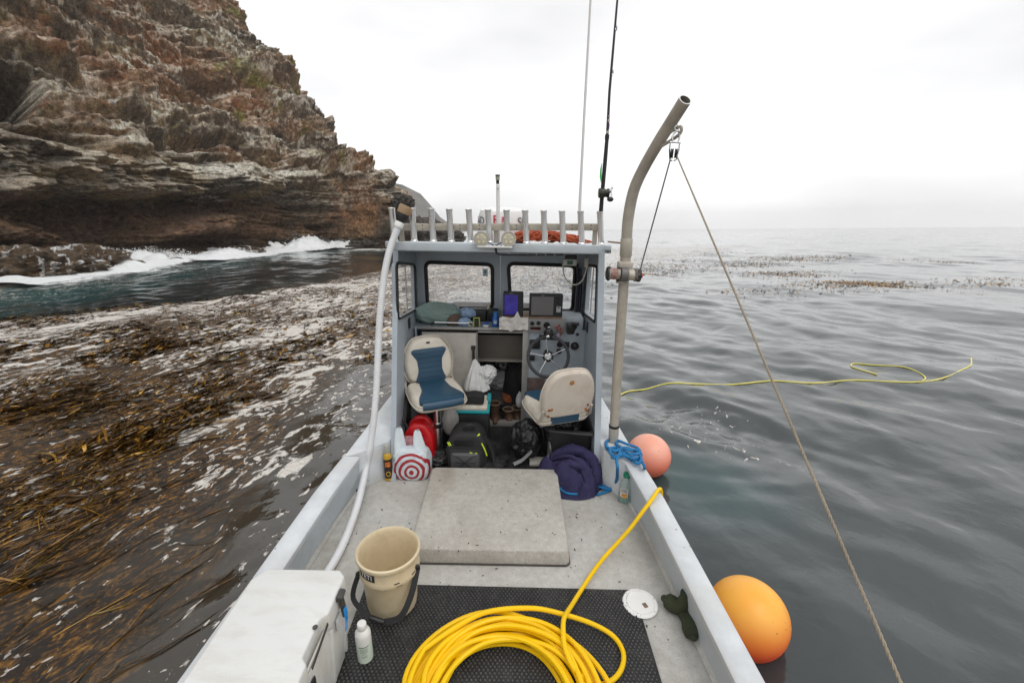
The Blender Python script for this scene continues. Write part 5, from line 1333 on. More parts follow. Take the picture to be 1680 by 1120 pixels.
# ---- buoys
def buoy(px, py, r, label, tag_col, zc2, sq=1.0):
    dd = ray(AW, px, py); t = (zc2-HW)/dd.z; c = Vector((0, 0, HW))+dd*t
    m_, n, l, b = NM('buoy_vinyl_'+tag_col[0]); geo = n.new('ShaderNodeTexCoord'); f = texnoise(n, l, geo.outputs['Object'], 3, 4)
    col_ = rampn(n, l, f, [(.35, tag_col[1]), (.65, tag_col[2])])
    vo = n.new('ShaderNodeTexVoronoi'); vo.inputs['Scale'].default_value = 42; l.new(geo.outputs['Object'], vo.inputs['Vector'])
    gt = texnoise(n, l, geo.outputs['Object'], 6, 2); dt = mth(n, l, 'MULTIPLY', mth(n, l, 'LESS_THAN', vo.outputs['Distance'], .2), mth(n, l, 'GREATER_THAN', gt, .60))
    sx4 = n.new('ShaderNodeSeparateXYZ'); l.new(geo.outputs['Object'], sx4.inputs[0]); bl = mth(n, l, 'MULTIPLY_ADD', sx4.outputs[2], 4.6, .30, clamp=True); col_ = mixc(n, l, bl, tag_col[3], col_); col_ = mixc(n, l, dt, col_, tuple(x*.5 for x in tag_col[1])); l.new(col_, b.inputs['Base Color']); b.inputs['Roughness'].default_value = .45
    b.inputs['Subsurface Weight'].default_value = .25; b.inputs['Subsurface Radius'].default_value = (.1, .03, .01)
    t_ = thing('mooring_buoy', label, 'buoy', c, 'round inflated buoys floating beside the right side of the boat', boat=False)
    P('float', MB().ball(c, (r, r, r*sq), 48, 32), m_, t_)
    P('rope_eye', MB().lathe([(.0, -.12), (.035, -.11), (.045, -.05), (.07, .03)], c-Vector((0, 0, r-.02)), n=20), simple_cache('buoy_red_base', (.30, .02, .015)), t_)
    ly = P('lanyard', MB().tube(spline([c-Vector((0, 0, r)), c-Vector((.1, .02, r+.15)), c-Vector((.2, .05, r+.2))], 5), .008, n=6), simple_cache('buoy_line', (.3, .28, .25)), t_)
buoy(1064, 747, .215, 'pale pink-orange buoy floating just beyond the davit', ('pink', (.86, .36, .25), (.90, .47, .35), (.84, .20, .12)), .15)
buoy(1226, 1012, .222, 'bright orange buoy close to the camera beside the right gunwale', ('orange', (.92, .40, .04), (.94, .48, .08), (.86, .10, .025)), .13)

# ---- booties
BOOT = simple('dark_green_neoprene', (.030, .038, .016), .85, var=.3, scale=14, bmp=.6, bscale=110)
def bootie(pts, rs, label):
    q_ = spline(pts, 5); rr3 = [float(np.interp(i/(len(q_)-1), np.linspace(0, 1, len(rs)), rs)) for i in range(len(q_))]
    m = MB().tube(q_, rr3, n=18); m.v = [Vector((v.x, v.y, v.z)) for v in m.v]
    t = thing('bootie', label, 'bootie', q_[0], 'dark green neoprene booties by the right gunwale')
    P('foot', m, BOOT, t); 
    e = q_[-1]; d = (q_[-1]-q_[-2]).normalized(); P('cuff', MB().tube([e-d*.012, e+d*.006], rr3[-1]*1.07, n=18), BOOT, t, bevel=.003)
    P('heel_cap', MB().ball(q_[1], (rr3[1]*1.05, rr3[1]*1.05, rr3[1]*.9)), BOOT, t)
z5 = .043
bootie([B(1090, 981, z=z5), B(1096, 985, z=z5), B(1107, 992, z=z5), B(1116, 994, z=.06), B(1123, 985, z=.10), B(1128, 974, z=.135)], [.014, .038, .043, .039, .034, .031, .033], 'left dark green bootie, lying on its side with the ankle propped on the gunwale wall')
bootie([B(1138, 1045, z=z5), B(1136, 1037, z=z5), B(1131, 1023, z=z5), B(1123, 1006, z=.032), B(1118, 997, z=.03)], [.012, .041, .044, .033, .034, .036], 'right dark green bootie lying flat with its toe towards the camera')

# ---- fuel can, carrier bag, spray can
fc = thing('fuel_can', 'red plastic fuel can with a black cap behind the white shopping bag', 'fuel can', (-.74, 3.18, 0))
REDP = simple('red_fuel_plastic', (.50, .006, .010), .32, var=.08, bmp=.05)
m = MB()
prf = [(-.16, 0), (.15, 0), (.155, .27), (.10, .345), (.0, .375), (-.10, .345), (-.155, .27)]
m.prism(round_poly([(-.15, 0), (.135, 0), (.145, .27), (.06, .40), (-.06, .40), (-.15, .28)], .05, 5), lambda a, b_: Vector((-.70+a*.82, 3.03, b_*.93+.01)), lambda a, b_: Vector((-.70+a*.82, 3.22, b_*.93+.01)))
P('can_body', m, REDP, fc, bevel=.035, seg=4)
P('carry_handle', MB().tube(spline([(-.63, 3.13, .33), (-.66, 3.13, .385), (-.72, 3.13, .385), (-.77, 3.13, .33)], 6), .020, n=12), REDP, fc)
p = B(672, 706, Y=3.06); P('cap', MB().lathe([(.032, 0), (.032, .03), (.027, .036), (0, .037)], p+Vector((0, .03, -.015)), rotx(35), 20), BLACK, fc, bevel=.002)
P('spout', MB().tube([p+Vector((0, 0, .01)), B(666, 696, Y=3.10), B(661, 688, Y=3.10)], [.016, .012, .009], n=12), BLACK, fc)
# dark board leaning against the wall behind the can
lb = thing('leaning_board', 'black board leaning against the left cabin wall behind the red can', 'board', (-.83, 3.1, 0))
a_, b_2, c_2 = B(672, 671, X=LI+.01), B(641, 745, X=LI+.012), B(673, 690, X=LI+.01)
m = MB(); m.add([(-.838, 2.965, .01), (-.838, 3.28, .01), (-.838, 3.40, .52), (-.838, 3.36, .54), (-.838, 2.965, .20)]+[(-.822, 2.965, .01), (-.822, 3.28, .01), (-.822, 3.40, .52), (-.822, 3.36, .54), (-.822, 2.965, .20)],
          [(0, 1, 2, 3, 4), (5, 6, 7, 8, 9)]+[(i, (i+1) % 5, 5+(i+1) % 5, 5+i) for i in range(5)]); P('board', m, BLACK, lb); P('edge_trim', MB().tube([(-.819, 2.97, .20), (-.819, 3.355, .54)], .007, n=8), BLACK, lb)
# shopping bag
tb_c = Vector((-.735, 2.945, 0))
BAG, n, l, b = NM('shopping_bag_print'); tc = n.new('ShaderNodeTexCoord'); sp = n.new('ShaderNodeSeparateXYZ'); l.new(tc.outputs['Object'], sp.inputs[0])
wv_ = texnoise(n, l, tc.outputs['Object'], 9, 3); 
xx = mth(n, l, 'ADD', mth(n, l, 'SUBTRACT', sp.outputs[0], .012), mth(n, l, 'MULTIPLY_ADD', wv_, .04, -.02)); zz_ = mth(n, l, 'SUBTRACT', sp.outputs[2], .082)
rad = mth(n, l, 'SQRT', mth(n, l, 'ADD', mth(n, l, 'POWER', xx, 2), mth(n, l, 'POWER', mth(n, l, 'MULTIPLY', zz_, .95), 2)))
rings = mth(n, l, 'LESS_THAN', mth(n, l, 'MODULO', mth(n, l, 'ADD', rad, .0), .040), .0195)
inr = mth(n, l, 'LESS_THAN', rad, .138); sidem = mth(n, l, 'LESS_THAN', sp.outputs[1], -.02)
low = mth(n, l, 'GREATER_THAN', sp.outputs[2], .004); rg_ = mth(n, l, 'MULTIPLY', mth(n, l, 'MULTIPLY', rings, inr), mth(n, l, 'MULTIPLY', sidem, low))
bc_ = rampn(n, l, texnoise(n, l, tc.outputs['Object'], 4, 4), [(.3, (.46, .53, .58)), (.7, (.66, .70, .72))])
l.new(mixc(n, l, rg_, bc_, (.34, .022, .03)), b.inputs['Base Color']); b.inputs['Roughness'].default_value = .35; b.inputs['Transmission Weight'].default_value = .0
bump(n, l, b, texnoise(n, l, tc.outputs['Object'], 22, 5, .6, 1), .6, .01)
tb = thing('shopping_bag', 'white plastic shopping bag printed with red bullseye rings on the deck by the cabin', 'bag', tb_c)
m = fold_lump(tb_c+Vector((0, 0, .11)), (.138, .085, .135), seed=4, amp=.09, freq=2.2, floor=.004, top=.9, ridge=.5, boxy=.62, n=110, m=70); P('bag_body', m, BAG, tb)
bagw = simple('bag_film', (.60, .66, .70), .35, var=.05, bmp=.5, bscale=18)
for x_, h_ in ((-.095, .395), (.055, .375)):
    def fnh(u, v, x_=x_, h_=h_):
        z = lerp(.17, h_, v); w_ = lerp(.055, .022, v)*(1 if v < .97 else .75); a = u*2*math.pi; k = 1+.2*math.sin(3*a+v*4)
        return tb_c+Vector((x_*lerp(1.0, .88, v)+w_*math.cos(a)*k, .02*v+lerp(.05, .012, v)*math.sin(a)*k, z))
    P('bag_handle', MB().surf(fnh, 24, 12, cu=True), bagw, tb)
m = fold_lump(tb_c+Vector((-.015, .045, .235)), (.08, .03, .07), seed=9, amp=.15, freq=2); P('folded_print', m, simple('folded_red_white_print', (.42, .2, .22), .5, var=.6, scale=16), tb)
spc = Vector((-.902, 2.885, 0)); spy = thing('spray_can', 'slim black and gold spray can with a clear cap beside the shopping bag', 'can', spc)
GOLD = simple('gold_yellow_label', (.55, .33, .03), .35, .2, var=.2, scale=40)
P('can_body', MB().lathe([(.0, .002), (.028, .0), (.0295, .01), (.0295, .20), (.0285, .205)], spc, n=28), simple('dark_can_label', (.03, .02, .015), .35, .2), spy)
P('gold_band', MB().lathe([(.0298, .004), (.0302, .006), (.0302, .022), (.0298, .024)], spc, n=28), GOLD, spy); P('gold_shoulder', MB().lathe([(.0302, .185), (.0302, .205), (.021, .225), (.018, .228)], spc, n=28), GOLD, spy)
P('clear_cap', MB().lathe([(.018, .228), (.018, .285), (.015, .292), (0, .293)], spc, n=20), simple('smoky_cap', (.45, .43, .38), .3, alpha=.7), spy)
def onsp(a, z, r=.0304): return spc+Vector((r*math.cos(a), r*math.sin(a), z))
P('print_block', MB().surf(lambda u, v: onsp(R(-78)+(u-.5)*1.3, lerp(.125, .165, v)), 10, 2), simple('orange_print', (.60, .14, .02), .4, var=.6, scale=90, bmp=0), spy)
m = text_mb('VERA', .028, lambda x, y: onsp(R(-78)+x/.031, .145+y*1.0, .0308)); 
P('print_ring', MB().surf(lambda u, v: onsp(R(-78)+.018/.03*math.cos(u*2*math.pi)*(1-.35*v), .065+.022*math.sin(u*2*math.pi)*(1-.35*v)), 20, 2, cu=True), GOLD, spy)

# ---- backpack
bp_c = B(768, 756, z=0); bpx = bp_c.x
bpk = thing('backpack', 'black backpack with a moulded front pocket and neon yellow cords on the cabin mat', 'backpack', (bpx, 3.08, 0))
BKF = simple('black_nylon', (.017, .017, .018), .75, var=.2, bmp=.4, bscale=250); BKM = simple('dark_grey_moulded', (.07, .071, .074), .5, bmp=.2)
NEON = simple('neon_yellow_cord', (.55, .75, .02), .5, bmp=0)
m = MB().prism(round_poly([(-.15, 0), (.155, 0), (.16, .22), (.10, .315), (-.09, .315), (-.15, .22)], .05, 5), lambda a, b_: Vector((bpx+a, 2.99, b_+.015)), lambda a, b_: Vector((bpx+a*.95, 3.20, b_+.015))); P('pack_body', m, BKF, bpk, bevel=.03, seg=4)
m = MB().prism(rrect(.235, .155, .03), lambda a, b_: Vector((bpx-.005+a, 2.995, .108+b_)), lambda a, b_: Vector((bpx-.005+a*.9, 2.955, .108+b_*.88))); P('front_pocket', m, BKM, bpk, bevel=.012, seg=3)
m = MB().prism(rrect(.27, .19, .035), lambda a, b_: Vector((bpx-.005+a, 3.0, .108+b_)), lambda a, b_: Vector((bpx-.005+a*.98, 2.978, .108+b_*.98))); P('pocket_rim', m, BKF, bpk, bevel=.01)
m = MB().prism(rrect(.20, .085, .03), lambda a, b_: Vector((bpx-.01+a, 3.02, .252+b_)), lambda a, b_: Vector((bpx-.01+a*.9, 2.99, .252+b_*.9))); P('top_pocket', m, BKF, bpk, bevel=.012, seg=3)
P('grab_handle', MB().tube(spline([(bpx-.01, 3.05, .325), (bpx, 3.04, .375), (bpx+.05, 3.04, .38), (bpx+.06, 3.06, .325)], 5), .013, n=10), BKF, bpk)
for sx in (-1, 1):
    for k in range(3):
        P('bungee', MB().tube(spline([(bpx-.005, 2.950, .11), (bpx-.005+sx*.06, 2.951, .11+(-.05+.05*k)), (bpx-.005+sx*.108, 2.962, .11+(-.06+.06*k))], 4), .0028, n=6), BLACK, bpk)
for p0, p1 in (((-.135, .27), (-.12, .24)), ((-.125, .272), (-.108, .245)), ((.03, .185), (.05, .182)), ((.065, .175), (.085, .182))):
    P('neon_pull', MB().tube([(bpx+p0[0], 2.975, p0[1]), (bpx+p1[0], 2.972, p1[1])], .004, n=6), NEON, bpk)
P('neon_pull', MB().tube(spline([(bpx+.12, 2.985, .26), (bpx+.145, 2.975, .21), (bpx+.16, 2.975, .16)], 4), .005, n=6), NEON, bpk); P('neon_loop', MB().lathe([(.014, 0), (.022, .004), (.014, .008)], (bpx+.085, 3.02, .31), n=16), NEON, bpk)
P('shoulder_strap', strap([(bpx+.13, 3.05, .28), (bpx+.20, 3.03, .18), (bpx+.21, 3.0, .06), (bpx+.17, 2.99, .02)], .05, .012, (0, 1, .2)), BKF, bpk)
P('shoulder_strap', strap([(bpx+.14, 3.02, .03), (bpx+.22, 3.03, .03), (bpx+.27, 3.09, .04), (bpx+.31, 3.14, .05)], .05, .02, (0, 1, 0)), BKF, bpk)
m = fold_lump((bpx+.2, 3.05, .03), (.09, .08, .045), seed=17, amp=.25, floor=.015); tag(P('dark_cloth', m, BKF), 'crumpled black cloth on the mat right of the backpack', 'cloth', loc=(bpx+.2, 3.05, 0))
# stuff packed round the pedestal
FILM = simple('white_carrier_film', (.66, .66, .65), .4, var=.06, bmp=.7, bscale=14)
GFILM = simple('greyish_carrier_film', (.40, .39, .37), .4, var=.1, bmp=.7, bscale=14)
p = B(738, 690, Y=3.32); tag(P('plastic_bag', fold_lump(p+Vector((0, 0, .02)), (.075, .06, .15), seed=21, amp=.14, pleat=.06, floor=.01, top=.6), GFILM), 'greyish plastic bag standing behind the left seat post', 'bag', loc=(p.x, p.y, 0))
p = B(716, 715, Y=3.38); tag(P('dark_bag', fold_lump((p.x-.02, 3.40, .13), (.13, .08, .14), seed=23, amp=.12, floor=.01), BKF), 'black bag in the shade behind the left seat post and the red can', 'bag', loc=(p.x, 3.4, 0))
p = B(706, 740, Y=3.12); tag(P('cloth_roll', fold_lump((p.x-.0, 3.14, .05), (.035, .05, .075), seed=24, amp=.2, floor=.01), simple('mauve_cloth', (.20, .13, .14), .8)), 'dull mauve cloth stuffed between the shopping bag and the seat post', 'cloth', loc=(p.x, 3.14, 0))
# silver-and-black strap wound at the pedestal foot
tag(P('tool_roll', fold_lump((sl.x+.01, 3.09, .055), (.10, .06, .055), seed=27, amp=.3, freq=3, floor=.01), BLACK), 'black strap bundle heaped at the foot of the left seat post', 'strap', loc=(sl.x, 3.09, 0))

# ---- small cooler with teal lid, pouch on top, carrier bag hanging from the latch
q0, q1 = B(746, 676, Y=3.32), B(803, 676, Y=3.32); zz1 = B(770, 672, Y=3.32).z
ck = thing('ice_box', 'low black and teal ice box with a worn white lid pad between the seats', 'cooler', ((q0.x+q1.x)/2, 3.42, 0))
wx_ = q1.x-q0.x; xc_ = (q0.x+q1.x)/2
P('box_body', MB().box((xc_, 3.44, zz1/2-.02), (wx_*.95, .24, zz1-.05)), BLACK, ck, bevel=.01); P('teal_rim', MB().box((xc_, 3.44, zz1-.018), (wx_, .26, .03)), simple('teal_plastic', (.02, .32, .36), .4), ck, bevel=.008)
P('lid_pad', MB().box((xc_-.008, 3.43, zz1+.012), (wx_*.93, .235, .034)), simple('worn_white_foam', (.62, .58, .50), .7, var=.1, bmp=.7, bscale=40, dirt=(.35, .28, .2), dirt_amt=.7, dirt_scale=14), ck, bevel=.01)
P('teal_corner', MB().box((xc_+wx_*.46, 3.50, zz1+.022), (.035, .12, .045)), _sc.setdefault('teal2', simple('teal_plastic_corner', (.03, .30, .34), .4)), ck, bevel=.008)
p = B(778, 648, Y=3.40); tag(P('pouch', MB().prism(round_poly([(-.085, -.035), (.085, -.04), (.08, .035), (.0, .048), (-.08, .03)], .025, 4), lambda a, b_: Vector((p.x+a, 3.34, zz1+.075+b_)), lambda a, b_: Vector((p.x+a, 3.44, zz1+.075+b_))), BKF, bevel=.02, seg=3), 'small black pouch lying on the ice box lid', 'pouch', loc=(p.x, 3.4, zz1+.03))
hb0, hb1 = B(779, 589, Y=3.62), B(785, 640, Y=3.58)
pb = thing('carrier_bag', 'white plastic carrier bag hanging from the locker handle', 'bag', hb0)
def fnb(u, v):
    a = u*2*math.pi; v2 = v**.8; w_ = lerp(.006, .105, min(1, v2*1.15))*(1 if v < .9 else (1-v)/.1*.6+.4); k = 1+.14*math.sin(9*a+2*v)+.25*mnoise.noise(Vector((math.cos(a)*1.5, math.sin(a)*1.5, v*3+4)))
    c = hb0.lerp(hb1+Vector((-.01, 0, -.02)), v); return c+Vector((w_*math.cos(a)*k, lerp(.004, .05, v)*math.sin(a)*k, .012*mnoise.noise(Vector((a, v*6, 1)))))
P('bag_body', MB().surf(fnb, 64, 40, cu=True), FILM, pb, angle=80)
P('bag_handle', fold_lump(B(803, 612, Y=3.60), (.05, .03, .062), seed=31, amp=.42, freq=2.6, ridge=.7), FILM, pb); P('bag_handle', fold_lump(B(793, 620, Y=3.61), (.06, .03, .09), seed=35, amp=.34, freq=2.6, ridge=.7), FILM, pb)

# ---- things in the cuddy
BRB = simple('brown_rubber_boot', (.10, .055, .035), .5, var=.15)
def boot(px, py, Y, label):
    p = B(px, py, Y=Y); t = thing('rubber_boot', label, 'boot', (p.x, p.y, 0), 'brown rubber boots in the cuddy opening')
    h_ = max(.1, p.z-.01); P('shaft', MB().lathe([(.040, .0), (.043, h_*.6), (.052, h_), (.048, h_), (.040, h_*.6), (.036, .03), (0, .03)], (p.x, p.y, .012), n=24), BRB, t)
    P('toe', MB().ball((p.x+.01, p.y-.055, .05), (.045, .08, .04)), BRB, t); P('cuff', MB().tube([(p.x+.051*math.cos(a), p.y+.051*math.sin(a), .012+h_) for a in np.linspace(0, 6.28, 25)[:-1]], .005, n=6, closed=True), simple_cache('pale_boot_rim', (.34, .26, .18)), t)
boot(811.5, 661, 3.80, 'tallest brown rubber boot, leftmost in the cuddy opening'); boot(834, 671, 3.82, 'brown rubber boot in the middle of the cuddy opening with laces inside'); boot(848, 673, 3.86, 'right-hand brown rubber boot against the opening frame')
CL = simple('black_cloth_pile', (.022, .021, .022), .9, bmp=.5); 
def cud(px, py, Y, size, mt_, seed, name, label, cat, **k):
    p = B(px, py, Y=Y); tag(P(name, fold_lump(p, size, seed=seed, **k), mt_), label, cat, loc=p)
cud(846, 635, 4.05, (.11, .12, .30), CL, 41, 'jacket', 'black jacket piled at the right inside the cuddy', 'jacket', amp=.2)
cud(820, 622, 4.15, (.13, .12, .10), simple('grey_white_cloth', (.34, .34, .35), .8, bmp=.4), 43, 'white_cloth', 'crumpled greyish white cloth inside the cuddy', 'cloth', amp=.25)
cud(815, 655, 4.02, (.17, .12, .09), simple('slate_cloth', (.055, .06, .07), .9), 45, 'dark_clothes', 'slate grey clothes heaped on the cuddy floor', 'clothes', amp=.25)
cud(832, 652, 3.98, (.06, .08, .045), simple('rust_orange_cloth', (.30, .09, .03), .8), 47, 'orange_cloth', 'rust orange cloth strip lying on the clothes in the cuddy', 'cloth', amp=.2)
cud(852, 656, 3.78, (.032, .03, .075), FILM, 49, 'small_bag', 'small white plastic bag at the right edge of the cuddy opening', 'bag', amp=.2, pleat=.06, top=.5)
cud(800, 610, 4.2, (.12, .1, .12), CL, 51, 'dark_bag', 'black bag at the back left of the cuddy', 'bag', amp=.2)
for k in range(8):
    p = B(790+9*k, 598, Y=3.93); m = MB().ball(p, (.016, .016, .014), 10, 7); tag(P('net_float', m, simple_cache('dark_float', (.03, .028, .026))), ('first', 'second', 'third', 'fourth', 'fifth', 'sixth', 'seventh', 'eighth')[k]+' dark float from the left in the row under the cuddy board', 'float', 'row of small dark floats under the cuddy board', loc=p)

# ---- black bin, black bag, purple towel
bn = thing('black_tub', 'open black plastic tub behind the right seat, half covered by the purple towel', 'tub', (.42, 3.2, 0))
tc_ = [B(903, 698, Y=3.25), B(966, 682, Y=3.38), B(985, 722, Y=3.02), B(912, 716, Y=3.02)]
zt2 = .36
ring_o = [(.25, 3.34), (.595, 3.40), (.625, 2.995), (.285, 3.045)]
rpo = round_poly(ring_o, .05, 4); ccx, ccy = .44, 3.2
m = MB(); nn_ = len(rpo)
lay = [(.84, .012), (.95, zt2-.03), (1.04, zt2-.03), (1.05, zt2), (.95, zt2), (.90, zt2-.05), (.80, .05)]
vs = [Vector((ccx+(a-ccx)*k, ccy+(b_-ccy)*k, z)) for k, z in lay for a, b_ in rpo]; fs = [(i*nn_+j, i*nn_+(j+1) % nn_, (i+1)*nn_+(j+1) % nn_, (i+1)*nn_+j) for i in range(len(lay)-1) for j in range(nn_)]
fs += [tuple(range(nn_)), tuple((len(lay)-1)*nn_+j for j in range(nn_))]; m.add(vs, fs); P('tub_body', m, BLACK, bn, angle=50); P('rim', MB().tube([(ccx+(a-ccx)*1.05, ccy+(b_-ccy)*1.05, zt2-.014) for a, b_ in rpo], .016, n=8, closed=True), simple('black_rim_plastic', (.024, .024, .025), .35), bn)
LINER = simple('black_bin_liner', (.016, .016, .017), .3, bmp=.6, bscale=20)
tag(P('bin_liner', fold_lump((.13, 3.22, .16), (.12, .11, .17), seed=55, amp=.22, freq=3, floor=.012), LINER), 'crumpled black bin liner on the mat left of the right seat post', 'bag', loc=(.13, 3.2, 0))
tag(P('bin_liner', fold_lump((.42, 3.23, .27), (.13, .12, .14), seed=57, amp=.25, freq=3), LINER), 'black bin liner bulging inside the open black tub', 'bag', loc=(.42, 3.2, .1))
tag(P('grey_sheet', strap([(.03, 3.06, .03), (.10, 3.08, .06), (.17, 3.1, .13)], .035, .004, (0, 1, .3)), simple_cache('grey_film_strip', (.28, .28, .28))), 'pale torn edge of film sticking out of the bin liner by the right seat post', 'film', loc=(.1, 3.08, 0))
TOW = simple('purple_towelling', (.042, .038, .092), .95, var=.2, scale=20, bmp=.9, bscale=260, spec=.1)
twl = thing('towel', 'dark purple towel heaped on the deck beside the hatch under the right seat', 'towel', (.47, 2.95, 0))
def towel_geo():
    lobes = [(.49, 3.00, .17, .15, .20), (.56, 2.90, .13, .14, .18), (.36, 2.98, .15, .12, .17), (.44, 2.89, .15, .12, .20), (.54, 2.79, .10, .09, .10), (.30, 2.955, .09, .07, .09)]
    def H(x, y):
        hh = 0
        for cx_, cy_, ax_, ay_, z_ in lobes:
            d = ((x-cx_)/ax_)**2+((y-cy_)/ay_)**2
            if d < 1: hh = max(hh, z_*(1-d)**.42) if True else hh
        return hh
    def fn(u, v):
        a = u*2*math.pi; rr4 = v*.30; x0, y0 = .455, 2.915
        x = x0+rr4*math.cos(a)*.84; y = y0+rr4*math.sin(a)*.80
        w1 = mnoise.noise(Vector((x*7, y*7, 1)))*.05; w2 = mnoise.noise(Vector((x*7, y*7, 8)))*.05
        # smoothed dome
        hh = sum(H(x+dx+w1, y+dy+w2) for dx in (-.02, 0, .02) for dy in (-.02, 0, .02))/9
        q1 = (x+w1*1.6)*.75+(y+w2*1.6)*.66; q2 = (x+w2*2.2)*-.45+(y+w1*2.0)*.9
        f1 = 1-abs(math.sin(q1*30+6*mnoise.noise(Vector((x*4.2, y*4.2, 4)))))**.75; f2 = 1-abs(math.sin(q2*22+6*mnoise.noise(Vector((x*5, y*5, 14)))))**.8
        f = (.030*f1+.026*f2)*min(1, hh/.05)
        ex = 1+.10*mnoise.noise(Vector((math.cos(a)*2, math.sin(a)*2, 3)))
        z = max(.006, hh*.93+f-.018)
        return Vector((x0+(x-x0)*ex, y0+(y-y0)*ex, z))
    return MB().surf(fn, 260, 150, cu=True)
P('towel_heap', towel_geo(), TOW, twl, angle=80)
def roll(pts, rs, sd):
    q6 = spline(pts, 14); m = MB().tube(q6, [float(np.interp(i/(len(q6)-1), np.linspace(0, 1, len(rs)), rs)) for i in range(len(q6))], n=22)
    m.v = [v+mnoise.noise_vector(v*13+Vector((sd, 0, 0)))*.016+mnoise.noise_vector(v*38+Vector((sd, 0, 0)))*.006 for v in m.v]; return m
P('towel_roll', roll([(.30, 3.02, .06), (.36, 3.02, .16), (.45, 2.99, .20), (.54, 2.955, .215), (.615, 2.90, .17), (.63, 2.84, .11), (.60, 2.80, .04)], [.02, .04, .045, .04, .045, .04, .02], 3), TOW, twl, angle=80)
P('towel_roll', roll([(.33, 2.93, .05), (.38, 2.90, .13), (.46, 2.865, .175), (.53, 2.85, .165), (.56, 2.79, .09), (.55, 2.75, .03)], [.02, .035, .04, .045, .035, .02], 9), TOW, twl, angle=80)
P('towel_roll', roll([(.26, 2.97, .03), (.31, 2.94, .075), (.38, 2.93, .12), (.44, 2.93, .18)], [.025, .04, .04, .03], 14), TOW, twl, angle=80)
P('towel_edge', MB().tube(spline([(.32, 2.98, .13), (.39, 2.90, .215), (.47, 2.865, .225), (.55, 2.81, .16), (.55, 2.745, .04)], 8), [.014]*33, n=8), TOW, twl)

# ---- green-capped bottle
gb = B(1026, 822, z=0)
gb = Vector((gb.x-.005, gb.y+.01, 0))
gt_ = thing('juice_bottle', 'clear greenish plastic bottle with a green cap standing in the right deck corner', 'bottle', gb)
CLR, n, l, b = NM('clear_green_plastic'); b.inputs['Base Color'].default_value = (.42, .55, .50, 1); b.inputs['Roughness'].default_value = .1; b.inputs['Alpha'].default_value = .38
P('bottle_body', MB().lathe([(0, .003), (.040, 0), (.047, .008), (.047, .045), (.0455, .05), (.047, .055), (.047, .13), (.040, .155), (.024, .185), (.0195, .20)], gb, n=36), CLR, gt_)
P('liquid', MB().lathe([(0, .006), (.043, .006), (.044, .05), (0, .052)], gb, n=28), simple('green_liquid', (.12, .27, .23), .15, alpha=.7), gt_)
P('cap', MB().lathe([(.0245, .198), (.026, .20), (.026, .222), (.023, .227), (0, .228)], gb, n=28), simple('green_cap', (.01, .23, .12), .4), gt_, angle=50)
def ong(a, z, r=.0476): return gb+Vector((r*math.cos(a), r*math.sin(a), z))
lbw = P('label', MB().surf(lambda u, v: ong(R(-118)+(u-.5)*1.25, lerp(.055, .128, v)), 12, 3), simple('paper_label', (.62, .60, .58), .5, var=.1, scale=50), gt_)
P('label_picture', MB().surf(lambda u, v: ong(R(-112)+(u-.5)*.8, lerp(.058, .088, v), .048), 12, 4), simple('orange_fruit_print', (.60, .27, .04), .5, var=.6, scale=60, bmp=0), gt_)
for z_ in (.117, .108, .099): P('label_line', MB().surf(lambda u, v: ong(R(-118)+(u-.5)*.9, lerp(z_, z_+.004, v), .048), 10, 2), simple_cache('label_navy', (.06, .07, .14)), gt_)

# ---- shelf clutter
zS = .94
def sh(px, Y=3.82): return B(px, 530, Y=Y).x
tag(P('green_towel', fold_lump((sh(718, 3.84), 3.84, 1.02), (.19, .10, .095), seed=71, amp=.14, freq=2.6, n=110, m=70, floor=zS), simple('sage_towelling', (.24, .33, .30), .95, var=.12, bmp=.9, bscale=260)), 'sage green towel bundled on the left end of the cabin shelf', 'towel', loc=(sh(718), 3.84, zS))
tag(P('striped_towel', fold_lump((sh(738, 3.90), 3.90, 1.03), (.09, .05, .07), seed=73, amp=.14, freq=2.6, floor=zS), simple('grey_green_cloth', (.30, .36, .35), .95, var=.4, scale=30)), 'small striped grey cloth tucked behind the sage towel', 'cloth', loc=(sh(738), 3.9, zS))
tag(P('brown_cap', fold_lump((sh(744, 3.80), 3.79, .985), (.065, .06, .065), seed=75, amp=.06, freq=1.5, floor=zS), simple('brown_suede', (.13, .09, .07), .9)), 'brown cap standing on the shelf beside the sage towel', 'cap', loc=(sh(744), 3.8, zS))
gf = thing('gaff', 'thin metal gaff with a dark grip lying across the shelf edge', 'gaff', B(705, 531, Y=3.70))
P('shaft', MB().tube([B(712, 528.5, Y=3.70), B(770, 530, Y=3.70)], .006, n=8), STEEL, gf); P('grip', MB().tube([B(706, 532, Y=3.70), B(713, 528, Y=3.70)], .010, n=8), BLACK, gf); P('tip', MB().tube([B(770, 530, Y=3.70), B(775, 533.5, Y=3.70)], .008, n=8), BLACK, gf)
BLU = simple('blue_plastic', (.012, .10, .42), .35); LBL = simple('light_blue_packet', (.28, .40, .58), .4, var=.4, scale=40)
tag(P('snack_packet', fold_lump((sh(762, 3.76), 3.76, .972), (.055, .04, .038), seed=77, amp=.15, floor=zS), LBL), 'crinkled light blue packet on the shelf below the left windshield', 'packet', loc=(sh(762), 3.76, zS))
tag(P('snack_packet', fold_lump((sh(767, 3.90), 3.88, 1.02), (.075, .03, .045), seed=79, amp=.15, floor=zS), LBL), 'blue and yellow packet leaning at the back of the shelf', 'packet', loc=(sh(767), 3.88, zS))
tag(P('snack_packet', fold_lump((sh(772, 3.72), 3.73, .965), (.03, .025, .025), seed=83, amp=.2, floor=zS), simple('green_white_wrapper', (.45, .50, .42), .4, var=.5, scale=40)), 'small green and white wrapper beside the phone', 'wrapper', loc=(sh(772), 3.73, zS))
ph_ = thing('phone', 'black phone in a neon yellow frame standing on the shelf', 'phone', (sh(782, 3.72), 3.72, zS))
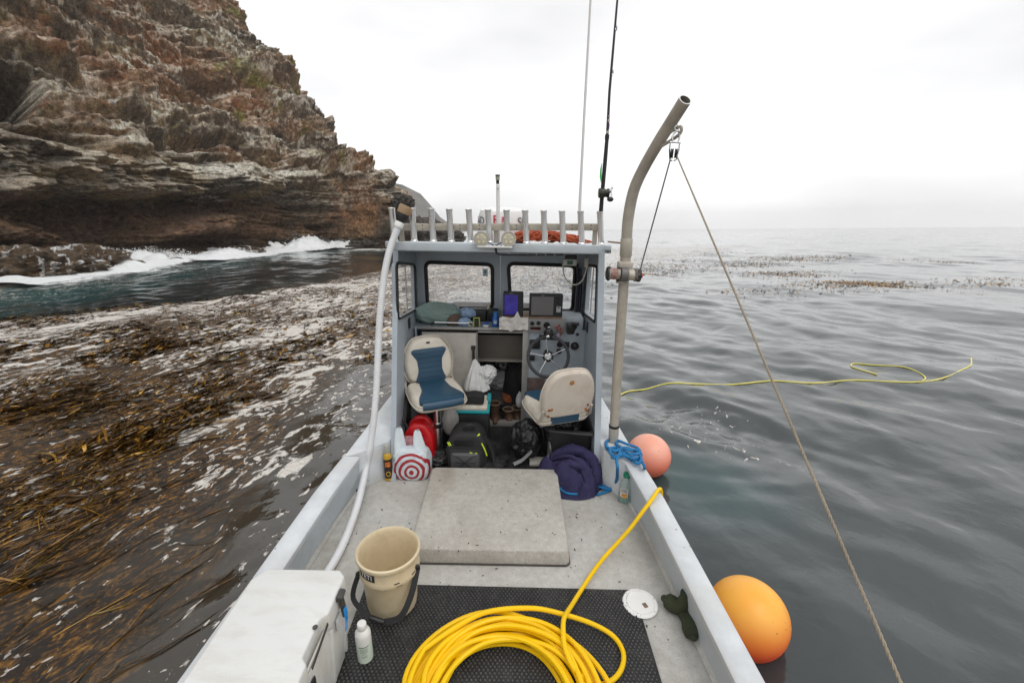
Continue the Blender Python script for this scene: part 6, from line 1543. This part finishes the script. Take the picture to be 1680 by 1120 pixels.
p = B(782, 529, Y=3.72); P('case', MB().prism(rrect(.055, .088, .008), lambda a, b_: p+Vector((a, .006, b_)), lambda a, b_: p+Vector((a, -.006, b_))), simple('neon_case', (.45, .55, .04), .5), ph_, bevel=.002); P('screen', MB().prism(rrect(.040, .080, .005), lambda a, b_: p+Vector((a, -.0065, b_)), lambda a, b_: p+Vector((a, -.0085, b_))), BLACK, ph_)
p = B(797, 532, Y=3.72); jr = thing('jar', 'small white jar with a blue lid on the shelf', 'jar', (p.x, 3.72, zS)); P('jar_body', MB().lathe([(.024, 0), (.025, .022), (.023, .026)], (p.x, 3.74, zS), n=20), WHITE, jr); P('lid', MB().lathe([(.026, .026), (.026, .036), (0, .037)], (p.x, 3.74, zS), n=20), BLU, jr, angle=50)
p = B(813, 536, Y=3.76); sb = thing('sunscreen_bottle', 'upright bright blue plastic bottle in the middle of the shelf', 'bottle', (p.x, 3.76, zS)); pz = Vector((p.x, 3.76, zS)); P('bottle_body', MB().lathe([(0, .001), (.028, .0), (.030, .006), (.030, .075), (.022, .095)], pz, n=24), BLU, sb); P('cap', MB().lathe([(.020, .095), (.017, .13), (0, .132)], pz, n=20), simple('mid_blue_cap', (.03, .18, .50), .35), sb); P('print', MB().surf(lambda u, v: pz+Vector((.0304*math.cos(R(-92)+(u-.5)), .0304*math.sin(R(-92)+(u-.5)), lerp(.03, .065, v))), 8, 3), simple('white_print', (.4, .5, .65), .5, var=.7, scale=90), sb)
p = B(801, 516, Y=3.92); tag(P('candle', MB().lathe([(.010, 0), (.013, .07), (.008, .10), (0, .105)], (p.x, 3.92, 1.0), n=14), simple('ivory_plastic', (.6, .55, .44), .5)), 'slim ivory tube standing behind the blue bottle', 'tube', loc=(p.x, 3.92, 1.0))
for px, w_, lab in ((785, .15, 'black camera case at the back of the shelf under the left windshield'), (808, .10, 'smaller black case beside the ivory tube on the shelf')):
    p = B(px, 517, Y=3.90); tag(P('black_case', MB().box((p.x, 3.92, 1.0), (w_, .07, .11)), BLACK, bevel=.015, seg=3), lab, 'case', loc=(p.x, 3.92, .945))
m = MB(); cpt = B(843, 531, Y=3.65); pa0, pa1 = B(819, 541, Y=3.65), B(867, 521, Y=3.65)
def fnp(u, v):
    x = lerp(pa0.x, pa1.x, u); low = .018*max(0, 1-abs(u-.42)/.14)+.008*mnoise.noise(Vector((u*9, 1, 1)))
    z = lerp(pa0.z-low, pa1.z+.005*mnoise.noise(Vector((u*12, 3, 3)))+.055*max(0, 1-abs(u-.52-.1*v)/.12), v)
    y = 3.655+.012*mnoise.noise(Vector((u*6, v*4, 7)))+.008*math.sin(u*17+v*5)-.022*math.exp(-((u-.55)/.15)**2)*v
    return Vector((x, y, z))
m.surf(fnp, 40, 26); pw = P('paper_towel', m, simple('paper_white', (.74, .71, .67), .85, var=.04, bmp=.4)); sol = pw.modifiers.new('solid', 'SOLIDIFY'); sol.thickness = .003
tag(pw, 'crumpled white paper towel draped over the shelf edge by the chartplotters', 'paper towel', loc=(cpt.x, 3.66, zS))

# ---- electronics
def plotter(px0, py0, px1, py1, Y, label, scr, yaw=0, cover=False):
    a, b_ = B(px0, py0, Y=Y), B(px1, py1, Y=Y); c = (a+b_)/2; w_, h_ = b_.x-a.x, a.z-b_.z
    t = thing('chartplotter', label, 'chartplotter', (c.x, Y, b_.z)); rz_ = rotz(yaw)
    def q(x, y, z): return c+rz_ @ Vector((x, y, z))
    P('housing', MB().prism(rrect(w_, h_, .01), lambda u, v: q(u, .05, v), lambda u, v: q(u, -.008, v)), simple_cache('plotter_black', (.022, .023, .026)), t, bevel=.006, seg=3)
    sw = w_*.66; P('screen', MB().prism(rrect(sw, h_*.80, .003), lambda u, v: q(u-w_*.11, -.0085, v), lambda u, v: q(u-w_*.11, -.0105, v)), scr, t)
    for k in range(5): P('button', MB().box(q(w_*.38, -.010, h_*(.34-.10*k)), (w_*.07, .004, h_*.05)), BLACK, t, bevel=.001)
    P('bracket', MB().box((c.x, Y+.025, b_.z-.018), (w_*.6, .05, .05)), BLACK, t, bevel=.004); return t, q, w_, h_
scrp, n, l, b = NM('purple_lit_screen'); tc = n.new('ShaderNodeTexCoord'); l.new(rampn(n, l, texnoise(n, l, tc.outputs['Object'], 9, 2), [(.4, (.035, .02, .16)), (.7, (.06, .06, .40))]), b.inputs['Base Color']); b.inputs['Roughness'].default_value = .25
b.inputs['Emission Color'].default_value = (.06, .04, .5, 1); b.inputs['Emission Strength'].default_value = .12
t, q, w_, h_ = plotter(826, 479, 858, 520, 3.70, 'left chartplotter with a dark purple-blue screen on the dash', scrp)
m = text_mb('SIMRAD', .008, lambda x, y: q(x-.02, -.0088, h_*.46+y)); P('maker_name', m, simple_cache('print_grey', (.5, .5, .5)), t, smooth=False)
t, q, w_, h_ = plotter(869, 482, 922, 520.5, 3.70, 'right chartplotter, wider, with a blank grey screen on the dash', simple('grey_dead_screen', (.17, .16, .16), .15, var=.03, bmp=0))
m = text_mb('SIMRAD', .008, lambda x, y: q(x-.03, -.0088, h_*.45+y)); P('maker_name', m, simple_cache('print_grey', (.5, .5, .5)), t, smooth=False)
P('rotary_knob', MB().lathe([(.014, 0), (.013, .012), (0, .013)], q(w_*.38, -.008, h_*.30), rotx(90), 16), BLACK, t); P('key_pad', MB().box(q(w_*.38, -.0095, -h_*.14), (w_*.13, .003, h_*.26)), simple('pale_keypad', (.42, .45, .44), .5), t, bevel=.002)
p = B(934.5, 430, Y=3.58); rd = thing('radio', 'small white ceiling-mounted radio with a green display and a looping cable', 'radio', p)
P('radio_body', MB().box(p, (.105, .05, .050)), simple('ivory_radio', (.50, .50, .46), .5), rd, bevel=.006); P('display', MB().box(p+Vector((.0, -.026, 0)), (.045, .004, .030)), simple('green_lcd', (.04, .12, .09), .3), rd); P('radio_bracket', MB().box(p+Vector((.01, .01, .038)), (.09, .05, .03)), BLACK, rd, bevel=.005)
P('handset', MB().box(B(962, 431, Y=3.58), (.032, .04, .075)), simple_cache('ivory_handset', (.48, .47, .42)), rd, bevel=.008)
P('curly_cable', MB().tube(spline([B(923, 434, Y=3.56), B(926, 452, Y=3.55), B(935, 464, Y=3.54), B(945, 467, Y=3.54), B(955, 460, Y=3.55), B(961, 445, Y=3.57), B(963, 437, Y=3.57)], 7), .0052, n=8), simple_cache('ivory_cable', (.5, .48, .42)), rd)
p = B(936, 537, Y=3.66); th = thing('throttle', 'black throttle control on the right end of the dash', 'throttle', p)
P('control_box', MB().prism(round_poly([(-.035, -.04), (.025, -.04), (.035, .05), (-.035, .045)], .012), lambda a, b_: p+Vector((a, 0, b_)), lambda a, b_: p+Vector((a, -.07, b_))), BLACK, th, bevel=.01); P('lever', MB().tube([p+Vector((.02, -.06, -.01)), p+Vector((.035, -.085, .03)), p+Vector((.03, -.095, .06))], .009, n=10), BLACK, th); P('lever_knob', MB().tube([p+Vector((.0, -.095, .062)), p+Vector((.055, -.095, .058))], .014, n=12), BLACK, th)
p = B(900, 545, Y=3.56); cp = thing('compass', 'black dome compass standing behind the steering wheel rim', 'compass', p); P('compass_body', MB().lathe([(.036, -.045), (.040, -.03), (.040, .005), (.034, .012)], p, n=28), BLACK, cp); P('dome', MB().ball(p+Vector((0, 0, .012)), (.030, .030, .03)), simple('smoked_dome', (.03, .03, .03), .08), cp); P('light_hood', MB().box(p+Vector((0, 0, .045)), (.02, .03, .012)), STEEL, cp, bevel=.003); P('bracket', MB().box(p+Vector((0, .03, -.055)), (.15, .05, .03)), BLACK, cp, bevel=.005)
cud(916, 553, 3.58, (.018, .015, .03), simple('lilac_brown_tag', (.30, .22, .32), .6), 91, 'key_float', 'lilac key float hanging from the switch panel', 'key float', amp=.2)
tag(P('red_clip', MB().box(B(920, 547, Y=3.6), (.02, .02, .05), roty(20)), simple_cache('brown_red_clip', (.16, .05, .03)), bevel=.004), 'dark red clip hanging beside the lilac key float', 'clip', loc=B(920, 547, Y=3.6))

# ---- on the roof
yr2 = 3.75
rc = B(825, 392, Y=yr2); rc.z = ZR
ra_ = (B(867, 370, Y=yr2).x-B(783, 370, Y=yr2).x)/2; rh = B(825, 340, Y=yr2-.02).z-zr(yr2)
rcx = (B(867, 370, Y=yr2).x+B(783, 370, Y=yr2).x)/2
rd2 = thing('radar_dome', 'white radar dome with dark lettering and a red emblem behind the rod rack', 'radar', (rcx, yr2, zr(yr2)-.004))
P('dome_body', MB().lathe([(ra_*.9, .0), (ra_*.98, .015), (ra_, .05), (ra_*.97, rh*.55), (ra_*.93, rh*.8), (ra_*.86, rh*.93), (ra_*.6, rh*.99), (0, rh)], (rcx, yr2, zr(yr2)-.004), n=56), simple('gloss_white_gelcoat', (.80, .79, .78), .25, var=.02, bmp=0), rd2, angle=50)
def ond(x, y, k=1.0): a = -math.pi/2+x/ra_; return Vector((rcx+ra_*.985*math.cos(a), yr2+ra_*.985*math.sin(a), zr(yr2)+rh*.64+y))
DKL = simple_cache('dark_grey_lettering', (.10, .10, .11)); REDL = simple_cache('red_emblem_print', (.60, .02, .04))
P('lettering', text_mb('RAD', .085, lambda x, y: ond(x-ra_*1.18, y)), DKL, rd2, smooth=False); P('lettering', text_mb('SIM', .085, lambda x, y: ond(x+ra_*.92, y)), DKL, rd2, smooth=False)
P('emblem', text_mb('B', .095, lambda x, y: ond(x-.05, y+.012)), REDL, rd2, smooth=False); P('lettering', text_mb('SIM', .042, lambda x, y: ond(-y+.01, x+.01)), REDL, rd2, smooth=False)
def alongx(px, py0, py1, Y, r, nm, mt_, par): return P(nm, MB().tube([B(px, py0, Y=Y), B(px, py1, Y=Y)], r, n=16), mt_, par)
lm = thing('light_mast', 'white stern light pole with a dark lamp head in the middle of the roof', 'light', B(817, 395, Y=3.34))
P('pole', MB().tube([Vector((B(817.5, 392, Y=3.34).x, 3.34, zr(3.34))), B(817, 303, Y=3.34)], .0125, n=18), WHITE, lm); alongx(816.5, 302, 295, 3.34, .011, 'lamp_socket', BLACK, lm); alongx(816.5, 295.5, 289, 3.34, .0145, 'lens', simple('smoky_lens', (.35, .35, .28), .15), lm); alongx(816.5, 289, 286.5, 3.34, .016, 'lamp_cap', BLACK, lm)
P('pole_screw', MB().ball(B(817, 310, Y=3.327), (.004, .003, .004), 8, 6), BLACK, lm)
an = thing('antenna', 'tall thin white whip antenna standing in the rod rack', 'antenna', B(952, 345, Y=yt)); P('whip', MB().tube([B(950.5, 385, Y=yt), B(951, 340, Y=yt), B(958, 200, Y=yt), B(964, 90, Y=yt), B(970, -20, Y=yt)], [.0105, .0095, .0085, .0072, .006], n=12), WHITE, an)
fr = thing('fishing_rod', 'black fishing rod with a reel standing in the rightmost tube of the rod rack', 'fishing rod', B(985, 345, Y=yt))
P('rod_butt', MB().tube([B(984.5, 385, Y=yt), B(986, 345, Y=yt), B(988, 318, Y=yt), B(993, 262, Y=yt), B(996, 226, Y=yt)], [.0145, .0145, .0135, .0135, .012], n=14), BLACK, fr)
P('blank', MB().tube([B(996, 226, Y=yt), B(1000, 150, Y=yt), B(1006, 80, Y=yt), B(1015, -25, Y=yt)], [.0095, .0085, .0075, .006], n=12), simple('dark_blank', (.022, .018, .025), .3), fr)
P('foregrip_ring', MB().tube([B(995.7, 229, Y=yt), B(996.2, 221, Y=yt)], .0145, n=14), BLACK, fr)
for y0, y1, c in ((219, 215, 'p'), (212, 203, 'v'), (200, 196, 'p'), (120, 116, 'v'), (50, 44, 'v'), (192, 190, 'p')):
    xa = lambda y_: 996+(226-y_)*.077; P('thread_band', MB().tube([B(xa(y0), y0, Y=yt), B(xa(y1), y1, Y=yt)], .0105, n=12), simple_cache('pale_thread', (.55, .5, .42)) if c == 'p' else simple_cache('violet_thread', (.06, .035, .09)), fr)
for py in (121, 47):
    p = B(996+(226-py)*.077, py, Y=yt-.01); P('line_guide', MB().tube([p+Vector((.0, -.02+.014*math.sin(a)-.0, .014*math.cos(a))) for a in np.linspace(0, 6.28, 13)[:-1]], .002, n=5, closed=True), STEEL, fr)
p = B(982, 317, Y=yt-.04); q2 = B(999, 317, Y=yt-.04)
P('reel_body', MB().tube([p, p+Vector((.035, 0, .002)), p+Vector((.045, 0, .002))], [.031, .033, .026], n=24), simple('dark_olive_reel', (.05, .05, .042), .3, .5), fr, bevel=.003); P('reel_spool', MB().tube([p+Vector((.02, 0, 0)), q2], .025, n=20), BLACK, fr); P('reel_side', MB().tube([q2-Vector((.012, 0, 0)), q2], .030, n=20), BLACK, fr)
P('star_drag', MB().tube([q2, q2+Vector((.014, 0, .015)), q2+Vector((.02, 0, .04))], .006, n=8), STEEL, fr); P('crank_arm', MB().tube([q2+Vector((.012, -.01, .035)), q2+Vector((.016, -.02, -.03))], .005, n=8), STEEL, fr); P('crank_knob', MB().ball(q2+Vector((.006, -.03, -.038)), (.022, .016, .016)), BLACK, fr)
p = B(986.3, 283, Y=yt-.02); lu = thing('lure', 'slim bright green fishing lure hooked against the rod above the reel', 'lure', p); P('lure_body', MB().tube([B(987.5, 268, Y=yt-.02), B(986, 278, Y=yt-.02), B(985.5, 290, Y=yt-.02), B(986.5, 301, Y=yt-.02)], [.002, .006, .0065, .002], n=10), simple('lure_green', (.06, .55, .12), .3), lu)
# spotlights
sbp = thing('floodlight_pair', 'pair of round floodlights on a white bracket at the after edge of the cabin roof', 'floodlight', B(812, 402, Y=ry-.02))
P('bracket', MB().box(B(812, 404.5, Y=ry-.03), (.24, .05, .012)), WHITE, sbp, bevel=.003)
for px in (789.5, 834.5):
    p = B(px, 392, Y=ry-.045); lp_ = P('lamp', MB().lathe([(.030, -.06), (.046, -.035), (.052, -.006), (.052, .004), (.046, .006), (.044, .0)], p, rotx(90-4), 32), simple_cache('lamp_grey', (.45, .44, .41)), sbp)
    P('lens', MB().lathe([(.0445, 0), (.03, .004), (0, .006)], p, rotx(90-4), 28), simple_cache('lamp_lens', (.50, .46, .36)), lp_, angle=80)
    for k in range(5): a = k*2*math.pi/5+.3; P('led', MB().lathe([(.008, .004), (.007, .0075), (0, .008)], p+(rotx(86) @ Vector((.025*math.cos(a), .025*math.sin(a), 0))), rotx(86), 10), simple_cache('led_glass', (.68, .62, .45)), lp_)
    P('lamp_foot', MB().box(p+Vector((.02 if px < 800 else -.02, .02, -.050)), (.05, .03, .02)), ALU, lp_, bevel=.003)
    P('lamp_wire', MB().tube(spline([p+Vector((.03 if px < 800 else -.03, .02, -.02)), B(812+(-6 if px < 800 else 6), 400, Y=ry-.04), B(812.5, 406, Y=ry-.03)], 5), .0038, n=6), simple_cache('navy_wire', (.015, .02, .05)), lp_)
# orange rope heap on the roof
rnd = random.Random(3); on = thing('orange_rope', 'tangled heap of orange-red rope on the cabin roof behind the rod rack', 'rope', (B(890, 392, Y=3.6).x, 3.6, ZR))
ORP = simple('orange_red_rope', (.42, .085, .03), .8, var=.35, scale=30, bmp=.6)
x0, x1 = B(822, 392, Y=3.5).x, B(965, 392, Y=3.5).x
pts = []
for k in range(900):
    x = lerp(x0, x1, .5+.5*math.sin(k*.071+rnd.gauss(0, .5))*rnd.uniform(.4, 1)); f = (x-x0)/(x1-x0); hh = .10*max(.12, 1-abs(f-.42)*1.35)
    pts.append(Vector((x, 3.50+.13*math.sin(k*.53)+rnd.gauss(0, .04), ZR-.03+.008+hh*rnd.random()**.7)))
loc_ = []
cur = pts[0]
for k in range(1, len(pts)):
    d = pts[k]-cur; s_len = .07; cur = cur+d.normalized()*min(d.length, s_len)+Vector((rnd.gauss(0, .02), rnd.gauss(0, .02), 0)); cur.z = max(zr(cur.y)+.007, min(cur.z, ZR+.055)); loc_.append(cur.copy())
P('rope_tangle', MB().tube(spline(loc_, 3), .0062, n=5), ORP, on)
# ------------------------------------------------------------------ put boat-frame things into the world, then the haze
bpy.context.view_layer.update()
for o in BOATFRAME:
    o.matrix_world = M_BOAT @ o.matrix_basis
for o in bpy.data.objects:
    if '_o' in o: del o['_o']
hb_ = MB().box((0, 0, 22.5), (3100, 3100, 55))
HZ = bpy.data.materials.new('sea_haze'); HZ.use_nodes = True
hn, hlk = HZ.node_tree.nodes, HZ.node_tree.links; hn.clear()
ho = hn.new('ShaderNodeOutputMaterial'); pv = hn.new('ShaderNodeVolumePrincipled')
pv.inputs['Density'].default_value = HAZE_DENSITY; pv.inputs['Color'].default_value = (.99, .99, .995, 1)
hlk.new(pv.outputs[0], ho.inputs['Volume'])
hz = P('haze', hb_, HZ, smooth=False); hz['kind'] = 'stuff'; hz['label'] = 'thin grey marine haze over the sea and headland'; hz['category'] = 'haze'
hz.display_type = 'WIRE'
